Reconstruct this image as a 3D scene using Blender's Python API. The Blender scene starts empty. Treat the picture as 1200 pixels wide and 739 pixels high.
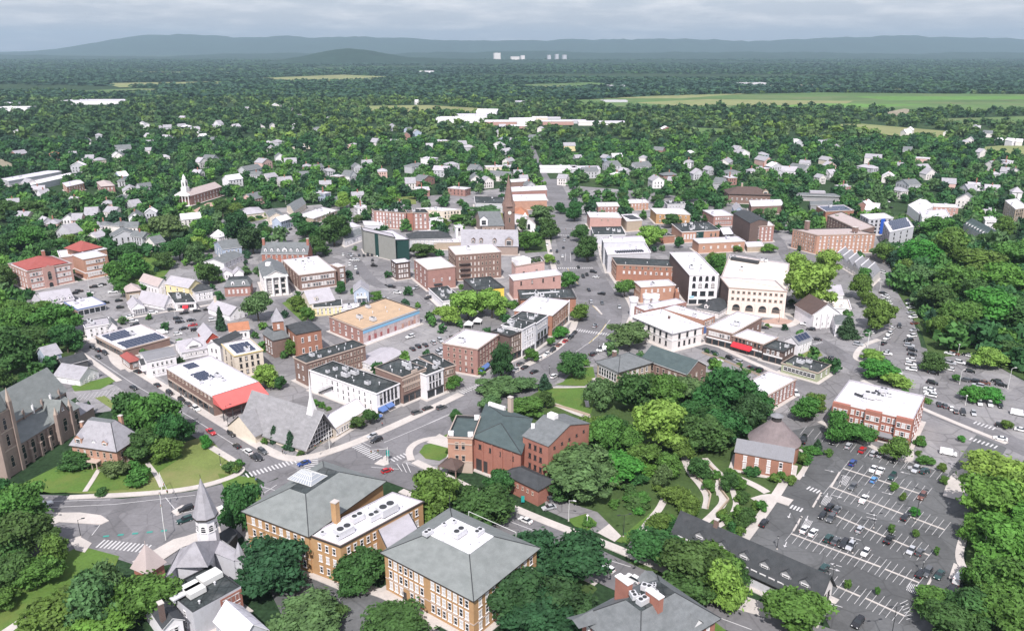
import bpy, bmesh, math, random
import numpy as np
from mathutils import Vector, Matrix

R = math.radians
scene = bpy.context.scene
col = scene.collection
rng = random.Random(7)

# ------------------------------------------------------------------ camera
FPX, CX, CY, HZ, HCAM = 940.0, 600.0, 369.5, 55.0, 140.0
PITCH = math.atan((CY - HZ) / FPX)
cp, sp = math.cos(PITCH), math.sin(PITCH)
cam_d = bpy.data.cameras.new("camera")
cam = bpy.data.objects.new("camera", cam_d)
col.objects.link(cam)
cam.location = (0, 0, HCAM)
cam.rotation_euler = (R(90) - PITCH, 0, 0)
cam_d.sensor_fit = 'HORIZONTAL'
cam_d.sensor_width = 36.0
cam_d.lens = 36.0 * FPX / 1200.0
cam_d.clip_start = 1.0
cam_d.clip_end = 90000.0
scene.camera = cam

# ------------------------------------------------------------------ light
SUN_EL, SUN_AZ = R(50), R(186)         # azimuth: compass-like, 0 = +Y, clockwise; the sun stands behind the camera
sd = Vector((math.sin(SUN_AZ) * math.cos(SUN_EL), math.cos(SUN_AZ) * math.cos(SUN_EL), math.sin(SUN_EL)))
sun_d = bpy.data.lights.new("sun", 'SUN')
sun_d.energy = 4.3
sun_d.angle = R(0.6)
sun_d.color = (1.0, 0.955, 0.93)
sun = bpy.data.objects.new("sun", sun_d)
sun.rotation_euler = sd.to_track_quat('Z', 'Y').to_euler()
sun.location = (0, -100, 400)
col.objects.link(sun)

world = bpy.data.worlds.new("World")
scene.world = world
world.use_nodes = True
nt = world.node_tree
nt.nodes.clear()
N = nt.nodes.new
wo = N('ShaderNodeOutputWorld'); bg = N('ShaderNodeBackground')
sky = N('ShaderNodeTexSky'); sky.sky_type = 'NISHITA'; sky.sun_disc = False
sky.sun_elevation = SUN_EL; sky.sun_rotation = SUN_AZ
sky.air_density = 1.0; sky.dust_density = 1.5; sky.ozone_density = 1.2
tc = N('ShaderNodeTexCoord')
sep = N('ShaderNodeSeparateXYZ'); nt.links.new(tc.outputs['Generated'], sep.inputs[0])
# low bands of cloud: noise on the view direction, wide and flat, thicker higher up
cmb = N('ShaderNodeMapping'); cmb.inputs['Scale'].default_value = (11, 11, 75); nt.links.new(tc.outputs['Generated'], cmb.inputs[0])
nz = N('ShaderNodeTexNoise'); nz.inputs['Scale'].default_value = 1.0; nz.inputs['Detail'].default_value = 7; nz.inputs['Roughness'].default_value = 0.62
nt.links.new(cmb.outputs[0], nz.inputs['Vector'])
lift = N('ShaderNodeMapRange'); lift.inputs['From Max'].default_value = .07; lift.inputs['To Min'].default_value = -.07; lift.inputs['To Max'].default_value = .09; nt.links.new(sep.outputs['Z'], lift.inputs['Value'])
sm = N('ShaderNodeMath'); sm.operation = 'ADD'; nt.links.new(nz.outputs['Fac'], sm.inputs[0]); nt.links.new(lift.outputs[0], sm.inputs[1])
rmp = N('ShaderNodeValToRGB'); rmp.color_ramp.elements[0].position = 0.46; rmp.color_ramp.elements[1].position = 0.70
rmp.color_ramp.elements[0].color = (0, 0, 0, 1); rmp.color_ramp.elements[1].color = (1, 1, 1, 1)
nt.links.new(sm.outputs[0], rmp.inputs[0])
tint = N('ShaderNodeMixRGB'); tint.inputs[1].default_value = (3.5, 3.65, 4.5, 1); tint.inputs[2].default_value = (5.9, 5.7, 6.25, 1); nt.links.new(rmp.outputs[0], tint.inputs[0])
mixw = N('ShaderNodeMixRGB'); mixw.inputs[0].default_value = .72; nt.links.new(sky.outputs[0], mixw.inputs[1]); nt.links.new(tint.outputs[0], mixw.inputs[2])
nt.links.new(mixw.outputs[0], bg.inputs[0]); bg.inputs[1].default_value = 0.125
nt.links.new(bg.outputs[0], wo.inputs[0])

scene.view_settings.view_transform = 'Standard'
scene.view_settings.look = 'None'
scene.view_settings.exposure = 0.44
scene.view_settings.gamma = 1.0
scene.cycles.max_bounces = 6
scene.cycles.diffuse_bounces = 3
scene.cycles.volume_bounces = 0
scene.cycles.use_denoising = True

# ------------------------------------------------------------------ photo pixel -> place in the town
TILES = {'A': (0, 540, 3.7125), 'B': (280, 540, 3.7125), 'C': (560, 540, 3.7125), 'D': (840, 540, 3.3333), 'E': (0, 380, 4),
 'F': (260, 380, 4), 'G': (500, 380, 4), 'H': (780, 380, 2.857), 'I': (0, 230, 4.348), 'J': (220, 230, 4.348), 'K': (450, 230, 4.348),
 'L': (660, 230, 4.348), 'M': (900, 200, 3.693), 'N': (0, 100, 3), 'O': (400, 100, 3), 'Q': (800, 100, 3), 'a': (0, 180, 6),
 'b': (0, 280, 6.667), 'c': (90, 310, 6), 'd': (180, 220, 6.667), 'e': (400, 225, 7.39), 'f': (480, 320, 6), 'g': (560, 270, 7.39),
 'h': (690, 240, 6.72), 'i': (690, 330, 6.72), 'j': (800, 350, 6.667), 'k': (840, 200, 6.667), 'l': (1000, 180, 5.685),
 'm': (920, 310, 6.72), 'n': (850, 420, 4.927), 'o': (160, 560, 4.13), 'p': (640, 660, 5.4545), 'q': (940, 410, 5.685),
 'y': (930, 520, 6), 'z': (1060, 380, 7.39), '': (0, 0, 1)}

def P(tile, xy):
    t = TILES[tile]
    return (t[0] + xy[0] / t[2], t[1] + xy[1] / t[2])

def at(p, z=0.0):
    """the place at height z that a pixel of the photograph shows"""
    a = (p[0] - CX) / FPX; b = -(p[1] - CY) / FPX
    d = (a, cp + b * sp, -sp + b * cp)
    k = (z - HCAM) / d[2]
    return Vector((d[0] * k, d[1] * k, z))

def pix(v):
    zz = v[2] - HCAM
    f = v[1] * cp - zz * sp; u = v[1] * sp + zz * cp
    return (CX + FPX * v[0] / f, CY - FPX * u / f)

def height(base, top_v):
    g = at(base); lo, hi = 0.0, 200.0
    for _ in range(40):
        m = (lo + hi) / 2
        if pix((g.x, g.y, m))[1] > top_v: lo = m
        else: hi = m
    return lo

# ------------------------------------------------------------------ materials
MATS = {}
def new_mat(name):
    m = bpy.data.materials.new(name); m.use_nodes = True
    return m, m.node_tree, m.node_tree.nodes['Principled BSDF']

def rough_mat(key, c, rough=0.85, var=0.25, scale=0.6, fine=6.0, spec=0.25, stain=None, stretch=(1, 1, 1), rnd=0.0, metallic=0.0, coords='Object', cells=None, seams=None):
    """a surface with two sizes of mottling; stain = (colour, amount, scale) for patches with a shape of their own"""
    if key in MATS: return MATS[key]
    m, t, b = new_mat(key)
    n = t.nodes.new; L = t.links.new
    tc = n('ShaderNodeTexCoord'); mp = n('ShaderNodeMapping'); mp.inputs['Scale'].default_value = stretch
    L(tc.outputs[coords], mp.inputs[0])
    n1 = n('ShaderNodeTexNoise'); n1.inputs['Scale'].default_value = scale; n1.inputs['Detail'].default_value = 5; L(mp.outputs[0], n1.inputs['Vector'])
    n2 = n('ShaderNodeTexNoise'); n2.inputs['Scale'].default_value = fine; n2.inputs['Detail'].default_value = 2; L(mp.outputs[0], n2.inputs['Vector'])
    mx = n('ShaderNodeMath'); mx.operation = 'ADD'; L(n1.outputs['Fac'], mx.inputs[0]); L(n2.outputs['Fac'], mx.inputs[1])
    rp = n('ShaderNodeMapRange'); rp.inputs['From Min'].default_value = 0.6; rp.inputs['From Max'].default_value = 1.4
    rp.inputs['To Min'].default_value = 1 - var; rp.inputs['To Max'].default_value = 1 + var; L(mx.outputs[0], rp.inputs['Value'])
    mul = n('ShaderNodeVectorMath'); mul.operation = 'SCALE'; mul.inputs[0].default_value = c; L(rp.outputs[0], mul.inputs['Scale'])
    out = mul.outputs[0]
    if stain:
        n3 = n('ShaderNodeTexNoise'); n3.inputs['Scale'].default_value = stain[2]; n3.inputs['Detail'].default_value = 4; n3.inputs['Roughness'].default_value = 0.65; L(tc.outputs[coords], n3.inputs['Vector'])
        r3 = n('ShaderNodeMapRange'); r3.inputs['From Min'].default_value = 0.48; r3.inputs['From Max'].default_value = 0.68; r3.inputs['To Max'].default_value = stain[1]; L(n3.outputs['Fac'], r3.inputs['Value'])
        mm = n('ShaderNodeMixRGB'); L(r3.outputs[0], mm.inputs[0]); L(out, mm.inputs[1]); mm.inputs[2].default_value = (*stain[0], 1)
        out = mm.outputs[0]
    def dim(fac, amt):
        nonlocal out
        q = n('ShaderNodeMapRange'); q.inputs['To Min'].default_value = 1 - amt; q.inputs['To Max'].default_value = 1 + amt * .5; L(fac, q.inputs['Value'])
        v = n('ShaderNodeVectorMath'); v.operation = 'SCALE'; L(out, v.inputs[0]); L(q.outputs[0], v.inputs['Scale']); out = v.outputs[0]
    if cells:      # patches of repair and the cracks between some of them
        v1 = n('ShaderNodeTexVoronoi'); v1.distance = 'MANHATTAN'; v1.inputs['Scale'].default_value = cells[0]; L(tc.outputs[coords], v1.inputs['Vector']); s1 = n('ShaderNodeSeparateXYZ'); L(v1.outputs['Color'], s1.inputs[0]); dim(s1.outputs['X'], cells[1])
        v2 = n('ShaderNodeTexVoronoi'); v2.feature = 'DISTANCE_TO_EDGE'; v2.inputs['Scale'].default_value = cells[0] * 2.2; L(tc.outputs[coords], v2.inputs['Vector']); q2 = n('ShaderNodeMapRange'); q2.inputs['From Max'].default_value = .035; L(v2.outputs['Distance'], q2.inputs['Value']); dim(q2.outputs[0], cells[1] * .9)
    if seams:      # welded seams of roofing sheets
        for ax in 'XY':
            w = n('ShaderNodeTexWave'); w.bands_direction = ax; w.inputs['Scale'].default_value = seams[0]; L(tc.outputs[coords], w.inputs['Vector']); w.inputs['Distortion'].default_value = .15; q3 = n('ShaderNodeMapRange'); q3.inputs['From Min'].default_value = 0; q3.inputs['From Max'].default_value = .06; L(w.outputs['Fac'], q3.inputs['Value']); dim(q3.outputs[0], seams[1])
    if rnd:
        oi = n('ShaderNodeObjectInfo'); hs = n('ShaderNodeHueSaturation'); r4 = n('ShaderNodeMapRange')
        r4.inputs['To Min'].default_value = 1 - rnd; r4.inputs['To Max'].default_value = 1 + rnd; L(oi.outputs['Random'], r4.inputs['Value'])
        L(r4.outputs[0], hs.inputs['Value']); L(out, hs.inputs['Color']); out = hs.outputs[0]
    L(out, b.inputs['Base Color'])
    b.inputs['Roughness'].default_value = rough
    b.inputs['Specular IOR Level'].default_value = spec
    b.inputs['Metallic'].default_value = metallic
    MATS[key] = m
    return m

def brick_mat(key, c1, c2, mortar=(0.36, 0.31, 0.28)):
    if key in MATS: return MATS[key]
    m, t, b = new_mat(key); n = t.nodes.new; L = t.links.new
    tc = n('ShaderNodeTexCoord')
    n1 = n('ShaderNodeTexNoise'); n1.inputs['Scale'].default_value = 0.45; n1.inputs['Detail'].default_value = 6; n1.inputs['Roughness'].default_value = 0.65; L(tc.outputs['Object'], n1.inputs['Vector'])
    n2 = n('ShaderNodeTexNoise'); n2.inputs['Scale'].default_value = 5.0; n2.inputs['Detail'].default_value = 3; L(tc.outputs['Object'], n2.inputs['Vector'])
    wv = n('ShaderNodeTexWave'); wv.wave_type = 'BANDS'; wv.bands_direction = 'Z'; wv.inputs['Scale'].default_value = 3.2; wv.inputs['Distortion'].default_value = 0.6; L(tc.outputs['Object'], wv.inputs['Vector'])
    r = n('ShaderNodeMapRange'); r.inputs['From Min'].default_value = 0.3; r.inputs['From Max'].default_value = 0.7; L(n1.outputs['Fac'], r.inputs['Value'])
    mx = n('ShaderNodeMixRGB'); L(r.outputs[0], mx.inputs[0]); mx.inputs[1].default_value = (*c1, 1); mx.inputs[2].default_value = (*c2, 1)
    m2 = n('ShaderNodeMixRGB'); m2.inputs[2].default_value = (*mortar, 1); L(mx.outputs[0], m2.inputs[1])
    ml = n('ShaderNodeMath'); ml.operation = 'MULTIPLY'; L(wv.outputs['Fac'], ml.inputs[0]); L(n2.outputs['Fac'], ml.inputs[1])
    m3 = n('ShaderNodeMath'); m3.operation = 'MULTIPLY'; m3.inputs[1].default_value = 0.5; L(ml.outputs[0], m3.inputs[0]); L(m3.outputs[0], m2.inputs[0])
    L(m2.outputs[0], b.inputs['Base Color'])
    b.inputs['Roughness'].default_value = 0.9; b.inputs['Specular IOR Level'].default_value = 0.2
    MATS[key] = m; return m

def plain(key, c, rough=0.6, spec=0.3, metallic=0.0, emit=0):
    if key in MATS: return MATS[key]
    m, t, b = new_mat(key)
    b.inputs['Base Color'].default_value = (*c, 1); b.inputs['Roughness'].default_value = rough
    b.inputs['Specular IOR Level'].default_value = spec; b.inputs['Metallic'].default_value = metallic
    MATS[key] = m; return m

def foliage(key, c, light=1.6, dark=0.55, hue=0.03):
    """leaves: mottled by clump, a little light comes through them"""
    if key in MATS: return MATS[key]
    m, t, b = new_mat(key); n = t.nodes.new; L = t.links.new
    tc = n('ShaderNodeTexCoord'); oi = n('ShaderNodeObjectInfo')
    ad = n('ShaderNodeVectorMath'); ad.operation = 'ADD'; L(tc.outputs['Object'], ad.inputs[0])
    ms = n('ShaderNodeVectorMath'); ms.operation = 'SCALE'; ms.inputs[0].default_value = (37, 19, 53); L(oi.outputs['Random'], ms.inputs['Scale']); L(ms.outputs[0], ad.inputs[1])
    n1 = n('ShaderNodeTexNoise'); n1.inputs['Scale'].default_value = 2.6; n1.inputs['Detail'].default_value = 4; n1.inputs['Roughness'].default_value = 0.75; L(ad.outputs[0], n1.inputs['Vector'])
    r = n('ShaderNodeMapRange'); r.inputs['From Min'].default_value = 0.32; r.inputs['From Max'].default_value = 0.68; r.inputs['To Min'].default_value = dark; r.inputs['To Max'].default_value = light; L(n1.outputs['Fac'], r.inputs['Value'])
    hs = n('ShaderNodeHueSaturation'); hs.inputs['Color'].default_value = (*c, 1); L(r.outputs[0], hs.inputs['Value'])
    hr = n('ShaderNodeMapRange'); hr.inputs['To Min'].default_value = 0.5 - hue; hr.inputs['To Max'].default_value = 0.5 + hue; L(oi.outputs['Random'], hr.inputs['Value']); L(hr.outputs[0], hs.inputs['Hue'])
    L(hs.outputs[0], b.inputs['Base Color']); b.inputs['Roughness'].default_value = 0.7; b.inputs['Specular IOR Level'].default_value = 0.25
    tr = n('ShaderNodeBsdfTranslucent'); L(hs.outputs[0], tr.inputs[0])
    mx = n('ShaderNodeMixShader'); mx.inputs[0].default_value = 0.25; L(b.outputs[0], mx.inputs[1]); L(tr.outputs[0], mx.inputs[2])
    L(mx.outputs[0], t.nodes['Material Output'].inputs['Surface'])
    MATS[key] = m; return m

BR = {'red': ((0.37, 0.145, 0.10), (0.29, 0.11, 0.08)), 'orange': ((0.36, 0.16, 0.10), (0.27, 0.12, 0.08)), 'pink': ((0.50, 0.30, 0.26), (0.42, 0.24, 0.21)),
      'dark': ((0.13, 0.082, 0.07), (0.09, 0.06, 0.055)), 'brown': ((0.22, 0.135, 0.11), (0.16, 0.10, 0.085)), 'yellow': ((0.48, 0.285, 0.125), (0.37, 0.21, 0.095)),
      'tan': ((0.42, 0.34, 0.26), (0.35, 0.28, 0.21)), 'rose': ((0.36, 0.19, 0.16), (0.28, 0.145, 0.125)), 'salmon': ((0.47, 0.26, 0.18), (0.38, 0.2, 0.14)), 'stone': ((0.34, 0.262, 0.225), (0.26, 0.195, 0.17))}
PAINT = {'white': (0.76, 0.74, 0.76), 'cream': (0.68, 0.60, 0.50), 'palegrey': (0.5, 0.5, 0.53), 'grey': (0.28, 0.28, 0.29), 'yellowp': (0.72, 0.62, 0.36), 'bluegrey': (0.40, 0.46, 0.56),
         'olive': (0.33, 0.36, 0.24), 'pinkp': (0.62, 0.42, 0.38), 'redp': (0.36, 0.07, 0.05), 'mural': (0.62, 0.55, 0.55), 'garage': (0.72, 0.62, 0.56), 'bright': (0.80, 0.56, 0.10), 'concrete': (0.27, 0.27, 0.25), 'offwhite': (0.72, 0.68, 0.66), 'darkgrey': (0.10, 0.10, 0.105), 'greenglass': (0.015, 0.05, 0.045)}
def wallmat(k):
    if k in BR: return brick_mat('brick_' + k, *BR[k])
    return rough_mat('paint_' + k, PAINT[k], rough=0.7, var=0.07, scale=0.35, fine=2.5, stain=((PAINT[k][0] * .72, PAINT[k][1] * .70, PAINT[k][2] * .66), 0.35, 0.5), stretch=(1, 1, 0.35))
def roofmat(k):
    T = {'white': dict(c=(0.68, 0.655, 0.69), var=0.05, scale=0.12, fine=1.2, stain=((0.40, 0.385, 0.40), 0.75, 0.14), seams=(.11, .14), cells=(.07, .05)),
         'lav': dict(c=(0.52, 0.50, 0.56), var=0.07, scale=0.12, fine=1.2, stain=((0.42, 0.40, 0.44), 0.6, 0.2), seams=(.12, .12), cells=(.1, .08)),
         'dark': dict(c=(0.035, 0.042, 0.043), var=0.3, scale=0.2, fine=1.5, stain=((0.09, 0.09, 0.09), 0.5, 0.18), seams=(.12, .25), cells=(.12, .35)),
         'grey': dict(c=(0.22, 0.22, 0.235), var=0.16, scale=0.3, fine=3, stain=((0.13, 0.13, 0.13), 0.4, 0.3)),
         'pale': dict(c=(0.40, 0.38, 0.41), var=0.12, scale=0.3, fine=3, stain=((0.28, 0.27, 0.28), 0.4, 0.4)),
         'slate': dict(c=(0.155, 0.165, 0.17), var=0.25, scale=0.5, fine=5, stain=((0.09, 0.10, 0.10), 0.4, 0.35), stretch=(1, 1, 3)),
         'slategreen': dict(c=(0.20, 0.215, 0.21), var=0.2, scale=0.4, fine=5, stain=((0.14, 0.155, 0.15), 0.5, 0.3), stretch=(1, 1, 3)),
         'teal': dict(c=(0.07, 0.095, 0.097), var=0.25, scale=0.4, fine=5, stain=((0.10, 0.13, 0.125), 0.4, 0.4), stretch=(1, 1, 3)),
         'darkslate': dict(c=(0.05, 0.054, 0.058), var=0.3, scale=0.5, fine=5, stain=((0.085, 0.085, 0.09), 0.4, 0.4)),
         'lslate': dict(c=(0.33, 0.32, 0.345), var=0.16, scale=0.5, fine=4, stain=((0.20, 0.19, 0.20), 0.45, 0.4), stretch=(1, 1, 3)),
         'red': dict(c=(0.30, 0.085, 0.075), var=0.15, scale=0.5, fine=4), 'rust': dict(c=(0.38, 0.17, 0.10), var=0.2, scale=0.5, fine=4),
         'shingle': dict(c=(0.20, 0.165, 0.165), var=.2, scale=.6, fine=5, stain=((.13, .11, .11), .5, .4)), 'brown': dict(c=(0.10, 0.07, 0.062), var=0.2, scale=0.5, fine=4), 'tan': dict(c=(0.46, 0.33, 0.22), var=0.15, scale=0.25, fine=2, stain=((0.33, 0.24, 0.17), 0.5, 0.2)),
         'cream': dict(c=(0.70, 0.62, 0.55), var=0.06, scale=0.2, fine=2, stain=((0.6, 0.52, 0.46), 0.4, 0.2)), 'pinkish': dict(c=(0.41, 0.345, 0.33), var=0.12, scale=0.4, fine=4)}
    d = dict(T[k]); c = d.pop('c')
    return rough_mat('roofing_' + k, c, rough=0.85, **d)

GLASS = plain('window_glass', (0.025, 0.03, 0.035), 0.08, 0.6)
BLIND = plain('window_blind', (0.55, 0.53, 0.52), 0.35, 0.5)
TRIMW = plain('white_trim', (0.75, 0.73, 0.73), 0.6)
TRIMD = plain('dark_trim', (0.05, 0.045, 0.045), 0.6)
TRIMT = plain('tan_stone_trim', (0.46, 0.37, 0.31), 0.8)
METAL = rough_mat('galvanised_metal', (0.55, 0.55, 0.57), rough=0.45, var=0.12, scale=1.0, fine=6, spec=0.5)
DKMETAL = plain('dark_metal', (0.04, 0.042, 0.045), 0.5)
LTMETAL = plain('pale_metal', (0.62, 0.62, 0.60), 0.5)
SOLAR = rough_mat('solar_glass', (0.022, 0.032, 0.065), rough=0.12, var=0.25, scale=0.8, fine=3, spec=0.6)
CONC = rough_mat('concrete_paving', (0.50, 0.46, 0.43), rough=0.9, var=0.12, scale=0.2, fine=1.5, stain=((0.38, 0.35, 0.33), 0.5, 0.12))
BRICKPAVE = rough_mat('brick_paving', (0.40, 0.27, 0.22), rough=0.9, var=0.15, scale=0.3, fine=2)
ASPH = rough_mat('asphalt_road', (0.168, 0.163, 0.170), rough=0.9, var=0.16, scale=0.06, fine=0.9, stain=((0.12, 0.117, 0.12), 0.7, 0.07), cells=(.055, .16))
LOT = rough_mat('asphalt_lot', (0.108, 0.110, 0.112), rough=0.9, var=0.18, scale=0.05, fine=0.8, stain=((0.08, 0.082, 0.084), 0.7, 0.06), cells=(.05, .2))
PALELOT = rough_mat('worn_asphalt', (0.205, 0.198, 0.203), rough=0.9, var=0.18, scale=0.05, fine=0.8, stain=((0.27, 0.26, 0.255), 0.7, 0.06), cells=(.045, .28))
PAINTW = rough_mat('road_paint', (0.54, 0.53, 0.53), rough=0.7, var=0.18, scale=0.6, fine=3)
PAINTT = plain('teal_road_paint', (0.05, 0.27, 0.23), 0.7)
LAWN = rough_mat('mown_grass', (0.085, 0.155, 0.030), rough=0.9, var=0.25, scale=0.08, fine=1.5, stain=((0.15, 0.17, 0.045), 0.6, 0.06))
DRYLAWN = rough_mat('dry_grass', (0.15, 0.19, 0.055), rough=0.9, var=0.25, scale=0.08, fine=1.5, stain=((0.22, 0.21, 0.09), 0.7, 0.06))
PARKG = rough_mat('park_ground', (0.05, 0.085, 0.025), rough=0.95, var=0.35, scale=0.1, fine=1.0, stain=((0.09, 0.14, 0.04), 0.6, 0.08))

# ------------------------------------------------------------------ mesh building
class MB:
    def __init__(s): s.v = []; s.f = []; s.m = []
    def face(s, pts, mi=0):
        i = len(s.v); s.v += [tuple(p) for p in pts]; s.f.append(tuple(range(i, i + len(pts)))); s.m.append(mi)
    def prism(s, poly, z0, z1, mi=0, bottom=False, top=True, mtop=None):
        """poly: counter-clockwise list of (x, y)"""
        n = len(poly)
        for k in range(n):
            p, q = poly[k], poly[(k + 1) % n]
            s.face([(p[0], p[1], z0), (q[0], q[1], z0), (q[0], q[1], z1), (p[0], p[1], z1)], mi)
        if top: s.face([(p[0], p[1], z1) for p in poly], mi if mtop is None else mtop)
        if bottom: s.face([(p[0], p[1], z0) for p in reversed(poly)], mi)
    def box(s, c, size, rot=0.0, mi=0, mtop=None):
        ca, sa = math.cos(rot), math.sin(rot); hx, hy = size[0] / 2, size[1] / 2
        poly = [(c[0] + x * ca - y * sa, c[1] + x * sa + y * ca) for x, y in ((-hx, -hy), (hx, -hy), (hx, hy), (-hx, hy))]
        s.prism(poly, c[2], c[2] + size[2], mi, bottom=True, mtop=mtop)
    def tube(s, p, q, r0, r1=None, n=8, mi=0, cap=True):
        r1 = r0 if r1 is None else r1
        p, q = Vector(p), Vector(q); d = (q - p).normalized()
        a = d.orthogonal().normalized(); b = d.cross(a)
        i = len(s.v)
        for c, r in ((p, r0), (q, r1)):
            for k in range(n):
                t = 2 * math.pi * k / n; s.v.append(tuple(c + a * (r * math.cos(t)) + b * (r * math.sin(t))))
        for k in range(n):
            s.f.append((i + k, i + (k + 1) % n, i + n + (k + 1) % n, i + n + k)); s.m.append(mi)
        if cap:
            s.f.append(tuple(range(i + n, i + 2 * n))); s.m.append(mi)
            s.f.append(tuple(reversed(range(i, i + n)))); s.m.append(mi)
    def cone(s, c, r0, r1, z0, z1, n=16, mi=0, cap=True, a0=0.0):
        i = len(s.v)
        for z, r in ((z0, r0), (z1, r1)):
            for k in range(n):
                t = a0 + 2 * math.pi * k / n; s.v.append((c[0] + r * math.cos(t), c[1] + r * math.sin(t), z))
        for k in range(n):
            s.f.append((i + k, i + (k + 1) % n, i + n + (k + 1) % n, i + n + k)); s.m.append(mi)
        if cap: s.f.append(tuple(range(i + n, i + 2 * n))); s.m.append(mi)
    def mesh(s, name, mats):
        me = bpy.data.meshes.new(name); me.from_pydata(s.v, [], s.f)
        for m in (mats if isinstance(mats, (list, tuple)) else [mats]): me.materials.append(m)
        me.polygons.foreach_set('material_index', s.m); me.update()
        return me
    def build(s, name, mats, parent=None, loc=None):
        o = bpy.data.objects.new(name, s.mesh(name, mats)); col.objects.link(o)
        if parent: o.parent = parent
        if loc is not None: o.location = loc
        return o

def put(name, me, parent=None, loc=(0, 0, 0), rz=0.0, sc=(1, 1, 1), mat=None):
    o = bpy.data.objects.new(name, me); col.objects.link(o)
    if parent: o.parent = parent
    o.location = loc; o.rotation_euler = (0, 0, rz); o.scale = sc
    if mat:
        o.material_slots[0].link = 'OBJECT'; o.material_slots[0].material = mat
    return o

PAVED = []; LINES = []; ZSTEP = [0.0]; NS = [0]
def tag(o, label=None, cat=None, group=None, kind=None):
    if label: o['label'] = label
    if cat: o['category'] = cat
    if group: o['group'] = group
    if kind: o['kind'] = kind
    return o
def empty(name, loc=(0, 0, 0)):
    o = bpy.data.objects.new(name, None); col.objects.link(o); o.location = loc; o.empty_display_size = 1
    return o
def ccw(poly):
    a = sum(poly[k][0] * poly[(k + 1) % len(poly)][1] - poly[(k + 1) % len(poly)][0] * poly[k][1] for k in range(len(poly)))
    return poly if a > 0 else list(reversed(poly))
def sheet(name, tile, pts, z, mat, kind='structure', label=None):
    g = ccw([tuple(at(P(tile, p))[:2]) for p in pts])
    NS[0] += 1; z = z * 3 + NS[0] * .00013
    if name in ('car_park', 'asphalt', 'plaza', 'driveway'): PAVED.append(g)
    mb = MB(); mb.face([(x, y, z) for x, y in g])
    return tag(mb.build(name, mat), label, None, None, kind)
def slab(name, tile, pts, z, mat, kind='structure', side=None):
    g = ccw([tuple(at(P(tile, p))[:2]) for p in pts])
    NS[0] += 1; mb = MB(); mb.prism(g, 0.0, z + .14 + NS[0] * .00017, 0)
    return tag(mb.build(name, mat), None, None, None, kind)
def ribbon_poly(pts, w):
    """left and right borders of a path of width w through ground points"""
    L_, R_ = [], []
    for k, p in enumerate(pts):
        a = pts[max(k - 1, 0)]; b = pts[min(k + 1, len(pts) - 1)]
        d = (Vector(b[:2]) - Vector(a[:2])).normalized(); nrm = Vector((-d.y, d.x))
        L_.append(Vector(p[:2]) + nrm * w / 2); R_.append(Vector(p[:2]) - nrm * w / 2)
    return L_, R_
def ribbon(name, tile, pts, w, z, mat, thick=0.0, smooth=3):
    g = [at(P(tile, p)) for p in pts]
    for _ in range(smooth):
        if len(g) < 3: break
        n = [g[0]]
        for a, b in zip(g, g[1:]): n += [a * .75 + b * .25, a * .25 + b * .75]
        g = n + [g[-1]]
    NS[0] += 1; thick *= 1.9; z = (.30 if thick > .26 else .25 if thick else z * 3) + NS[0] * .00017
    LINES.append((g, w / 2)); L_, R_ = ribbon_poly(g, w); mb = MB()
    for k in range(len(g) - 1):
        mb.face([(R_[k].x, R_[k].y, z), (R_[k + 1].x, R_[k + 1].y, z), (L_[k + 1].x, L_[k + 1].y, z), (L_[k].x, L_[k].y, z)])
        if thick:
            for S in (L_, R_):
                mb.face([(S[k].x, S[k].y, z - thick), (S[k + 1].x, S[k + 1].y, z - thick), (S[k + 1].x, S[k + 1].y, z), (S[k].x, S[k].y, z)])
    return tag(mb.build(name, mat), None, None, None, 'structure')
# ------------------------------------------------------------------ windows, doors
WCACHE = {}
def window_mesh(w, h, style):
    k = (round(w, 1), round(h, 1), style)
    if k in WCACHE: return WCACHE[k]
    w, h = k[0], k[1]
    fm = {'white': TRIMW, 'dark': TRIMD, 'tan': TRIMT}.get(style.split('_')[0], TRIMW)
    mb = MB(); t = 0.13; d = 0.09
    arch = style.endswith('arch')
    for c, s in (((-w / 2 + t / 2, -d / 2, 0), (t, d, h)), ((w / 2 - t / 2, -d / 2, 0), (t, d, h)), ((0, -d / 2, h - t), (w - 2 * t, d, t)), ((0, -d / 2, h * .5), (w - 2 * t, d * .7, .09)), ((0, -.12, -.14), (w + .3, .24, .14))):
        mb.box(c, s)
    if arch:
        n = 7
        for q in range(n):
            a0, a1 = math.pi * q / n, math.pi * (q + 1) / n
            o = [(math.cos(a) * r, -d, h + math.sin(a) * r) for a, r in ((a0, w / 2), (a1, w / 2), (a1, w / 2 - t), (a0, w / 2 - t))]
            mb.face(list(reversed(o)))
    else:
        mb.box((0, -d * .6, h), (w + .24, d * 1.2, .2))
    fr = mb.mesh('window', fm)
    panes = []
    for g in (GLASS, BLIND):
        pb = MB(); y = -0.02
        pts = [(-w / 2 + t, y, t * .5), (w / 2 - t, y, t * .5), (w / 2 - t, y, h - t * .2)]
        if arch: pts += [(math.cos(math.pi * q / 6) * (w / 2 - t), y, h + math.sin(math.pi * q / 6) * (w / 2 - t)) for q in range(1, 6)]
        pts += [(-w / 2 + t, y, h - t * .2)]
        pb.face(pts); panes.append(pb.mesh('pane', g))
    # the same in one mesh, for windows too small in the photograph to show parts
    one = []
    for g in (GLASS, BLIND):
        m2 = MB(); m2.v = list(mb.v); m2.f = list(mb.f); m2.m = list(mb.m); m2.face(pts, 1); one.append(m2.mesh('window', [fm, g]))
    WCACHE[k] = (fr, panes, one)
    return WCACHE[k]

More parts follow.
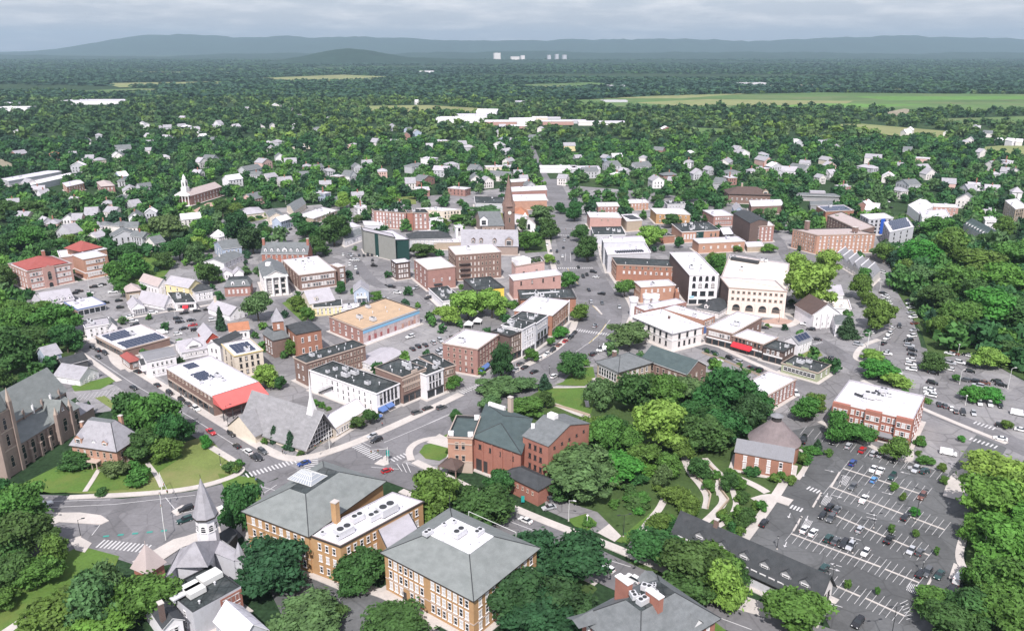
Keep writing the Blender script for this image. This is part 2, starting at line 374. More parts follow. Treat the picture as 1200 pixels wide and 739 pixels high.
UNIT = {}
def unit_mesh(k):
    """roof machinery, three sorts"""
    if k in UNIT: return UNIT[k]
    mb = MB()
    if k == 0:
        mb.box((0, 0, .25), (2.6, 1.7, 1.3)); mb.box((0, 0, 0), (2.3, 1.4, .25), mi=1)
        mb.cone((-.6, 0), .5, .5, 1.55, 1.68, 12, 1); mb.cone((.6, 0), .5, .5, 1.55, 1.68, 12, 1)
    elif k == 1:
        mb.box((0, 0, .2), (1.2, 1.2, 1.0)); mb.box((0, 0, 0), (1, 1, .2), mi=1); mb.cone((0, 0), .42, .42, 1.2, 1.32, 12, 1)
    else:
        mb.tube((0, 0, 0), (0, 0, .9), .22, n=10); mb.cone((0, 0), .38, .1, .9, 1.2, 10)
    UNIT[k] = mb.mesh('rooftop_unit', [METAL, DKMETAL]); return UNIT[k]

BLDGS = []
class Bld:
    """a building from three roof-edge corners of the photograph: A left, B nearest, C right"""
    def __init__(s, name, label, cat, ref, tile, A, B, C, h=None, base=None, depth=None, ortho=True, parent=None, group=None, dback=None):
        B_ = P(tile, B)
        s.h = h if h else height(P(tile, base), B_[1])
        b = at(B_, s.h); s.detail = False
        a = at(P(tile, A), s.h) if A else None; c = at(P(tile, C), s.h) if C else None
        if a is None:
            v = (c - b); s.b = v.length; v.normalize(); s.a = depth; u = Vector((-v.y, v.x, 0))
        elif c is None:
            u = (a - b); s.a = u.length; u.normalize(); s.b = depth; v = Vector((u.y, -u.x, 0))
        else:
            u = (a - b); v = (c - b); s.a = u.length; s.b = v.length; u.normalize(); v.normalize()
            if ortho:
                if s.a >= s.b * .8 and ortho != 'v':
                    vp = Vector((u.y, -u.x, 0)); s.b = max(v.dot(vp) * s.b, 3); v = vp
                else:
                    up = Vector((-v.y, v.x, 0)); s.a = max(u.dot(up) * s.a, 3); u = up
        s.u, s.v, s.o = u, v, Vector((b.x, b.y, 0))
        if parent is not None:
            s.root = parent.root; s.off = s.o - parent.o
        else:
            s.root = empty(name, s.o); tag(s.root, label, cat, group); s.off = Vector((0, 0, 0))
            s.root['ref'] = ref or ''
            BLDGS.append(s)
        s.ref = ref
        # the two sides one sees: L from A to B, R from B to C (left to right seen from outside), and the two behind
        s.faces = {'L': (s.l(s.a, 0), -u, s.a), 'R': (s.l(0, 0), v, s.b), 'BL': (s.l(0, s.b), u, s.a), 'BR': (s.l(s.a, s.b), -v, s.b)}
    def l(s, x, y, z=0.0):
        """building frame -> local coordinates of the root"""
        p = s.off + s.u * x + s.v * y
        return Vector((p.x, p.y, z))
    def poly(s, e=0.0):
        q = [s.l(-e, -e), s.l(-e, s.b + e), s.l(s.a + e, s.b + e), s.l(s.a + e, -e)]
        return ccw([(p.x, p.y) for p in q])
    def flat(s, wall, roof, parapet=0.6, cornice=None, units=0, vents=2, z0=0.0):
        mb = MB(); pw = 0.3; h = s.h
        out = s.poly(0); inn = s.poly(-pw)
        n = 4
        k0 = min(range(4), key=lambda k: (Vector(inn[k]) - Vector(out[0])).length); inn = inn[k0:] + inn[:k0]
        for k in range(n):
            p, q = out[k], out[(k + 1) % n]; i, j = inn[k], inn[(k + 1) % n]
            mb.face([(*p, z0), (*q, z0), (*q, h), (*p, h)])
            mb.face([(*p, h), (*q, h), (*j, h), (*i, h)], 1)
            mb.face([(*j, h - parapet), (*i, h - parapet), (*i, h), (*j, h)], 1)
        cop = TRIMT if cornice is None else cornice
        s.wall = mb.build('wall', [wallmat(wall), roofmat('pale') if roof in ('white', 'lav', 'cream') else DKMETAL], s.root)
        rb = MB(); rb.face([(*p, h - parapet) for p in s.poly(-pw + .002)])
        s.roof = rb.build('roof', roofmat(roof), s.root)
        if cornice is not None:
            cb = MB(); o2 = s.poly(.35); o1 = s.poly(.02)
            for k in range(4):
                a, b = min(o1, key=lambda p: (Vector(p) - Vector(o2[k])).length), min(o1, key=lambda p: (Vector(p) - Vector(o2[(k + 1) % 4])).length)
                p, q = o2[k], o2[(k + 1) % 4]
                for zz0, zz1 in ((h - .75, h - .08),):
                    cb.face([(*p, zz0 + .3), (*q, zz0 + .3), (*q, zz1), (*p, zz1)])
                    cb.face([(*p, zz1), (*q, zz1), (*b, zz1), (*a, zz1)])
                    cb.face([(*a, zz0), (*b, zz0), (*q, zz0 + .3), (*p, zz0 + .3)])
            cb.build('cornice', cornice, s.root)
        s.machines(units, vents, h - parapet)
        return s
    def machines(s, units, vents, z):
        r = random.Random(int(s.o.x * 7 + s.o.y * 13))
        rot = math.atan2(s.u.y, s.u.x)
        for k in range(units + vents):
            for _ in range(20):
                p = s.l(s.a * r.uniform(.14, .86), s.b * r.uniform(.14, .86), z)
                if all((p - q).length > 3.4 for q in getattr(s, '_mach', [])): break
            s._mach = getattr(s, '_mach', []) + [p]
            if k < units: put('rooftop_unit', unit_mesh(r.choice((0, 0, 1))), s.root, p, rot, (r.uniform(.9, 1.4),) * 3)
            else: put('roof_vent', unit_mesh(2), s.root, p, 0, (1, 1, r.uniform(.7, 1.1)))
    def walls(s, wall, z0=0.0, name='wall'):
        mb = MB(); mb.prism(s.poly(0), z0, s.h, top=False)
        s.wall = mb.build(name, wallmat(wall), s.root); return s
    def gable(s, wall, roof, ridge='s', rh=None, over=0.45, z0=0.0, trim=True):
        """ridge 's' runs along the A-B side, 't' along the B-C side"""
        h = s.h; a, b = s.a, s.b
        span = b if ridge == 's' else a
        rh = rh if rh is not None else span * 0.36
        s.rh = rh
        W = (lambda x, y, z: s.l(x, y, z)) if ridge == 's' else (lambda x, y, z: s.l(y, x, z))
        Ln, Wd = (a, b) if ridge == 's' else (b, a)
        mb = MB(); mb.prism(s.poly(0), z0, h, top=False)
        for x in (0, Ln): mb.face([W(x, 0, h), W(x, Wd, h), W(x, Wd / 2, h + rh)])
        s.wall = mb.build('wall', wallmat(wall), s.root)
        rb = MB(); o = over; k = rh / (Wd / 2); th = 0.22
        for sgn in (0, 1):
            y0, y1 = (-o, Wd / 2) if sgn == 0 else (Wd + o, Wd / 2)
            z_0, z_1 = h - o * k + .06, h + rh + .06
            q = [W(-o, y0, z_0), W(Ln + o, y0, z_0), W(Ln + o, y1, z_1), W(-o, y1, z_1)]
            rb.face(q); rb.face([Vector((p.x, p.y, p.z - th)) for p in reversed(q)])
            for i, j in ((0, 1), (1, 2), (3, 0)):
                rb.face([q[i], q[j], Vector((q[j].x, q[j].y, q[j].z - th)), Vector((q[i].x, q[i].y, q[i].z - th))], 1)
        s.roof = rb.build('roof', [roofmat(roof), TRIMW if trim else roofmat(roof)], s.root)
        return s
    def hip(s, wall, roof, rh, inset=None, over=0.6, deck=None, z0=0.0, walls=True):
        h = s.h; a, b = s.a, s.b; m = min(a, b) / 2
        d = min(inset if inset else m, m); o = over
        if walls: s.walls(wall, z0)
        lo = [s.l(-o, -o, h - .05), s.l(-o, b + o, h - .05), s.l(a + o, b + o, h - .05), s.l(a + o, -o, h - .05)]
        d1 = d - .004
        hi = [s.l(d1, d1, h + rh), s.l(d1, b - d1, h + rh), s.l(a - d1, b - d1, h + rh), s.l(a - d1, d1, h + rh)]
        rb = MB()
        for k in range(4):
            q = [lo[k], lo[(k + 1) % 4], hi[(k + 1) % 4], hi[k]]
            rb.face(q)
            rb.face([lo[k], lo[(k + 1) % 4], Vector((*lo[(k + 1) % 4][:2], h - .35)), Vector((*lo[k][:2], h - .35))], 1)
        rb.face([Vector((*p[:2], h - .35)) for p in lo], 1)
        if not deck: rb.face(hi)
        s.roof = rb.build('roof', [roofmat(roof), TRIMW if wall in PAINT else TRIMD], s.root)
        if s.detail:
            for k in range(4): cb = MB(); cb.tube(lo[k] + Vector((0, 0, .05)), hi[k] + Vector((0, 0, .05)), .13, n=5); cb.build('hip_cap', DKMETAL, s.roof)
        if deck:
            db = MB(); db.prism(ccw([(p.x, p.y) for p in hi]), h + rh - .3, h + rh + .12)
            s.deck = db.build('roof_deck', roofmat(deck), s.root)
        return s
    def win(s, face, rows, cols, w=1.1, hh=None, style='white', z0=None, z1=None, m0=1.2, m1=1.2, blind=.35, skip=()):
        org, d, length = s.faces[face]
        z0 = 0.9 if z0 is None else z0; z1 = s.h - 0.8 if z1 is None else z1
        fh = (z1 - z0) / rows; hh = hh or min(fh * .58, 2.1)
        ang = math.atan2(d.y, d.x); r = random.Random(int(s.o.x * 31 + s.o.y * 17 + ord(face[0]) + rows * 3))
        fr, panes, one = window_mesh(w, hh, style)
        nrm = Vector((d.y, -d.x, 0)) * .01
        for i in range(rows):
            for j in range(cols):
                if (i, j) in skip: continue
                x = m0 + (length - m0 - m1) * ((j + .5) / cols)
                p = org + d * x + nrm; p = Vector((p.x, p.y, z0 + fh * i + (fh - hh) * .45))
                g = 1 if r.random() < blind else 0
                if s.detail:
                    o = put('window', fr, s.root, p, ang); put('pane', panes[g], o)
                else: put('window', one[g], s.root, p, ang)
        return s
    def on(s, face, x, z=0.0, out=0.0):
        org, d, length = s.faces[face]
        x = x * length
        p = org + d * x + Vector((d.y, -d.x, 0)) * out
        return Vector((p.x, p.y, z)), math.atan2(d.y, d.x), length
    def panel(s, name, face, x0, x1, z0, z1, mat, out=.12, parent=None):
        """a flat part set proud of a wall: x0..x1 as fractions of the wall"""
        p, ang, L_ = s.on(face, (x0 + x1) / 2)
        mb = MB(); mb.box((0, -out / 2 + .01, 0), ((x1 - x0) * L_, out + .02, z1 - z0))
        o = mb.build(name, mat, parent or s.root, (p.x, p.y, z0)); o.rotation_euler = (0, 0, ang); return o
    def shop(s, face, n=3, hgt=3.0, mat=None):
        """shop fronts: dark glass between posts under a signboard"""
        for k in range(n):
            x0, x1 = (k + .08) / n, (k + .92) / n
            s.panel('shopfront', face, x0, x1, .4, hgt, GLASS, .05)
        s.panel('signboard', face, .02, .98, hgt + .1, hgt + .75, mat or TRIMD, .16)
        return s
    def awning(s, face, x0, x1, z, mat, out=1.6, drop=1.1):
        p, ang, L_ = s.on(face, (x0 + x1) / 2); w = (x1 - x0) * L_ / 2
        mb = MB()
        a, b, c, d = (-w, 0, z), (w, 0, z), (w, -out, z - drop), (-w, -out, z - drop)
        mb.face([a, d, c, b]); mb.face([(-w, -out, z - drop), (-w, -out, z - drop - .35), (w, -out, z - drop - .35), (w, -out, z - drop)])
        mb.face([a, (-w, 0, z - drop), d]); mb.face([b, c, (w, 0, z - drop)])
        mb.face([(-w, 0, z - drop - .05), (w, 0, z - drop - .05), (w, -out, z - drop - .05), (-w, -out, z - drop - .05)])
        o = mb.build('awning', mat, s.root, (p.x, p.y, 0)); o.rotation_euler = (0, 0, ang); return o
    def chimney(s, x, y, z0, z1, w=1.0, d=1.0, mat=None, cap=True):
        p = s.l(x * s.a, y * s.b); rot = math.atan2(s.u.y, s.u.x)
        mb = MB(); mb.box((0, 0, z0), (w, d, z1 - z0), rot)
        o = mb.build('chimney', mat or wallmat('red'), s.root, (p.x, p.y, 0))
        if cap:
            cb = MB(); cb.box((0, 0, z1 + .002), (w + .25, d + .25, .22), rot); cb.build('cap', CONC, o)
        return o
    def solar(s, x0, x1, y0, y1, nx, ny, z, tilt=.25):
        """rows of solar modules lying on a flat roof"""
        rot = math.atan2(s.v.y, s.v.x)
        for i in range(nx):
            xa = x0 + (x1 - x0) * i / nx; xb = x0 + (x1 - x0) * (i + .82) / nx
            mb = MB()
            for j in range(ny):
                ya = y0 + (y1 - y0) * j / ny; yb = y0 + (y1 - y0) * (j + .96) / ny
                q = [s.l(xa * s.a, ya * s.b, z + .2), s.l(xa * s.a, yb * s.b, z + .2), s.l(xb * s.a, yb * s.b, z + .2 + tilt), s.l(xb * s.a, ya * s.b, z + .2 + tilt)]
                mb.face(q); mb.face([Vector((p.x, p.y, p.z - .07)) for p in reversed(q)])
                for k in range(4):
                    p, r2 = q[k], q[(k + 1) % 4]
                    mb.face([p, Vector((p.x, p.y, p.z - .07)), Vector((r2.x, r2.y, r2.z - .07)), r2], 1)
            mb.build('solar_panel', [SOLAR, METAL], s.root)
        return s
    def dormer(s, face, x, zb, w=1.6, hh=1.7, depth=2.2, wall='white', roof='grey', out=-.6):
        """a gabled dormer with a window, its front set back from the wall by -out"""
        p, ang, L_ = s.on(face, x, 0, out)
        mb = MB(); mb.box((0, depth / 2, 0), (w, depth, hh)); mb.face([(-w / 2, 0, hh), (w / 2, 0, hh), (0, 0, hh + w * .4)])
        o = mb.build('dormer', wallmat(wall), s.root, (p.x, p.y, zb)); o.rotation_euler = (0, 0, ang)
        rb = MB(); e = .15
        for sg in (-1, 1):
            q = [(sg * (w / 2 + e), -e, hh - e * .8 + .05), (sg * (w / 2 + e), depth, hh - e * .8 + .05), (0, depth, hh + w * .4 + .05), (0, -e, hh + w * .4 + .05)]
            rb.face(q if sg > 0 else list(reversed(q)))
        rb.build('dormer_roof', roofmat(roof), o)
        put('window', window_mesh(w * .62, hh * .72, 'white')[2][0], o, (0, -.01, hh * .14))
        return o

def bld(*a, detail=False, **k):
    b = Bld(*a, **k); b.detail = detail; return b
SIGNRED = plain('red_awning', (0.62, 0.03, 0.045), 0.7)
AWNRED = rough_mat('faded_red_awning', (0.60, 0.13, 0.12), rough=0.7, var=0.1, scale=.4, fine=3)
AWNBLUE = plain('blue_awning', (0.10, 0.17, 0.38), 0.7)
AWNDARK = plain('dark_awning', (0.03, 0.04, 0.045), 0.7)
# ------------------------------------------------------------------ ground, hills, haze
def ground_material():
    m, t, b = new_mat('land'); n = t.nodes.new; L = t.links.new
    tc = n('ShaderNodeTexCoord')
    n1 = n('ShaderNodeTexNoise'); n1.inputs['Scale'].default_value = 0.0016; n1.inputs['Detail'].default_value = 6; n1.inputs['Roughness'].default_value = .6; L(tc.outputs['Object'], n1.inputs['Vector'])
    n2 = n('ShaderNodeTexNoise'); n2.inputs['Scale'].default_value = 0.05; n2.inputs['Detail'].default_value = 6; n2.inputs['Roughness'].default_value = .7; L(tc.outputs['Object'], n2.inputs['Vector'])
    n3 = n('ShaderNodeTexNoise'); n3.inputs['Scale'].default_value = 0.8; n3.inputs['Detail'].default_value = 3; L(tc.outputs['Object'], n3.inputs['Vector'])
    r1 = n('ShaderNodeValToRGB'); e = r1.color_ramp.elements
    e[0].position = .38; e[0].color = (0.022, 0.045, 0.022, 1); e[1].position = .68; e[1].color = (0.065, 0.095, 0.035, 1)
    x = e.new(.56); x.color = (0.035, 0.065, 0.028, 1)
    L(n1.outputs['Fac'], r1.inputs[0])
    a = n('ShaderNodeMath'); a.operation = 'MULTIPLY'; L(n2.outputs['Fac'], a.inputs[0]); L(n3.outputs['Fac'], a.inputs[1])
    r2 = n('ShaderNodeMapRange'); r2.inputs['From Min'].default_value = .12; r2.inputs['From Max'].default_value = .42; r2.inputs['To Min'].default_value = .6; r2.inputs['To Max'].default_value = 1.5; L(a.outputs[0], r2.inputs['Value'])
    s = n('ShaderNodeVectorMath'); s.operation = 'SCALE'; L(r1.outputs[0], s.inputs[0]); L(r2.outputs[0], s.inputs['Scale'])
    L(s.outputs[0], b.inputs['Base Color']); b.inputs['Roughness'].default_value = 1; b.inputs['Specular IOR Level'].default_value = .1
    return m
mb = MB(); mb.face([(-19000, -1500, 0), (19000, -1500, 0), (19000, 26000, 0), (-19000, 26000, 0)])
tag(mb.build('ground', ground_material()), None, None, None, 'structure')

def ridge(name, pts, y0, depth, mat, seed, rough=6.0, nx=220, ny=10):
    """hills: pts = (pixel column, height of the crest in metres) at distance y0"""
    r = np.random.default_rng(seed)
    xs = [at((p[0], 60))[0] / at((p[0], 60))[1] * y0 for p in pts]; hs = [p[1] for p in pts]
    X = np.linspace(xs[0], xs[-1], nx); Hh = np.interp(X, xs, hs)
    k = np.zeros(nx)
    for f in (9, 17, 33, 60, 110, 180): k += np.interp(np.linspace(0, 1, nx), np.linspace(0, 1, f), r.uniform(-1, 1, f)) * rough * 6 / f ** .75
    v = []; f_ = []
    for j in range(ny):
        t = j / (ny - 1); prof = math.sin(min(t * 1.6, 1) * math.pi / 2) ** 1.2 if t < .62 else math.cos((t - .62) / .38 * math.pi / 2)
        w = r.uniform(-1, 1, nx)
        for i in range(nx):
            hh = max(0.0, Hh[i] * prof + (k[i] + w[i] * rough * .25) * prof * min(1, Hh[i] / 40))
            v.append((X[i], y0 + depth * (t - .6), hh - .5 if j in (0, ny - 1) else hh))
    for j in range(ny - 1):
        for i in range(nx - 1):
            a = j * nx + i; f_.append((a, a + 1, a + nx + 1, a + nx))
    me = bpy.data.meshes.new(name); me.from_pydata(v, [], f_); me.materials.append(mat); me.update()
    for p in me.polygons: p.use_smooth = True
    o = bpy.data.objects.new(name, me); col.objects.link(o); tag(o, None, None, None, 'structure'); return o
HILLM = rough_mat('wooded_hill', (0.026, 0.052, 0.036), rough=1, var=.5, scale=.004, fine=.03, spec=.05)
ridge('hills', [(-260, 40), (60, 60), (105, 110), (150, 260), (185, 375), (215, 350), (240, 345), (270, 300), (310, 290), (380, 270), (430, 320), (480, 310), (560, 290), (640, 300), (740, 305), (860, 290), (930, 325), (985, 355), (1010, 330), (1090, 350), (1200, 335), (1500, 300)], 17500, 4200, HILLM, 3, 55)
ridge('hill', [(300, 0), (335, 25), (365, 75), (395, 118), (408, 128), (425, 115), (450, 80), (480, 45), (520, 40), (600, 32), (700, 22), (800, 26), (900, 12), (960, 0)], 7600, 1700, HILLM, 5, 6, 160)
ridge('hills', [(-260, 20), (0, 34), (120, 26), (260, 46), (420, 30), (520, 50), (640, 60), (760, 52), (880, 70), (1000, 60), (1120, 75), (1260, 60), (1500, 40)], 11500, 2400, HILLM, 8, 25)

mb = MB(); mb.box((0, 11800, -1.0), (37400, 26000, 560))
hz = mb.build('haze', [])
tag(hz, None, None, None, 'stuff')
hm = bpy.data.materials.new('haze_air'); hm.use_nodes = True; hm.node_tree.nodes.clear()
ho = hm.node_tree.nodes.new('ShaderNodeOutputMaterial'); hv = hm.node_tree.nodes.new('ShaderNodeVolumePrincipled')
hv.inputs['Color'].default_value = (0.60, 0.80, 0.95, 1); hv.inputs['Density'].default_value = 0.000058; hv.inputs['Anisotropy'].default_value = 0.2
hm.node_tree.links.new(hv.outputs[0], ho.inputs['Volume']); hz.data.materials.append(hm)

# far clearings and fields
FIELD = rough_mat('farm_field', (0.085, 0.15, 0.045), rough=1, var=.45, scale=.006, fine=.05, stain=((.15, .16, .075), .85, .0045), stretch=(.35, 1.6, 1))
FIELD2 = rough_mat('hay_field', (0.22, 0.23, 0.10), rough=1, var=.25, scale=.004, fine=.03, stain=((.13, .19, .06), .6, .004))
FIELD4 = rough_mat('clover_field', (0.10, 0.21, 0.04), rough=1, var=.3, scale=.006, fine=.05)
FIELD3 = rough_mat('ploughed_field', (0.25, 0.22, 0.16), rough=1, var=.2, scale=.004, fine=.03)
FIELDS = (([(640, 120), (760, 113), (960, 109), (1200, 111), (1400, 113), (1400, 134), (1200, 131), (1060, 131), (930, 126), (800, 128), (700, 125)], FIELD),
    ([(742, 121), (830, 117), (1000, 119), (990, 123), (800, 125)], FIELD2), ([(1000, 114), (1210, 113), (1210, 117), (1040, 118)], FIELD4), ([(880, 126), (960, 122), (1090, 123), (1020, 127)], FIELD4), ([(960, 147), (1010, 146), (1112, 155), (1110, 166), (1060, 162), (1000, 154)], FIELD2), ([(1120, 176), (1170, 172), (1300, 172), (1300, 184), (1160, 183)], FIELD2),
    ([(418, 125), (500, 124), (570, 128), (566, 133), (430, 132)], FIELD2), ([(796, 150), (850, 152), (872, 157), (820, 159)], FIELD), ([(-60, 186), (0, 187), (20, 196), (8, 201), (-60, 205)], FIELD3),
    ([(1060, 128), (1075, 131), (1062, 138), (1030, 134)], FIELD3), ([(700, 116), (800, 112), (880, 110), (800, 116)], FIELD2), ([(280, 93), (400, 88), (480, 91), (430, 96), (330, 97)], FIELD2), ([(60, 108), (170, 104), (230, 108), (120, 113)], FIELD), ([(560, 101), (690, 97), (760, 101), (640, 106)], FIELD), ([(120, 98), (260, 96), (280, 100), (140, 103)], FIELD2), ([(1100, 140), (1210, 137), (1210, 145), (1120, 147)], FIELD), ([(860, 101), (980, 99), (1040, 102), (900, 104)], FIELD3),
    ([(1000, 105), (1200, 104), (1200, 107), (1040, 108)], FIELD2), ([(150, 84), (300, 86), (280, 88), (160, 87)], FIELD2), ([(640, 74), (760, 73), (800, 75), (660, 76)], FIELD3), ([(240, 81), (400, 80), (420, 82), (260, 83)], FIELD))
for pts, mt in FIELDS:
    sheet('field', '', pts, 0.5, mt)

# ------------------------------------------------------------------ paved town
sheet('town_pavement', '', [(30, 372), (20, 345), (90, 330), (160, 318), (235, 285), (250, 262), (300, 246), (420, 236), (520, 228), (640, 215), (760, 225), (860, 240), (930, 262), (1010, 268), (1090, 300), (1045, 335),
    (1060, 400), (1150, 430), (1260, 470), (1260, 560), (1130, 590), (1000, 560), (930, 530), (880, 470), (800, 470), (660, 470), (560, 500), (520, 560), (400, 560), (300, 560), (240, 500), (140, 440), (80, 470), (60, 430), (100, 400)], 0.03, PALELOT)
sheet('town_pavement', '', [(280, 620), (330, 610), (560, 770), (580, 860), (300, 860), (340, 740)], 0.03, LOT)
sheet('asphalt', 'A', [(180, 148), (260, 150), (530, 165), (830, 134), (990, 95), (1060, 60), (1130, 120), (1190, 200), (1050, 330), (900, 420), (640, 470), (430, 400), (330, 400), (100, 420), (60, 150)], 0.05, ASPH)
# streets (kinked ribbons on the ground)
ST = [(92, 398), (130, 432), (185, 468), (232, 497), (282, 528), (330, 558)]
ribbon('street', '', ST, 12.5, 0.055, ASPH)
ribbon('street', '', [(622, 168), (630, 190), (642, 212)], 7, .058, ASPH)
MAIN = [(641, 210), (646, 218), (660, 250), (672, 290), (686, 325), (706, 355), (700, 388), (664, 418), (612, 447), (545, 482), (470, 516), (400, 552), (330, 585), (260, 600)]
ribbon('main_street', '', MAIN, 24, 0.06, ASPH)
SOUTH = [(440, 545), (500, 566), (560, 592), (640, 632), (700, 662), (760, 690), (840, 715), (960, 752), (1100, 800)]
ribbon('road', '', SOUTH, 13, 0.065, ASPH)
ribbon('street', '', [(800, 396), (850, 416), (905, 440), (935, 452)], 9, 0.055, ASPH)
ribbon('street', '', [(945, 394), (975, 410), (1012, 436), (1075, 474), (1140, 499), (1210, 530), (1300, 570)], 11, 0.058, ASPH)
ribbon('street', '', [(1165, 512), (1150, 535), (1132, 560), (1118, 590), (1126, 640)], 11, 0.052, LOT)
ribbon('street', 'c', [(60, 420), (300, 395), (560, 350), (800, 330), (1100, 290), (1300, 240)], 9, 0.055, ASPH)
ribbon('street', '', [(345, 300), (405, 288), (440, 340), (470, 330), (500, 345), (540, 372)], 8, 0.05, ASPH)
ribbon('street', 'd', [(-40, 260), (400, 245), (640, 265), (900, 270), (1300, 285)], 9, 0.05, ASPH)
ribbon('street', '', [(330, 350), (350, 372), (392, 395), (440, 430)], 8, 0.052, ASPH)
ribbon('highway', '', [(345, 136), (333, 124), (336, 116), (354, 105)], 26, 0.6, PALELOT)
ribbon('street', '', [(900, 268), (915, 285), (922, 305), (950, 330)], 8, 0.052, ASPH)

# car parks
BIG = [(925, 505), (962, 497), (1000, 516), (1075, 545), (1128, 560), (1116, 585), (1128, 640), (1128, 690), (1095, 760), (985, 760), (955, 700), (868, 640), (905, 590)]
sheet('car_park', '', BIG, 0.045, LOT)
sheet('car_park', '', [(1028, 342), (1052, 342), (1068, 370), (1078, 400), (1086, 440), (1076, 462), (1040, 445), (1042, 400), (1050, 372)], 0.045, PALELOT)
sheet('car_park', '', [(1080, 420), (1137, 412), (1210, 452), (1210, 515), (1150, 498), (1082, 466)], 0.042, PALELOT)
sheet('car_park', 'e', [(-90, 520), (200, 520), (590, 520), (600, 560), (440, 570), (330, 640), (400, 750), (-60, 740)], 0.045, PALELOT)
sheet('car_park', 'G', [(530, 145), (0, 0), (1, 1)] and [(20, 400)], 0.045, PALELOT) if False else None
sheet('car_park', 'C', [(290, 175), (525, 145), (660, 205), (520, 315), (400, 260), (300, 215)], 0.045, PALELOT)
sheet('driveway', 'C', [(520, 312), (662, 205), (735, 232), (595, 352)], 0.048, CONC)
sheet('car_park', 'E', [(345, 310), (540, 280), (600, 300), (560, 400), (430, 420), (360, 350)], 0.05, PALELOT)
sheet('car_park', 'B', [(300, 515), (440, 560), (620, 590), (700, 640), (560, 739), (400, 760), (300, 640)], 0.048, LOT)
sheet('car_park', 'q', [(810, 530), (880, 510), (1065, 570), (1065, 600), (1010, 739), (790, 700), (750, 640)], 0.05, PALELOT)

# grass
for t, pts, mt in (('A', [(0, 150), (130, 115), (330, 40), (640, -100), (800, -80), (900, -110), (1010, 10), (1050, 45), (1020, 80), (830, 122), (540, 145), (300, 140), (90, 110)], DRYLAWN),
    ('', [(20, 570), (70, 545), (140, 528), (200, 520), (215, 535), (175, 560), (150, 574), (60, 578)], LAWN),
    ('', [(-60, 690), (0, 676), (60, 655), (95, 640), (140, 652), (120, 700), (60, 770), (-80, 800)], LAWN),
    ('G', [(520, 300), (600, 295), (750, 300), (790, 340), (770, 420), (640, 400), (540, 380)], LAWN), ('G', [(600, 285), (640, 270), (700, 205), (780, 200), (790, 250), (740, 290)], LAWN),
    ('F', [(925, 600), (950, 565), (1010, 555), (1070, 575), (1075, 610), (1020, 640), (955, 630)], LAWN), ('G', [(75, 525), (120, 505), (140, 540), (90, 540)], LAWN),
    ('j', [(925, 440), (1000, 400), (1060, 400), (1095, 445), (1020, 470)], DRYLAWN), ('C', [(390, 255), (470, 230), (520, 270), (480, 305), (420, 285)], LAWN), ('C', [(600, 350), (735, 240), (775, 200), (760, 260), (670, 370)], LAWN),
    ('', [(690, 470), (760, 430), (870, 440), (900, 500), (880, 560), (930, 560), (900, 600), (870, 640), (810, 620), (740, 640), (700, 600), (640, 580), (600, 560), (690, 500)], PARKG),
    ('', [(560, 470), (640, 455), (690, 480), (700, 520), (640, 500), (560, 490)], PARKG), ('E', [(335, 290), (520, 245), (545, 265), (470, 305), (350, 315)], LAWN), ('E', [(445, 345), (490, 335), (560, 385), (550, 415)], DRYLAWN),
    ('C', [(1000, 735), (1030, 700), (1080, 739), (1080, 800), (980, 800)], LAWN), ('d', [(-60, 120), (100, 60), (200, 55), (100, 110), (0, 180)], DRYLAWN), ('d', [(250, 190), (310, 165), (360, 200), (300, 220)], LAWN), ('d', [(40, 150), (150, 140), (190, 165), (90, 190)], LAWN),
    ('H', [(310, 440), (450, 380), (480, 470), (430, 530), (350, 520)], PARKG), ('', [(1030, 260), (1060, 250), (1210, 290), (1210, 450), (1140, 415), (1090, 420), (1080, 390), (1050, 340)], PARKG),
    ('J', [(480, 545), (560, 515), (640, 600), (590, 645)], LAWN), ('d', [(730, 225), (870, 195), (890, 240), (760, 270)], DRYLAWN), ('e', [(330, 55), (640, 35), (650, 105), (480, 118)], DRYLAWN), ('I', [(590, 330), (760, 270), (900, 330), (820, 430), (640, 480)], LAWN), ('b', [(-40, 440), (180, 425), (210, 465), (40, 520)], LAWN), ('K', [(560, 60), (620, 50), (640, 130), (520, 130)], DRYLAWN), ('K', [(680, 170), (860, 110), (850, 280), (720, 290)], PARKG), ('L', [(720, 310), (830, 280), (830, 400), (760, 400)], LAWN), ('k', [(560, 420), (850, 330), (900, 470), (620, 440)], PARKG), ('c', [(640, 160), (760, 130), (780, 170), (650, 200)], LAWN), ('j', [(610, 215), (690, 200), (700, 225), (640, 235)], LAWN), ('', [(1135, 600), (1210, 530), (1210, 760), (1090, 760), (1130, 690)], PARKG), ('', [(-80, 330), (0, 350), (60, 370), (90, 410), (70, 440), (0, 450), (-80, 460)], PARKG),
    ('', [(255, 555), (300, 560), (310, 600), (280, 610)], LAWN), ('', [(480, 590), (540, 570), (600, 600), (660, 650), (700, 690), (640, 760), (560, 700)], PARKG), ('', [(730, 660), (790, 650), (870, 690), (850, 705), (780, 690)], PARKG)):
    sheet('lawn', t, pts, {id(DRYLAWN): .062, id(LAWN): .07, id(PARKG): .058}[id(mt)], mt)

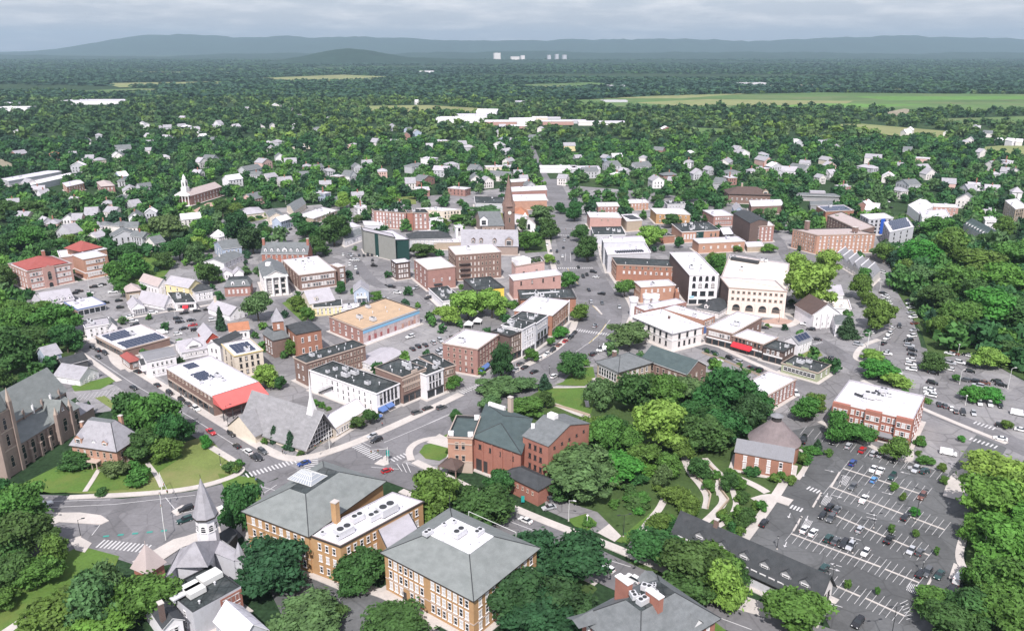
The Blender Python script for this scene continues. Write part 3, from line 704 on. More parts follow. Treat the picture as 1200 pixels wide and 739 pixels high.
# pavements: raised slabs with a kerb edge
for t, pts, w in (('', [(96, 392), (150, 428), (205, 462), (262, 497), (312, 528), (345, 541), (400, 526), (470, 496), (540, 462)], 4.0), ('', [(600, 436), (650, 412), (672, 388), (676, 362), (655, 335), (645, 300), (640, 270)], 3.6),
    ('', [(700, 270), (706, 305), (725, 335), (745, 362), (735, 385)], 3.6), ('', [(92, 412), (140, 447)], 2.5), ('', [(247, 524), (282, 545), (283, 556), (232, 572), (170, 579), (80, 583)], 2.6),
    ('', [(482, 540), (478, 527), (492, 516), (520, 512), (532, 525), (524, 545)], 2.6), ('', [(486, 541), (520, 557), (560, 577), (640, 612), (722, 642), (760, 660), (860, 700), (960, 732)], 3.2),
    ('', [(470, 575), (540, 606), (620, 645), (700, 684)], 2.6), ('A', [(590, 450), (700, 390), (840, 330), (960, 300)], 3.6), ('', [(815, 392), (870, 420), (930, 446)], 3.0),
    ('', [(1010, 446), (1078, 478), (1130, 500), (1180, 520)], 2.4), ('', [(1012, 424), (1000, 420), (1010, 405), (1030, 398)], 2.6), ('', [(1046, 508), (1070, 530), (1062, 545), (1000, 512), (960, 494)], 2.4),
    ('c', [(240, 640), (260, 690), (330, 740)], 2.5), ('c', [(250, 395), (420, 372), (640, 330), (820, 305), (990, 275)], 2.4), ('B', [(-90, 200), (60, 330), (120, 420), (320, 490), (440, 540), (480, 560), (600, 560), (780, 660), (860, 730)], 3.4),
    ('', [(866, 640), (905, 588), (927, 552)], 3.0), ('D', [(150, 160), (215, 140), (290, 165)], 4.5), ('D', [(60, 560), (215, 605)], 3), ('', [(905, 365), (940, 372), (925, 384), (895, 380)], 4), ('D', [(905, 145), (930, 60), (1000, 30), (1020, 60), (980, 160)], 3.5),
    ('D', [(965, 290), (940, 380), (975, 440)], 2.2), ('', [(60, 583), (46, 596), (70, 612)], 3)):
    ribbon('sidewalk', t, pts, w, 0.16, CONC, thick=.16)
for t, pts in (('A', [(120, 228), (350, 226), (440, 238), (475, 262), (440, 278), (340, 272), (190, 262), (90, 250)]), ('A', [(300, 345), (345, 330), (400, 360), (370, 400), (330, 390)]), ('A', [(745, 222), (790, 195), (830, 190), (850, 205), (770, 240)]), ('F', [(715, 655), (770, 615), (785, 655), (760, 665)]),
    ('G', [(0, 555), (60, 515), (110, 540), (115, 585), (60, 570)]), ('i', [(30, 190), (60, 200), (108, 258), (98, 262)]), ('D', [(905, 130), (920, 70), (960, 50), (1010, 60), (1000, 110), (960, 165)]), ('D', [(800, 520), (835, 455), (838, 470), (812, 522)]), ('D', [(925, 400), (945, 410), (985, 445), (975, 470), (905, 460)])):
    slab('traffic_island', t, pts, 0.17, CONC)
sheet('plaza', 'o', [(0, 400), (180, 300), (300, 270), (330, 300), (220, 340), (130, 400), (60, 430)], .14, CONC)
sheet('plaza', 'j', [(600, 175), (760, 150), (870, 175), (850, 215), (700, 210)], .09, BRICKPAVE)
sheet('plaza', 'd', [(310, 180), (420, 120), (520, 110), (570, 85), (690, 80), (680, 150), (600, 160), (440, 190), (410, 220), (340, 200)], .09, BRICKPAVE)
# garden paths of the park
for t, pts, w in (('C', [(985, -10), (1030, 40), (1068, 70), (1040, 120), (1078, 175), (1030, 230), (985, 270)], 2.6), ('C', [(885, -30), (920, 60), (960, 100), (998, 160), (985, 210)], 1.8), ('C', [(1090, 60), (1110, 140), (1128, 195), (1090, 260), (1040, 290)], 1.8), ('H', [(50, 425), (95, 500), (140, 571)], 2.2), ('H', [(130, 450), (180, 510), (180, 575)], 2.0),
    ('H', [(450, 420), (480, 440), (470, 480), (440, 520)], 1.8), ('H', [(220, 505), (300, 540), (340, 565)], 3.0), ('G', [(585, 298), (660, 298), (745, 295)], 1.3), ('G', [(765, 310), (745, 340), (755, 390)], 1.6), ('G', [(480, 350), (600, 375), (690, 415), (765, 440)], 2.6), ('C', [(665, 380), (700, 330), (740, 270), (800, 200), (825, 120)], 2.4), ('A', [(370, 135), (400, 90), (430, 40)], 1.6), ('A', [(705, 115), (680, 60), (640, 10)], 1.6), ('', [(0, 745), (30, 725), (48, 712)], 2.4), ('A', [(40, 739), (110, 690), (180, 620)], 2.4), ('a', [(1050, 380), (1110, 370), (1110, 395), (1180, 410)], 1.6)):
    ribbon('path', t, pts, w, .1, CONC)
# ------------------------------------------------------------------ painted lines
def line(name, t, pts, w=.18, z=.075, mat=None, dash=None):
    NS[0] += 1; z = z * 3 + NS[0] * .0001
    g = [at(P(t, p)) for p in pts]; mb = MB()
    for a, b in zip(g, g[1:]):
        d = b - a; L_ = d.length; d.normalize(); n_ = Vector((-d.y, d.x, 0)) * w / 2
        segs = [(0, L_)] if not dash else [(k * sum(dash), min(L_, k * sum(dash) + dash[0])) for k in range(int(L_ / sum(dash)) + 1)]
        for s0, s1 in segs:
            p, q = a + d * s0, a + d * s1
            mb.face([(*(p - n_)[:2], z), (*(q - n_)[:2], z), (*(q + n_)[:2], z), (*(p + n_)[:2], z)])
    return tag(mb.build(name, mat or PAINTW), None, None, None, 'structure')
def crosswalk(t, p, q, n, length, z=.08, w=.55, mat=None):
    NS[0] += 1; z = z * 3 + NS[0] * .0001
    a, b = at(P(t, p)), at(P(t, q)); d = (b - a); L_ = d.length; d.normalize(); m = Vector((-d.y, d.x, 0)); mb = MB()
    n = max(4, int(L_ / (w * 2.3)))
    for k in range(n):
        c = a + d * (L_ * (k + .5) / n); u = d * w / 2; v = m * length / 2
        mb.face([(*(c - u - v)[:2], z), (*(c + u - v)[:2], z), (*(c + u + v)[:2], z), (*(c - u + v)[:2], z)])
    return tag(mb.build('crosswalk', mat or PAINTW), None, None, None, 'structure')
for t, p, q, n, ln in (('F', (600, 552), (735, 630), 13, 4), ('F', (110, 712), (350, 640), 17, 3.4), ('F', (792, 640), (885, 605), 8, 3), ('A', (430, 360), (650, 385), 11, 4), ('G', (700, 28), (858, 50), 20, 3.5), ('G', (160, 322), (250, 288), 9, 3.5), ('K', (885, 368), (1065, 366), 24, 3.4),
    ('H', (1030, 328), (1105, 352), 13, 3), ('H', (1015, 382), (1112, 414), 15, 3), ('D', (352, 104), (402, 124), 6, 2.6), ('D', (286, 178), (336, 195), 6, 2.6), ('g', (690, 42), (880, 48), 20, 3), ('F', (395, 640), (430, 715), 8, 3), ('B', (325, -20), (330, 60), 7, 3), ('j', (1020, 360), (1090, 340), 5, 2)):
    crosswalk(t, p, q, n, ln)
crosswalk('A', (430, 332), (745, 302), 9, .9, .078, 1.7, PAINTT)
for t, pts in (('E', [(430, 150), (640, 290), (900, 440), (1090, 560), (1190, 625)]), ('G', [(700, 130), (800, 60), (860, -20)]), ('F', [(760, 555), (1080, 420)]), ('G', [(0, 470), (120, 415)]), ('C', [(140, 265), (260, 310)]), ('C', [(560, 430), (665, 462)]), ('C', [(1040, 570), (1200, 632)]), ('g', [(760, 200), (755, 265)]), ('g', [(800, 200), (805, 275)]), ('L', [(150, 739), (220, 655)]), ('A', [(190, 205), (500, 190), (850, 150)]), ('A', [(190, 178), (480, 170)]), ('A', [(755, 240), (850, 215)]), ('A', [(930, 215), (1000, 195)]), ('A', [(930, 250), (1010, 225)]), ('A', [(720, 160), (760, 210)]), ('A', [(400, 325), (435, 280)]),
    ('F', [(640, 545), (700, 575)]), ('F', [(700, 670), (830, 680)]), ('F', [(820, 655), (845, 690)]), ('F', [(845, 655), (865, 695)]), ('F', [(865, 650), (885, 695)]), ('C', [(40, 690), (1180, 680)][:0] + [(960, 650), (1190, 735)]), ('B', [(85, 110), (160, 130)]), ('B', [(110, 140), (165, 105)])):
    line('lane_line', t, pts, .24)
for t, pts in (('g', [(775, 330), (830, 420), (870, 470)]), ('g', [(840, 380), (870, 440)]), ('i', [(28, 190), (100, 262)]), ('i', [(0, 490), (95, 400), (135, 335)])): line('lane_line', t, pts, .22, .085, plain('yellow_road_paint', (.6, .45, .1), .7))
# stalls of the big car park
dirv = (-0.62, 0.78)
def stalls(t, p, q, n, sides=(1, -1), depth=11.5, island=True):
    a, b = P(t, p), P(t, q); mb = MB(); NS[0] += 1; z = .22 + NS[0] * .0001
    for k in range(n + 1):
        c = (a[0] + (b[0] - a[0]) * k / n, a[1] + (b[1] - a[1]) * k / n)
        for s_ in sides:
            e = (c[0] + dirv[0] * depth * s_, c[1] + dirv[1] * depth * s_)
            A_, B_ = at(c), at(e); d = (B_ - A_).normalized(); n_ = Vector((-d.y, d.x, 0)) * .06
            mb.face([(*(A_ - n_)[:2], z), (*(B_ - n_)[:2], z), (*(B_ + n_)[:2], z), (*(A_ + n_)[:2], z)])
    tag(mb.build('stall_lines', PAINTW), None, None, None, 'structure')
    if island: ribbon('kerb', '', [a, b], .55, .13, CONC, thick=.13, smooth=0)
stalls('', (988, 549), (1085, 581), 12); stalls('', (972, 570), (1107, 621), 17); stalls('', (979.5, 604.5), (1089, 651), 14); stalls('', (927, 625.5), (1032, 664.5), 13); stalls('', (1037, 667), (1077, 683), 5)
stalls('', (966, 681), (1008, 699), 5); stalls('', (1014, 701), (1060, 722), 6); stalls('', (945, 500), (1062, 542), 14, (1,), island=False); stalls('', (1066, 540), (1112, 556), 6, (1,), island=False)
stalls('E', (380, 330), (560, 300), 9, (1,), 10, False); stalls('B', (330, 560), (450, 590), 4, (1,), 13, False)
for p in ((322, 243), (398, 150), (470, 70)):   # hatched bays
    c = P('D', p)
    for k in range(6): line('hatching', '', [(c[0] + k * 1.5 + 8, c[1] - 12 + k * .4 + 8), (c[0] + 2 + k * 1.5, c[1] + k * .5 + 6)], .16)
    slab('traffic_island', '', [(c[0] - 8, c[1] + 9), (c[0] - 6, c[1] + 10), (c[0] + 4, c[1] - 7), (c[0] + 2, c[1] - 8)], .14, CONC)
for k in range(7): line('hatching', 'D', [(755 + k * 6, 478 + k * 2), (740 + k * 6, 506 + k * 3)], .16)
for k in range(6): line('hatching', 'D', [(715 + k * 5, 560 + k * 12), (745 + k * 3, 545 + k * 14)], .16)
ARROW = MB(); ARROW.face([(-.12, -1.6, 0), (.12, -1.6, 0), (.12, .5, 0), (-.12, .5, 0)]); ARROW.face([(-.55, .5, 0), (.55, .5, 0), (0, 1.6, 0)])
ARM = ARROW.mesh('arrow', PAINTW)
for p in ((440, 40), (283, 215), (268, 328), (430, 135), (470, 140), (425, 228), (352, 225), (465, 408), (540, 305), (605, 210), (605, 225), (665, 128), (735, 48), (465, 565), (340, 55), (530, 318), (458, 425)):
    g = at(P('D', p)); o = put('arrow_marking', ARM, None, (g.x, g.y, .25), R(60 + (p[0] % 3) * 90)); tag(o, None, None, None, 'structure')
# ================================================================== buildings near the camera
# ---- stone church, left edge
def gothic_church():
    # nave seen from the side: eave runs from the front (left) to the chancel (right)
    h0 = 9.0
    p0 = at(P('E', (78, 565)), h0); p1 = at(P('E', (368, 385)), h0)
    d = (p1 - p0); L_ = d.length; d.normalize(); nrm = Vector((-d.y, d.x, 0))      # away from the viewer
    root = empty('stone_church', (p0.x, p0.y, 0)); tag(root, 'tall brown stone gothic church with steep green slate roof and pointed aisle windows', 'church'); root['ref'] = 'the gothic church'
    BLDGS.append(root)
    def W(x, y, z): return Vector(((d * x + nrm * y).x, (d * x + nrm * y).y, z))
    st = wallmat('stone'); sl = roofmat('slategreen'); aw = 6.0; nw = 13.0; hn = 15.0; rz = 23.5; x0 = -.6
    mb = MB()
    mb.face([W(x0, 0, 0), W(L_, 0, 0), W(L_, 0, h0), W(x0, 0, h0)]); mb.face([W(L_, 0, 0), W(L_, aw, 0), W(L_, aw, h0 + 4), W(L_, 0, h0)])
    mb.build('aisle_wall', st, root)
    mb = MB(); mb.face([W(x0, -.5, h0 - .2), W(L_ + .5, -.5, h0 - .2), W(L_ + .5, aw, h0 + 4), W(x0, aw, h0 + 4)]); mb.build('aisle_roof', sl, root)
    mb = MB(); Ln = L_ + 2
    mb.face([W(x0, aw, h0 + 3.9), W(Ln, aw, h0 + 3.9), W(Ln, aw, hn), W(x0, aw, hn)])
    mb.face([W(Ln, aw, 0), W(Ln, aw + nw, 0), W(Ln, aw + nw, hn), W(Ln, aw + nw / 2, rz), W(Ln, aw, hn)])
    mb.face([W(x0, aw + nw, 0), W(Ln, aw + nw, 0), W(Ln, aw + nw, hn), W(x0, aw + nw, hn)])
    mb.face([W(x0, 0, 0), W(x0, aw + nw, 0), W(x0, aw + nw, hn), W(x0, aw + nw / 2, rz), W(x0, aw, hn), W(x0, 0, h0)]); mb.build('wall', st, root)
    mb = MB()
    for y, z0 in ((aw - .7, hn - .8), (aw + nw + .7, hn - .8)):
        mb.face([W(x0, y, z0), W(Ln + .4, y, z0), W(Ln + .4, aw + nw / 2, rz), W(x0, aw + nw / 2, rz)])
    mb.build('roof', sl, root)
    ang = math.atan2(d.y, d.x)
    n = 7
    for k in range(n):
        x = x0 + 3 + (L_ - x0 - 5) * k / (n - 1)
        p = W(x - 2.1, -.5, 0); mb = MB(); mb.box((0, 0, 0), (.9, 1.5, 5.4)); mb.box((0, .25, 5.41), (.8, .9, 2.8)); mb.box((0, 0, 5.2), (1.1, 1.7, .3), mi=1)
        o = mb.build('buttress', [st, TRIMT], root, p); o.rotation_euler = (0, 0, ang)
        fr, panes, one = window_mesh(2.0, 4.6, 'tan_arch')
        o = put('window', fr, root, W(x, -.02, 2.4), ang); put('pane', panes[0], o)
        o = put('window', window_mesh(1.3, 1.3, 'tan')[2][0], root, W(x, -.02, .5), ang)
        v = W(x, aw - .35, h0 + 4.1); mb = MB(); mb.box((0, 0, 0), (.5, .7, 3.2)); mb.face([(-.25, -.35, 3.2), (.25, -.35, 3.2), (0, 0, 4.3)]); o = mb.build('pinnacle', TRIMW if k % 2 else st, root, v); o.rotation_euler = (0, 0, ang)
    # transept gable at mid-length
    xg = L_ * .70; mb = MB(); g = 3.3
    mb.face([W(xg - g, -1.2, 0), W(xg + g, -1.2, 0), W(xg + g, -1.2, h0 + .6), W(xg, -1.2, h0 + 7), W(xg - g, -1.2, h0 + .6)])
    for s_ in (-1, 1): mb.face([W(xg + s_ * g, -1.2, 0), W(xg + s_ * g, 2, 0), W(xg + s_ * g, 2, h0 + .6), W(xg + s_ * g, -1.2, h0 + .6)])
    mb.build('transept', st, root)
    mb = MB()
    for s_ in (-1, 1): mb.face([W(xg + s_ * (g + .3), -1.5, h0 + .4), W(xg + s_ * (g + .3), 6, h0 + .4), W(xg, 6, h0 + 7.2), W(xg, -1.5, h0 + 7.2)])
    mb.build('transept_roof', sl, root)
    o = put('window', window_mesh(2.2, 4.2, 'tan_arch')[0], root, W(xg, -1.22, 3.6), ang); put('pane', window_mesh(2.2, 4.2, 'tan_arch')[1][0], o)
    put('window', window_mesh(.9, 1.0, 'white_arch')[2][0], root, W(xg, -1.22, h0 + 3.0), ang)
    for s_ in (-1, 1):
        mb = MB(); mb.box((0, 0, 0), (1.1, 1.3, h0 + 3)); mb.cone((0, 0), .75, .05, h0 + 3, h0 + 6, 4, 1, a0=R(45)); o = mb.build('turret', [st, TRIMT], root, W(xg + s_ * (g + .4), -1.2, 0)); o.rotation_euler = (0, 0, ang)
    # low sacristy beyond the chancel
    mb = MB(); q = [W(L_, 1, 0), W(L_ + 9, 1, 0), W(L_ + 9, 8, 0), W(L_, 8, 0)]; mb.prism(ccw([(p.x, p.y) for p in q]), 0, 5); mb.build('sacristy', st, root)
    mb = MB(); m = W(L_ + 5, 4.5, 8.5)
    q = [W(L_ - .2, .4, 4.9), W(L_ + 9.6, .4, 4.9), W(L_ + 9.6, 8.6, 4.9), W(L_ - .2, 8.6, 4.9)]
    for k in range(4): mb.face([q[k], q[(k + 1) % 4], m])
    mb.build('sacristy_roof', roofmat('lslate'), root)
    # front tower, out to the left: square, with pinnacles and a spire
    tx = x0 - 3.4; ty = 2.5; tw = 7.0
    mb = MB(); c = W(tx, ty, 0); mb.box((c.x, c.y, 0), (tw, tw, 24), ang); mb.build('tower', st, root)
    mb = MB(); mb.cone((c.x, c.y), tw * .62, .1, 24, 44, 8, a0=ang + R(22.5)); mb.build('spire', sl, root)
    for sx in (-1, 1):
        for sy in (-1, 1):
            v = W(tx + sx * tw / 2, ty + sy * tw / 2, 0); mb = MB(); mb.box((v.x, v.y, 0), (1.3, 1.3, 26), ang); mb.cone((v.x, v.y), .9, .05, 26, 31, 4, 1, a0=ang + R(45)); mb.build('pinnacle', [st, TRIMT], root)
    for z in (3, 11, 17):
        put('window', window_mesh(1.6, 3.6, 'tan_arch')[2][0], root, W(tx, ty - tw / 2 - .02, z), ang)
    for z in (9.5, 16.3, 23.3):
        mb = MB(); mb.box((c.x, c.y, z), (tw + .5, tw + .5, .4), ang); mb.build('string_course', TRIMT, root)
gothic_church()

# ---- brick rectory with slate roofs
b = bld('brick_house', 'ornate brick house with grey slate mansard roofs and gables beside the gothic church', 'house', 'the ornate brick house', 'E', (335, 562), (545, 592), (580, 515), h=7.6, detail=True, ortho='s')
b.walls('salmon').hip('salmon', 'lslate', 8.0, inset=4.4, over=.7, deck='slate', walls=False)
b.win('L', 2, 6, 1.0, 1.9, 'tan').win('R', 2, 4, 1.0, 1.9, 'tan')
b.dormer('L', .75, b.h + .1, 2.2, 2.4, 3.2, 'salmon', 'lslate', -.2); b.dormer('L', .5, b.h + .1, 1.8, 2.0, 3.2, 'palegrey', 'lslate', -.4); b.dormer('L', .17, b.h + .1, 2.9, 2.8, 3.4, 'salmon', 'lslate', .0)
b.chimney(.2, .75, b.h, b.h + 9.0, 1.3, 1.0, wallmat('salmon')); b.chimney(.85, .3, b.h, b.h + 7.5, 1.0, 1.0, wallmat('salmon'))
p, ang, L_ = b.on('L', .5); mb = MB(); mb.box((0, -1.2, 2.9), (4.6, 2.4, .3)); [mb.box((x, -2.1, 0), (.3, .3, 2.9)) for x in (-2, 0, 2)]; o = mb.build('porch', TRIMT, b.root, p); o.rotation_euler = (0, 0, ang)

b = bld('house', 'white gabled wooden house with dark slate front roof beside the gothic church', 'house', 'the white gabled house', 'E', (335, 200), (372, 255), (460, 215), base=(362, 290), ortho='v'); b.gable('white', 'lslate', 's', 3.6).win('R', 2, 3, .9).win('L', 2, 3, .9)
b = bld('house', 'pale blue house half hidden by dark trees behind the gothic church', 'house', None, 'E', (172, 130), (215, 150), (285, 130), h=7); b.gable('bluegrey', 'lslate', 't', 3.4).win('R', 2, 3, .9)
b = bld('garage', 'low dark roofed shed between the pale blue house and the street', 'shed', None, 'E', (262, 168), (300, 192), (412, 165), h=4); b.gable('darkgrey', 'darkslate', 't', 2.2)

# ---- church with white steeple, bottom left
def steeple_church():
    b = bld('steeple_church', 'church with a white steeple and pale grey spire over dark flat roofs', 'church', 'the white steeple church', 'o', (130, 535), (272, 650), (510, 525), h=8.0, detail=True)
    b.flat('palegrey', 'dark', .5, None, 0, 3)
    b.panel('brick_bay', 'R', .55, 1.0, 0, b.h - .7, wallmat('red'), .1)
    b.win('R', 2, 4, 1.1, 1.9, 'white', m0=8, m1=.8).win('L', 2, 2, 1.0, 1.6)
    rot = math.atan2(b.v.y, b.v.x)
    for x, y, w, d in ((.60, .33, 4.2, 3.0), (.46, .33, 4.4, 3.4), (.62, .74, 5.6, 3.6)):
        p = b.l(b.a * x, b.b * y); mb = MB(); mb.box((0, 0, .4), (w, d, 1.5)); mb.box((0, 0, 0), (w * .8, d * .7, .4), mi=1); o = mb.build('rooftop_unit', [LTMETAL, DKMETAL], b.root, (p.x, p.y, b.h - .5)); o.rotation_euler = (0, 0, rot)
    mb = MB(); p = b.l(b.a * .55, b.b * .1); mb.box((0, 0, .9), (5.2, 1.8, .35)); mb.box((-2, 0, 0), (.2, 1.4, .9)); mb.box((2, 0, 0), (.2, 1.4, .9)); o = mb.build('roof_duct', METAL, b.root, (p.x, p.y, b.h - .5)); o.rotation_euler = (0, 0, rot)
    # nave: a grey gabled roof behind the flat block, running to the steeple
    def Q(tile, q, z): v = at(P(tile, q), z); return Vector((v.x - b.root.location.x, v.y - b.root.location.y, z))
    g = roofmat('lslate')
    mb = MB()
    rf = Q('o', (345, 430), 10.0); l0 = Q('o', (190, 432), 8.0); r0 = Q('o', (378, 362), 8.0); tip = Q('o', (283, 305), 15.0); lb = Q('o', (120, 520), 7.5); la = Q('o', (210, 345), 8.0); ra = Q('o', (405, 300), 9.0); rb_ = Q('o', (520, 375), 7.8); rc = Q('o', (470, 400), 7.8); mid = Q('o', (330, 330), 13)
    mb.face([tip, l0, rf]); mb.face([tip, rf, r0]); mb.face([tip, r0, ra]); mb.face([tip, la, l0]); mb.face([la, lb, l0]); mb.face([ra, r0, rc, rb_])
    mb.build('nave_roof', g, b.root)
    mb = MB(); q = [Q('o', p_, 7.4) for p_ in ((120, 520), (190, 432), (345, 430), (378, 362), (470, 400), (520, 375), (405, 300), (210, 345))]
    for k in range(len(q)):
        a_, c_ = q[k], q[(k + 1) % len(q)]; mb.face([(a_.x, a_.y, 0), (c_.x, c_.y, 0), (c_.x, c_.y, 7.9), (a_.x, a_.y, 7.9)])
    mb.build('nave_wall', wallmat('palegrey'), b.root)
    # steeple
    c = at(P('o', (326, 292)), 11.5); c = Vector((c.x - b.root.location.x, c.y - b.root.location.y + 3, 0))
    g0 = c
    mb = MB(); mb.cone((c.x, c.y), 2.9, 2.75, 7, 17.0, 8, a0=R(22.5)); mb.build('belfry', wallmat('white'), b.root)
    mb = MB(); mb.cone((c.x, c.y), 3.45, 3.45, 16.8, 17.3, 8, a0=R(22.5)); mb.cone((c.x, c.y), 3.35, .05, 17.3, 28.6, 8, a0=R(22.5), mi=1); mb.build('spire', [TRIMD, g], b.root)
    mb = MB(); mb.tube((c.x, c.y, 28.5), (c.x, c.y, 29.8), .06); mb.build('finial', DKMETAL, b.root)
    for a in (-90, -45, -135, 0, 180):
        t = R(a); v = Vector((c.x + math.cos(t) * 2.62, c.y + math.sin(t) * 2.62, 13.0)); put('window', window_mesh(1.5, 1.3, 'white_arch')[2][0], b.root, v, t + R(90))
    # brick corner turret with a pyramid roof
    v = at(P('o', (75, 520)), 3); v -= b.root.location; mb = MB(); mb.box((v.x, v.y, 0), (5.2, 5.2, 9.5), rot + R(12)); mb.build('turret', wallmat('red'), b.root)
    mb = MB(); mb.cone((v.x, v.y), 4.6, .05, 9.5, 16.0, 4, a0=rot + R(57)); mb.tube((v.x, v.y, 15.8), (v.x, v.y, 17), .1); mb.build('turret_roof', roofmat('pinkish'), b.root)
    for a in (0, 90, 180, 270):
        t = rot + R(12 + a); put('window', window_mesh(.9, 1.7, 'white_arch')[2][0], b.root, Vector((v.x + math.cos(t) * 2.62, v.y + math.sin(t) * 2.62, 4.6)), t + R(90))
    # small pinnacle roof at the far side
    v = at(P('o', (500, 385)), 7.4); v -= b.root.location; mb = MB(); mb.cone((v.x, v.y), 1.8, .05, 7.4, 12.4, 6); mb.cone((v.x, v.y), 1.6, 1.6, 0, 7.4, 6, 1); mb.build('stair_turret', [g, wallmat('palegrey')], b.root)
    # porch roof at the right
    mb = MB(); q = [Q('o', (400, 265), 6), Q('o', (455, 233), 6), Q('o', (487, 268), 5), Q('o', (435, 330), 5)]; mb.face(q)
    for k in range(4): mb.face([(q[k].x, q[k].y, 0), (q[(k + 1) % 4].x, q[(k + 1) % 4].y, 0), q[(k + 1) % 4], q[k]])
    mb.build('porch', roofmat('darkslate'), b.root)
steeple_church()
b = bld('house', 'white metal roofed building at the foot of the white steeple church', 'house', 'the white metal roof', 'o', (380, 685), (500, 800), (622, 720), h=6.5); b.gable('palegrey', 'white', 's', 3.6).win('L', 1, 4)
b = bld('house', 'narrow dark roofed white house with a dark brick chimney below the brick turret', 'house', None, 'o', (20, 560), (130, 720), (200, 650), h=7); b.gable('white', 'darkslate', 's', 1.6).win('R', 2, 2); b.chimney(.12, .15, 6, 12.5, 1.5, 1.1, wallmat('dark'))

# ---- tan brick school with skylight and white roof
def memorial():
    b = bld('brick_school', 'tan brick hip roofed building with a glazed skylight and a white flat roofed wing', 'public building', 'the tan skylight building', 'B', (68, 190), (303, 318), (625, 88), base=(312, 492), detail=True)
    b.hip('yellow', 'slategreen', 5.2, 9.0, .9, 'dark')
    # the flank slope facing the wing is purplish, so is the wing roof edge
    b.win('L', 3, 8, 1.25, 2.1, 'white', m0=1.5, m1=1.0, blind=.45).win('R', 3, 2, 1.25, 2.1, 'white', m0=1, m1=b.b - 8)
    for z in (b.h * .36, b.h * .68): b.panel('string_course', 'L', 0, 1, z, z + .25, TRIMT, .12)
    # ridge skylight pyramid
    c = b.l(b.a * .62, b.b * .5); rot = math.atan2(b.u.y, b.u.x); z = b.h + 5.3
    mb = MB(); w = 4.6; e = 3.6
    q = [Vector(c) + Vector((math.cos(rot) * x - math.sin(rot) * y, math.sin(rot) * x + math.cos(rot) * y, z)) for x, y in ((-w, -e), (w, -e), (w, e), (-w, e))]
    t1, t2 = [Vector(c) + Vector((math.cos(rot) * x, math.sin(rot) * x, z + 2.3)) for x in (-2, 2)]
    mb.face([q[0], q[1], t2, t1]); mb.face([q[1], q[2], t2]); mb.face([q[2], q[3], t1, t2]); mb.face([q[3], q[0], t1])
    sk = mb.build('skylight', plain('frosted_glass', (.30, .32, .35), .15, .6), b.root)
    mb = MB()
    for k in range(10):
        t = k / 9
        for (a_, b_), (c_, d_) in (((q[0], q[1]), (t1, t2)), ((q[3], q[2]), (t1, t2))): mb.tube(a_.lerp(b_, t), c_.lerp(d_, t), .09, n=4)
    for t in (0, .35, .7, 1):
        for (a_, b_), (c_, d_) in (((q[0], q[1]), (t1, t2)), ((q[3], q[2]), (t1, t2)), ((q[1], q[2]), (t2, t2)), ((q[3], q[0]), (t1, t1))): mb.tube(a_.lerp(c_, t), b_.lerp(d_, t), .09, n=4)
    mb.build('glazing_bar', LTMETAL, sk)
    # white roofed wing
    w_ = Bld('wing', None, None, None, 'B', (303, 318), (440, 367), (800, 174), h=b.h - .25, parent=b, ortho=False); w_.detail = True
    w_.flat('yellow', 'white', .35, TRIMD, 0, 3)
    w_.win('L', 3, 3, 1.15, 2.0, 'white', m0=2.5, m1=1).win('R', 3, 12, 1.15, 2.0, 'white', m0=1.5, m1=1.5)
    for x, y, s_ in ((.35, .17, 1.9), (.62, .42, 1.5), (.35, .52, 1.5), (.3, .66, 2.2), (.45, .72, 1.4), (.55, .2, 1.0), (.75, .07, 1.0), (.28, .08, 1.2)):
        put('rooftop_unit', unit_mesh(0 if s_ > 1.2 else 1), b.root, w_.l(w_.a * x, w_.b * y, w_.h - .35), math.atan2(w_.v.y, w_.v.x), (s_, s_, s_ * .8))
    o = w_.chimney(.97, .30, w_.h - .4, w_.h + 6.2, 1.7, 1.7, wallmat('yellow'))
    cn = Bld('link', None, None, None, 'B', (592, 275), (648, 392), (795, 318), h=b.h - 1.6, parent=b, ortho=False); cn.flat('yellow', 'pale', .1, None, 0, 0)
    # entrance steps
    p, ang, L_ = b.on('L', .62); mb = MB()
    for k in range(5): mb.box((0, -1.0 - .35 * (4 - k), .17 * k), (4.5, 2 + .7 * (4 - k), .17))
    o = mb.build('steps', CONC, b.root, p); o.rotation_euler = (0, 0, ang)
    b.panel('door', 'L', .58, .66, 1, 3.6, TRIMD, .06)
memorial()
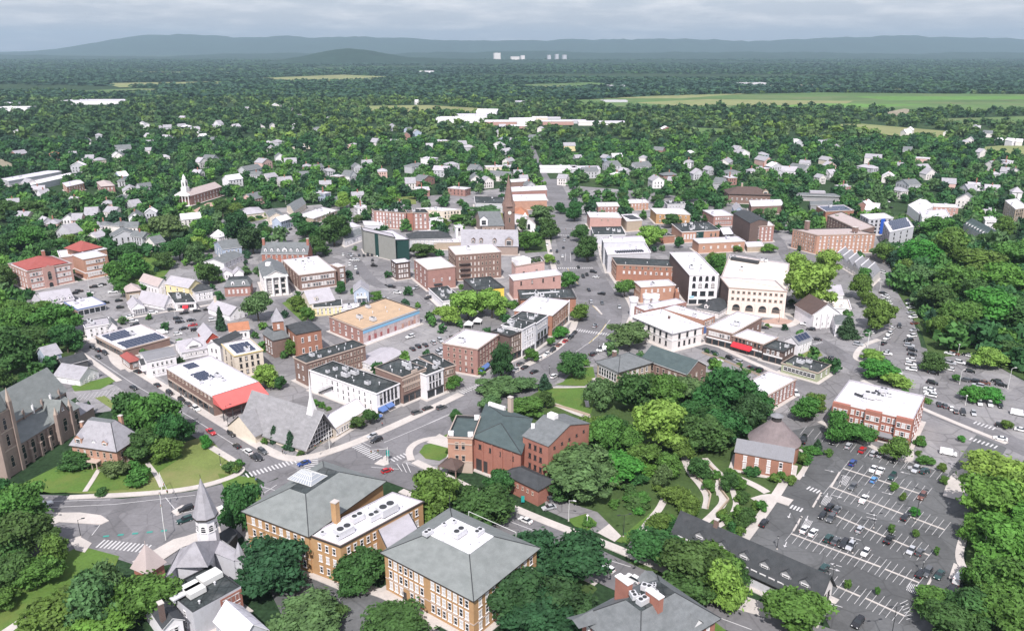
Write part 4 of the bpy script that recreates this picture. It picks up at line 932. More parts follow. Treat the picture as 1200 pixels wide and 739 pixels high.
# ---- yellow brick block with hip roof and white deck
def hipblock():
    b = bld('brick_block', 'yellow brick block with grey hip roof around a white flat deck of machinery', 'public building', 'the yellow hip roofed block', 'B', (632, 395), (1020, 597), (1222, 345), base=(1018, 775), detail=True)
    b.hip('yellow', 'slategreen', 4.6, 8.2, .8, 'white')
    b.win('L', 3, 15, 1.2, 2.2, 'white', m0=1.2, m1=1.2, blind=.55, skip=((0, 7), (1, 7), (2, 7), (0, 3))).win('R', 3, 9, 1.2, 2.2, 'white', m0=1.2, m1=1.2, blind=.5)
    for z in (b.h * .34, b.h * .93):
        b.panel('string_course', 'L', 0, 1, z, z + .3, TRIMT, .12); b.panel('string_course', 'R', 0, 1, z, z + .3, TRIMT, .12)
    z = b.h + 4.72; rot = math.atan2(b.v.y, b.v.x)
    for x, y, s_, k in ((.5, .48, 1.5, 0), (.72, .3, 1.0, 0), (.38, .62, 1.1, 0), (.7, .52, .9, 1), (.62, .2 + .2, .8, 2), (.34, .42, 1.0, 2), (.3, .5, .9, 2), (.66, .62, .9, 1)): put('rooftop_unit', unit_mesh(k), b.root, b.l(b.a * x, b.b * y, z), rot, (s_, s_, s_ * .8))
    b.panel('door', 'L', .2, .25, .2, 2.8, TRIMD, .06)
    mb = MB(); p = b.l(b.a * .97, b.b * .96, b.h + 1.2); mb.tube(p, p + Vector((0, 0, 4.5)), .1); mb.build('flagpole', DKMETAL, b.root)
    mb = MB(); q = [b.l(b.a * x, b.b * 1.04, b.h + 1.2) for x in (.25, .8)]; mb.tube(q[0], q[1], .08); [mb.tube(v, Vector((v.x, v.y, 0)), .08) for v in q]; mb.build('fire_escape', LTMETAL, b.root)
hipblock()
# ---- slate roofed building, bottom centre
def slatehouse():
    b = bld('brick_mansion', 'grey slate roofed mansion with two big red brick chimneys, nearest the camera', 'mansion', 'the twin chimney mansion', 'p', (120, 400), (600, 640), (1085, 345), h=11, detail=True)
    b.hip('red', 'slate', 6.0, 7.0, .9, 'dark'); b.win('R', 3, 8, 1.2, 2.0, 'white'); b.win('L', 3, 8, 1.2, 2.0, 'white')
    z = b.h + 6.1
    for q in ((495, 160), (690, 250)):
        g = at(P('p', q), z); g -= b.root.location; mb = MB(); rot = math.atan2(b.u.y, b.u.x)
        mb.box((g.x, g.y, b.h + 2), (4.2, 1.6, 6.6), rot); o = mb.build('chimney', wallmat('red'), b.root); cb = MB(); cb.box((g.x, g.y, b.h + 8.6), (4.5, 1.9, .3), rot); cb.build('cap', TRIMW, o)
    r = random.Random(4)
    for k in range(12):
        p = b.l(b.a * r.uniform(.42, .62), b.b * r.uniform(.32, .68), z); put('rooftop_unit', unit_mesh(1 if k % 3 else 0), b.root, p, r.random() * 3, (r.uniform(.5, 1.1),) * 3)
    for t, q, w in (('p', (290, 330), 4.0), ('p', (740, 165), 5.0), ('p', (970, 380), 3.4)):
        g = at(P(t, q), b.h + 1.5) - b.root.location; ang = math.atan2(b.v.y, b.v.x) + (R(90) if q[0] < 400 else 0)
        mb = MB(); mb.face([(-w / 2, 0, 0), (w / 2, 0, 0), (0, 0, w * .5)]); o = mb.build('dormer', TRIMW, b.root, (g.x, g.y, b.h + .8)); o.rotation_euler = (0, 0, ang)
        rb = MB(); [rb.face([(s_ * (w / 2 + .3), -.3, -.1), (s_ * (w / 2 + .3), 6, 1.4), (0, 6, w * .5 + .3), (0, -.3, w * .5 + .15)]) for s_ in (-1, 1)]; rb.build('dormer_roof', roofmat('slate'), o)
    for x, y in ((.15, .3), (.1, .55), (.2, .75), (.75, .15)):
        p = b.l(b.a * x if x < .3 else b.a * .75, b.b * y, 0); zz = b.h + 6.0 * min(x * b.a / 10, (y * b.b if y < .5 else (1 - y) * b.b) / 10, 1)
        mb = MB(); mb.box((0, 0, 0), (1.1, 1.4, .35)); o = mb.build('roof_light', GLASS, b.root, (p.x, p.y, zz + .05)); o.rotation_euler = (R(14), 0, math.atan2(b.u.y, b.u.x))
slatehouse()
# ---- long dark roofed tudor block
def tudor():
    b = bld('tudor_block', 'long half timbered block with a dark shingle roof and small gabled dormers', 'apartment block', 'the half timbered block', 'D', (-170, 285), (395, 545), (432, 470), base=(390, 610), detail=True, ortho='s')
    b.gable('offwhite', 'darkslate', 's', 5.5, .9, trim=False)
    b.panel('base_storey', 'L', 0, 1, 0, 3.2, wallmat('palegrey'), .1)
    b.win('L', 1, 16, 1.6, 1.6, 'white', z0=4.0, z1=b.h, blind=.2); b.win('R', 2, 3, 1.2, 1.4, 'dark')
    for k in range(40):
        x = (k + .5) / 40; b.panel('timber', 'L', x - .0015, x + .0015, 3.2, b.h, TRIMD, .07)
    for x in (.18, .34, .50, .64, .78, .90): b.dormer('L', x, b.h + .7, 3.0, 1.7, 3.6, 'grey', 'darkslate', -1.3)
    b.shop('L', 8, 2.6, TRIMD)
    b.chimney(.75, .5, b.h + 4, b.h + 7.5, 1.2, 1.0, wallmat('brown'))
tudor()

# ---- theatre
def theatre():
    b = bld('brick_theatre', 'red brick theatre with dark teal slate roof and a tall gabled stage tower', 'theatre', 'the brick theatre', 'G', (213, 523), (441, 603), (492, 440), h=12.5, base=None, detail=True, ortho=False)
    b.hip('red', 'teal', 3.0, 12.0, .5)
    b.win('L', 1, 4, 1.1, 1.4, 'dark', z0=7.5, blind=0)
    for k in range(5): b.panel('pilaster', 'L', k / 5 + .01, k / 5 + .04, 0, b.h - .3, wallmat('red'), .3)
    b.panel('arch_opening', 'L', .08, .32, 0, 4.6, TRIMD, .05)
    f = Bld('front', None, None, None, 'G', (118, 478), (213, 530), (250, 430), h=b.h + 1.2, parent=b, ortho='s'); f.detail = True
    f.b = max(f.b, 14); f.flat('salmon', 'teal', .9, TRIMT, 0, 1); f.win('L', 2, 2, 1.3, 2.6, 'tan', z0=3, m0=2, m1=2)
    for z in (4.2, 10.8): f.panel('string_course', 'L', 0, 1, z, z + .4, TRIMT, .2)
    f.panel('base_course', 'L', 0, 1, 0, 4.0, TRIMT, .1)
    # white ornaments at the parapet
    for x, y in ((.1, .1), (.1, .9), (.9, .1)):
        p = f.l(f.a * x, f.b * y, f.h - .5); mb = MB(); mb.box((0, 0, 0), (1.8, 1.2, 1.6)); mb.build('parapet_block', TRIMW, b.root, p)
    p = b.l(b.a * .75, b.b * .95, b.h + .3); mb = MB(); mb.box((0, 0, 0), (7.5, 1.0, 1.6)); o = mb.build('parapet_block', TRIMW, b.root, p); o.rotation_euler = (0, 0, math.atan2(b.u.y, b.u.x))
    b.chimney(.45, .97, b.h, b.h + 6.2, 1.6, 1.4, TRIMT)
    t = Bld('stage', None, None, None, 'G', (437, 527), (570, 568), (762, 462), base=(572, 760), parent=b, ortho='v'); t.detail = True
    t.h = t.h if t.h < 19 else 18.5
    t.gable('red', 'slate', 's', 3.6, .3, trim=False); t.win('L', 3, 3, 1.0, 1.5, 'dark', z0=3.5, m0=2, m1=2, blind=0); t.win('R', 1, 5, .8, .6, 'dark', z0=t.h - 3, blind=0)
    p = t.l(t.a * .7, t.b * .52, t.h + 3.2); mb = MB(); mb.box((0, 0, 0), (3.2, 2.2, 1.8)); o = mb.build('roof_vent', TRIMW, b.root, p); o.rotation_euler = (0, 0, math.atan2(t.u.y, t.u.x))
    p = t.l(t.a * .95, t.b * .2, t.h + 1.2); mb = MB(); mb.box((0, 0, 0), (1.2, 1.2, 1.6)); mb.build('roof_vent', TRIMW, b.root, p)
    a = Bld('annex', None, None, None, 'C', (110, 52), (262, 125), (290, 100), h=6.0, parent=b, ortho='s')
    a.b = 8; a.hip('red', 'darkslate', 2.2, 4, .4); a.win('L', 1, 6, .7, 1.0, 'tan', z0=2.5)
    # entrance canopy on posts
    v = at(P('G', (118, 650)), 4.2) - b.root.location; mb = MB(); mb.cone((v.x, v.y), 5.2, .3, 4.0, 6.2, 4, a0=R(20)); mb.build('canopy_roof', roofmat('brown'), b.root)
    for a_ in range(4):
        q = Vector((v.x + math.cos(R(20 + 90 * a_)) * 4.6, v.y + math.sin(R(20 + 90 * a_)) * 4.6, 0)); mb = MB(); mb.box((q.x, q.y, 0), (.4, .4, 4.0)); mb.build('post', wallmat('brown'), b.root)
theatre()

# ---- memorial hall group
b = bld('stone_hall', 'grey hip roofed stone hall with tall colonnade windows beside the cream courthouse', 'public building', 'the grey hip roofed hall', 'i', (20, 642), (235, 707), (492, 632), h=8.5, detail=True); b.hip('tan', 'slate', 3.6, 9, .8); b.win('L', 1, 7, 1.5, 3.6, 'white', z0=2.5, blind=.2); b.win('R', 2, 6, 1.2, 2, 'white'); b.panel('frieze', 'L', 0, 1, 7.2, 8.0, TRIMW, .2); b.chimney(.75, .35, b.h + 1, b.h + 4.5, 1.6, 1.2, wallmat('brown'))
b = bld('brick_hall', 'long dark green roofed brick hall with a gabled end behind the grey hip roofed hall', 'hall', 'the long green roofed hall', 'i', (420, 600), (772, 722), (945, 662), h=8.0, detail=True); b.gable('brown', 'teal', 's', 4.2, .5); b.win('L', 1, 7, 1.4, 2.4, 'tan', z0=3).win('R', 2, 3, 1.2, 1.8, 'tan')

# ---- cream courthouse
b = bld('courthouse', 'cream masonry courthouse with a shallow white roof and tall dark windows', 'courthouse', 'the cream courthouse', 'i', (345, 268), (660, 400), (895, 345), base=(672, 548), detail=True)
b.hip('offwhite', 'white', 1.4, 8, .9); b.win('L', 1, 6, 1.4, 4.2, 'dark', z0=6.2, m0=2, m1=2, blind=.1).win('R', 1, 3, 1.4, 4.2, 'dark', z0=6.2, m0=2, m1=2, blind=.1); b.win('R', 1, 4, 1.2, 2.2, 'dark', z0=1, z1=5, m0=3, m1=3, blind=.1); b.win('L', 1, 6, 1.2, 2.2, 'dark', z0=1, z1=5, m0=2, m1=2, blind=.1)
for z in (5.2, b.h - 1.2): b.panel('string_course', 'L', 0, 1, z, z + .4, TRIMW, .2); b.panel('string_course', 'R', 0, 1, z, z + .4, TRIMW, .2)
p = b.l(b.a * .2, b.b * .3, b.h + .8); mb = MB(); mb.cone((0, 0), 1.9, 1.9, 0, 1.4, 8, a0=.4); mb.cone((0, 0), 1.3, 1.3, 1.4, 2.0, 8, a0=.4); mb.build('cupola', TRIMW, b.root, p); b.chimney(.45, .5, b.h + .6, b.h + 3, .9, .9, wallmat('dark'))
b = bld('brick_annex', 'low white roofed brick annex on the far side of the cream courthouse', 'building', 'the courthouse annex', 'i', (585, 212), (902, 302), (1022, 275), h=8); b.flat('salmon', 'white', .5, None, 2, 4); b.win('R', 2, 4)
b.panel('blue_banner', 'R', .1, .35, .5, 4, AWNBLUE, .3)
b = bld('town_hall', 'small castle like town hall with three round white turrets along the main street', 'town hall', 'the turreted town hall', 'i', (340, 195), (440, 225), (770, 160), h=8); b.flat('rose', 'white', .6, None, 1, 2); b.win('L', 2, 3)
for q in ((350, 215), (455, 190), (518, 190)):
    v = at(P('i', q), 5) - b.root.location; mb = MB(); mb.cone((v.x, v.y), 2.0, 2.0, 0, 11, 14); mb.cone((v.x, v.y), 2.5, 2.5, 9.6, 11.6, 14); mb.build('turret', wallmat('white'), b.root)

# ---- shops on the cross street
b = bld('shop_building', 'brown brick shop building with a curved parapet next to the red awning shop', 'shop', 'the curved parapet shop', 'j', (200, 213), (392, 268), (622, 140), base=(395, 398)); b.flat('brown', 'white', .6, TRIMT, 2, 5); b.win('L', 1, 8, 1.2, 1.8, 'white', z0=4.2).shop('L', 4, 3.2, TRIMW); b.win('R', 1, 5, 1, 1.6)
b = bld('shop_building', 'brown shop building with a bright red awning over its windows', 'shop', 'the red awning shop', 'j', (392, 285), (632, 352), (742, 298), base=(635, 470)); b.flat('brown', 'white', .6, TRIMT, 0, 3); b.win('L', 1, 7, 1.1, 1.5, 'dark', z0=4.8, z1=b.h - .4).shop('L', 4, 3.0, TRIMW); b.awning('L', .03, .66, 4.6, SIGNRED, 2.2, 1.6)
p, ang, L_ = b.on('L', .36, 3.75, 2.2)
b = bld('shop_building', 'dark brick corner shop with a black roof between red awning and solar house', 'shop', 'the dark brick corner shop', 'j', (632, 372), (788, 412), (900, 365), base=(775, 522)); b.flat('dark', 'dark', .5, TRIMD, 1, 3); b.win('L', 1, 3, 1.2, 1.6, 'white', z0=4.2, blind=.8).win('R', 1, 3, 1.2, 1.6, 'white', z0=4.2, blind=.8).shop('L', 3, 3.1, TRIMW)
b = bld('house', 'white house with dark solar panels on its roof at the street bend', 'house', 'the white solar house', 'j', (840, 300), (905, 348), (1012, 308), base=(905, 440)); b.gable('white', 'grey', 't', 2.6).win('R', 2, 4, .9).win('L', 2, 2, .9)
for k in range(4): 
    x0, x1 = .08 + k * .22, .08 + k * .22 + .2; q = [b.l(b.a * xx, b.b * yy, b.h + 2.6 * xx / .5 + .16) for xx, yy in ((.06, x0), (.06, x1), (.44, x1), (.44, x0))]; mb = MB(); mb.face(list(reversed(q))); mb.build('solar_panel', SOLAR, b.root)
b = bld('shop_building', 'low olive green shop with a wavy parapet and black roof at the corner', 'shop', 'the olive green shop', 'j', (775, 497), (1058, 575), (1165, 515), base=(1062, 655)); b.flat('olive', 'dark', .7, TRIMT, 2, 4); b.win('L', 1, 8, 2.0, 1.8, 'white', z0=1.2, blind=.1).win('R', 1, 2, 1.0, 1.8)
for x0, x1 in ((.12, .3), (.55, .75)): b.panel('pediment', 'L', x0, x1, b.h, b.h + .7, wallmat('olive'), .3)
b = bld('brick_building', 'white roofed rose brick building beside the wooded park', 'building', 'the white roofed park building', 'n', (120, 140), (240, 213), (408, 118), base=(243, 312)); b.flat('rose', 'white', .5, TRIMT, 2, 4); b.win('R', 2, 7, 1.1, 2.0, 'white', blind=.4)
w = Bld('x', None, None, None, 'n', (112, 212), (190, 262), (240, 225), h=b.h * .7, parent=b); w.flat('rose', 'white', .4, None, 0, 1)

# ---- round gas house with its brick office
def gashouse():
    b = bld('round_building', 'round brick building with a conical shingle roof and rooftop lantern behind brick offices', 'round building', 'the round conical building', 'n', (58, 533), (386, 593), (434, 528), base=(382, 702), detail=True, ortho='s')
    b.gable('orange', 'grey', 's', 2.6, .4, trim=False); b.win('L', 2, 4, 1.2, 2.0, 'white', m0=1.5, m1=1.5, blind=.8).win('R', 2, 2, 1.1, 1.8, 'white', blind=.8)
    e = at(P('n', (150, 455)), 7); f = at(P('n', (442, 500)), 7); c = (e + f) / 2 - b.root.location; r = (f - e).length / 2
    c.y += r * .25
    mb = MB(); mb.cone((c.x, c.y), r, r, 0, 7, 40, cap=False); mb.build('drum', wallmat('orange'), b.root)
    mb = MB(); mb.cone((c.x, c.y), r + .6, 1.9, 6.8, 14.2, 40); o = mb.build('cone_roof', roofmat('shingle'), b.root); b.cone = o
    mb = MB(); mb.cone((c.x, c.y), 1.7, 1.7, 14.1, 16.0, 12); mb.cone((c.x, c.y), 2.3, .5, 16.0, 17.0, 12, 1); mb.build('lantern', [TRIMD, roofmat('grey')], b.root)
gashouse()
# ---- red brick building with the big white roof
def bigbrick():
    b = bld('brick_building', 'red brick office building with projecting bays and a large white roof by the car park', 'office building', 'the white roofed brick office', 'q', (212, 335), (745, 457), (770, 292), base=(714, 648), detail=True)
    b.flat('red', 'white', .7, None, 1, 5); b.panel('parapet_band', 'L', 0, 1, b.h - .9, b.h - .05, TRIMW, .06)
    for x0, x1, in ((.0, .22), (.42, .62), (.80, 1.0)):
        p, ang, L_ = b.on('L', (x0 + x1) / 2); mb = MB(); mb.box((0, -.9, 0), ((x1 - x0) * L_, 1.8, b.h - .15)); o = mb.build('bay', wallmat('red'), b.root, p); o.rotation_euler = (0, 0, ang)
        for i in range(3):
            for j in range(3):
                fr, pn, one = window_mesh(1.3, 1.7, 'white'); w = put('window', fr, o, (((j + .5) / 3 - .5) * (x1 - x0) * L_ * .9, -1.81, 1.2 + i * (b.h - 1.6) / 3), 0); put('pane', pn[(i + j) % 2], w)
    for x0, x1 in ((.22, .42), (.62, .80)):
        for i in range(3):
            for j in range(3):
                p, ang, L_ = b.on('L', x0 + (x1 - x0) * (j + .5) / 3, 1.2 + i * (b.h - 1.6) / 3, .01); w = put('window', window_mesh(1.1, 1.7, 'white')[0], b.root, p, ang); put('pane', window_mesh(1.1, 1.7, 'white')[1][(i + j + 1) % 2], w)
    for x in (.32, .71): b.awning('L', x - .09, x + .09, 3.6, roofmat('grey'), 2.6, .6)
    b.win('R', 3, 4, 1.2, 1.7, 'white'); b.panel('door', 'R', .1, .2, 0, 2.4, TRIMD)
    z = b.h - .7; rot = math.atan2(b.u.y, b.u.x)
    for x, y, s_ in ((.62, .45, 1.7), (.66, .3, .8), (.5, .5, 1.2), (.42, .7, .8)): put('rooftop_unit', unit_mesh(0), b.root, b.l(b.a * x, b.b * y, z), rot, (s_,) * 3)
    mb = MB(); mb.tube(b.l(b.a * .7, b.b * .4, z + .8), b.l(b.a * .82, b.b * .45, z + .8), .5); mb.tube(b.l(b.a * .5, b.b * .6, z + .8), b.l(b.a * .6, b.b * .75, z + .8), .5); mb.build('roof_duct', DKMETAL, b.root)
bigbrick()

# ---- modern A-frame church and its neighbours on the corner
def aframe():
    h = 3.2
    ridge_f = None
    # front gable: eaves F(405,585) and F(520,500), apex F(445,388); nave runs back to F(185,285)
    eL = at(P('F', (385, 570)), h); eR = at(P('F', (522, 495)), h); m = (eL + eR) / 2
    v = (eR - eL); W_ = v.length; v.normalize(); u = Vector((-v.y, v.x, 0))
    hr = height((P('F', (453, 560))), P('F', (443, 392))[1]); hr = min(max(hr, 14), 22)
    back = at(P('F', (188, 285)), hr); Ln = max(24.0, (back - m).dot(u))
    root = empty('modern_church', (eL.x, eL.y, 0)); tag(root, 'modern church with a steep grey shingle roof, glass gable and thin white spire', 'church'); root['ref'] = 'the modern A-frame church'; BLDGS.append(root)
    def X(x, y, z): q = v * x + u * y; return Vector((q.x, q.y, z))
    o = 1.0
    mb = MB()
    for s_ in (0, 1):
        x0 = -o if s_ == 0 else W_ + o
        q = [X(x0, -1.8, h - .9), X(x0, Ln, h - .9), X(W_ / 2, Ln, hr), X(W_ / 2, -3.5, hr)]
        mb.face(q); mb.face([p - Vector((0, 0, .35)) for p in reversed(q)]); mb.face([q[0], q[3], q[3] - Vector((0, 0, .5)), q[0] - Vector((0, 0, .5))], 1)
    mb.build('roof', [rough_mat('roofing_church', (0.26, 0.255, 0.265), var=.25, scale=.4, fine=4, stain=((.17, .17, .17), .5, .5), stretch=(1, 1, 3)), TRIMW], root)
    mb = MB(); w = wallmat('cream')
    for x in (0, W_): mb.face([X(x, 0, 0), X(x, Ln - 1, 0), X(x, Ln - 1, h), X(x, 0, h)])
    mb.face([X(0, Ln - 1, 0), X(W_, Ln - 1, 0), X(W_, Ln - 1, h), X(W_ / 2, Ln - 1, hr - .5), X(0, Ln - 1, h)]); mb.face([X(0, 0, 0), X(W_, 0, 0), X(W_, 0, h), X(0, 0, h)]); mb.build('wall', w, root)
    mb = MB(); mb.face([X(.4, -.25, 1.2), X(W_ - .4, -.25, 1.2), X(W_ - .3, -.25, h - .1), X(W_ / 2, -.25, hr - .9), X(.3, -.25, h - .1)]); gl = mb.build('glass_gable', plain('dark_glass', (.02, .022, .028), .15, .5), root)
    mb = MB(); n = 11
    for k in range(1, n):
        x = W_ * k / n; zt = h + (hr - 1.2 - h) * (1 - abs(x - W_ / 2) / (W_ / 2)); mb.tube(X(x, -.32, 1.2), X(x, -.32, zt), .13, n=4)
    for z in np.arange(2.2, hr - 2, 1.7):
        hw = W_ / 2 * (1 - max(0, z - h) / (hr - 1 - h)); mb.tube(X(W_ / 2 - hw + .3, -.32, z), X(W_ / 2 + hw - .3, -.32, z), .13, n=4)
    mb.build('mullion', TRIMW, gl)
    p = X(W_ / 2, 2.4, 0); mb = MB(); mb.cone((p.x, p.y), 2.4, .55, hr - 3.4, hr + 4.5, 4, a0=math.atan2(v.y, v.x) + R(45)); mb.cone((p.x, p.y), .55, .03, hr + 4.5, hr + 15.5, 4, a0=math.atan2(v.y, v.x) + R(45)); mb.build('spire', TRIMW, root)
    # rear transept with its own gable facing the street
    g = 7.5; mb = MB(); y0 = Ln - 13; x = -3.8
    mb.face([X(x, y0, 0), X(x, y0 + 2 * g, 0), X(x, y0 + 2 * g, 3.5), X(x, y0 + g, 9.5), X(x, y0, 3.5)]); mb.face([X(x, y0, 0), X(0, y0, 0), X(0, y0, 3.5), X(x, y0, 3.5)]); mb.build('transept', w, root)
    mb = MB(); mb.face([X(x - .6, y0 - .6, 3.1), X(x - .6, y0 + g, 9.8), X(W_ * .25, y0 + g, 9.8), X(W_ * .0, y0 - .6, 3.1)]); mb.face([X(x - .6, y0 + 2 * g + .6, 3.1), X(x - .6, y0 + g, 9.8), X(W_ * .25, y0 + g, 9.8), X(0, y0 + 2 * g + .6, 3.1)]); mb.build('transept_roof', MATS['roofing_church'], root)
aframe()
b = bld('church_hall', 'low white roofed parish hall between the modern church and the white block', 'hall', 'the low parish hall', 'F', (478, 432), (522, 492), (680, 398), h=4.2, ortho=False); b.flat('cream', 'white', .3, None, 0, 0); b.win('R', 1, 12, .9, 2.0, 'white', z0=1)
b = bld('white_block', 'long white painted commercial block with black flat roofs and blue street awnings', 'commercial block', 'the long white block', 'F', (412, 212), (725, 322), (842, 278), base=(733, 425), detail=True)
b.flat('white', 'dark', .5, TRIMW, 6, 6); b.win('L', 3, 10, 1.0, 1.8, 'white', m0=6, m1=2, blind=.25, skip=((0, 0), (0, 1), (0, 2), (2, 0), (1, 1))).win('R', 2, 5, 1.1, 2.2, 'dark', z0=4, blind=.2).shop('R', 4, 3.0, TRIMW); b.awning('R', .02, .3, 3.2, AWNBLUE, 2.4, 1.2); b.awning('R', .34, .62, 3.2, AWNBLUE, 2, 1)
p, ang, L_ = b.on('L', .25); mb = MB(); [mb.box((x, -.7, 1 + abs(x + 4) * .55), (1, 1.2, .12)) for x in np.arange(-4, 4.5, 1)]; mb.tube((-4, -1.3, 2), (4.5, -1.3, 6.6), .06, n=5); o = mb.build('fire_stair', DKMETAL, b.root, p); o.rotation_euler = (0, 0, ang)
b = bld('ornate_block', 'dark red brick block with cream arcaded window bands under an ornate cornice', 'commercial block', 'the ornate arcaded block', 'F', (718, 198), (845, 246), (957, 203), base=(850, 375), detail=True); b.flat('brown', 'dark', .5, TRIMT, 2, 4)
for i, z in enumerate((b.h * .42, b.h * .66)): b.win('R', 1, 9, .8, 1.5, 'tan_arch', z0=z, z1=z + 2.6, m0=.6, m1=.6, blind=0); b.panel('band', 'R', 0, 1, z + 2.3, z + 3.2, TRIMT, .22)
b.shop('R', 4, 3.2, TRIMD); b.panel('pediment', 'R', .38, .62, b.h, b.h + 1.2, TRIMT, .4)
b = bld('white_facade', 'narrow white fronted block with tall dark windows beside the ornate arcaded block', 'commercial block', 'the narrow white front', 'F', (835, 188), (958, 236), (1030, 203), base=(965, 352), detail=True); b.flat('white', 'dark', .5, TRIMW, 2, 3); b.win('R', 2, 4, 1.0, 2.1, 'dark', z0=4, blind=.1).shop('R', 2, 3.2, TRIMD)
b = bld('brick_block', 'brown brick end block at the side street below the narrow white front', 'commercial block', None, 'F', (925, 150), (1032, 206), (1086, 184), base=(1036, 318)); b.flat('brown', 'dark', .5, TRIMT, 1, 2); b.win('R', 3, 4, .9, 1.7, 'tan')
b = bld('flat_block', 'pale metal roofed back building behind the ornate arcaded block', 'building', None, 'F', (622, 168), (720, 198), (850, 132), base=(632, 222)); b.gable('palegrey', 'pale', 't', 1.2).win('L', 2, 6, .9, 1.4)
b = bld('long_brick_building', 'long brown brick building with a black roof and rows of small windows', 'building', 'the long black roofed building', 'F', (308, 162), (395, 180), (672, 95), base=(405, 292)); b.flat('brown', 'dark', .4, TRIMT, 3, 6); b.win('R', 3, 15, .9, 1.5, 'tan').win('L', 2, 2, 1, 1.5)
def turrethouse():
    b = bld('brick_hall', 'rust red brick hall with a square turret and ivy on its wall', 'hall', 'the ivy brick hall', 'F', (300, 5), (348, 45), (446, 8), base=(352, 160)); b.hip('orange', 'darkslate', 2.0, 4, .3); b.win('R', 2, 3, 1.1, 2.2, 'white', blind=.5).win('L', 2, 2, 1.1, 2.0)
    v = at(P('F', (276, 135)), 0) - b.root.location; mb = MB(); mb.box((v.x, v.y, 0), (5, 5, 17), R(20)); mb.build('turret', wallmat('orange'), b.root); mb = MB(); mb.cone((v.x, v.y), 4.2, .1, 17, 23, 4, a0=R(65)); mb.build('turret_roof', roofmat('lslate'), b.root)
    for z in (4, 9, 13.5):
        for a in (-70, 20, -160): t = R(a); put('window', window_mesh(1, 1.9, 'white')[2][1], b.root, Vector((v.x + math.cos(t) * 2.52, v.y + math.sin(t) * 2.52, z)), t + R(90))
    w = Bld('x', None, None, None, 'F', (195, 45), (240, 75), (262, 65), h=9, parent=b); w.a = max(w.a, 12); w.b = max(w.b, 8); w.hip('brown', 'slate', 3.5, 1.6, .3, 'dark'); w.win('L', 2, 3)
turrethouse()
b = bld('cream_house', 'cream stucco building with a yellow cornice and dark solar roof', 'building', 'the cream solar building', 'F', (0, 90), (58, 146), (172, 102), h=11); b.flat('cream', 'white', .5, plain('yellow_cornice', (.62, .5, .24), .6), 1, 2); b.win('R', 3, 4, 1, 1.6, 'dark').win('L', 3, 2, 1, 1.6, 'dark'); b.solar(.15, .85, .15, .85, 4, 5, b.h - .5)
b = bld('house', 'white house with black solar roof behind the cream solar building', 'house', None, 'E', (1004, 75), (1030, 100), (1132, 50), h=9.5); b.gable('white', 'darkslate', 't', 1.8).win('L', 2, 2)
# ---- market hall with the red awning
b = bld('market_hall', 'brick market hall with huge white roof, solar panels and long faded red awning', 'market', 'the red canopy market', 'E', (778, 200), (995, 334), (1206, 263), base=(1012, 432), detail=True)
b.flat('brown', 'white', .5, None, 4, 6); b.shop('L', 9, 3.6, TRIMT); b.win('L', 1, 12, 1.4, 1.0, 'tan', z0=b.h - 2.6, z1=b.h - 1, blind=.2); b.panel('parapet_band', 'L', 0, 1, b.h - .7, b.h + .02, TRIMW, .1)
b.awning('R', 0, 1, b.h - .2, AWNRED, 7.5, 3.2); b.solar(.42, .66, .18, .5, 4, 8, b.h - .5); b.solar(.8, .95, .3, .55, 3, 8, b.h - .5)
for k in range(6): 
    p, ang, L_ = b.on('R', .02 + k * .19, 0, 7.0); mb = MB(); mb.box((0, 0, 0), (.3, .3, b.h - 3.6)); mb.build('post', DKMETAL, b.root, p)
# ---- row across from the white house
b = bld('shop_row', 'long low brick shop row covered in blue solar panels along the street', 'shop row', 'the solar roofed shop row', 'c', (130, 497), (325, 598), (650, 510), base=(315, 660)); b.flat('brown', 'white', .4, TRIMT, 1, 3); b.shop('L', 8, 3, TRIMT); b.solar(.05, .42, .1, .95, 3, 10, b.h - .4); b.solar(.55, .95, .08, .6, 3, 7, b.h - .4)
b = bld('restaurant', 'small restaurant under a raspberry red hipped canopy on the street', 'restaurant', 'the red canopy restaurant', 'c', (312, 638), (375, 684), (447, 672), h=4.2); b.hip('brown', 'red', 2.0, 5, .6); b.win('L', 1, 5, 1, 1.8, z0=1); b.win('R', 1, 3, 1, 1.8, z0=1)
b = bld('house', 'white gabled shop house with a flat charcoal roof next to the red canopy market', 'house', 'the charcoal roofed shop house', 'c', (442, 617), (492, 676), (684, 622), h=8.5); b.gable('white', 'grey', 't', 1.3).win('L', 2, 3, 1, 1.6).win('R', 2, 5, 1, 1.5)
b.dormer('L', .5, 2.5, 5, 3.2, 2.5, 'white', 'darkslate', 1.8)
b = bld('house', 'white clapboard house with a wide pale roof behind the red canopy market', 'house', 'the wide white house', 'c', (690, 545), (738, 615), (908, 572), base=(745, 668)); b.gable('white', 'pale', 't', 3.2).win('R', 1, 8, .9, 1.2, z0=b.h - 2.6).win('L', 2, 3, .9)
b.dormer('R', .5, b.h + .6, 7, 1.6, 3, 'white', 'pale', -.8)
b = bld('barn_house', 'bright red barn like house with pale roof beside the wide white house', 'house', 'the red barn house', 'c', (848, 458), (908, 528), (990, 492), base=(925, 618)); b.gable('redp', 'pale', 's', 3.2).win('R', 2, 3, .9).win('L', 2, 2, .9)
b = bld('house', 'white flat fronted house carrying black solar panels behind the red barn house', 'house', None, 'c', (968, 522), (1004, 550), (1160, 500), h=9); b.flat('white', 'dark', .4, TRIMW, 0, 1); b.win('R', 2, 5).win('L', 2, 2)
# ================================================================== the middle of the town
def W(name, label, cat, ref, *a, **k): return bld(name, label, cat, ref, *a, **k)
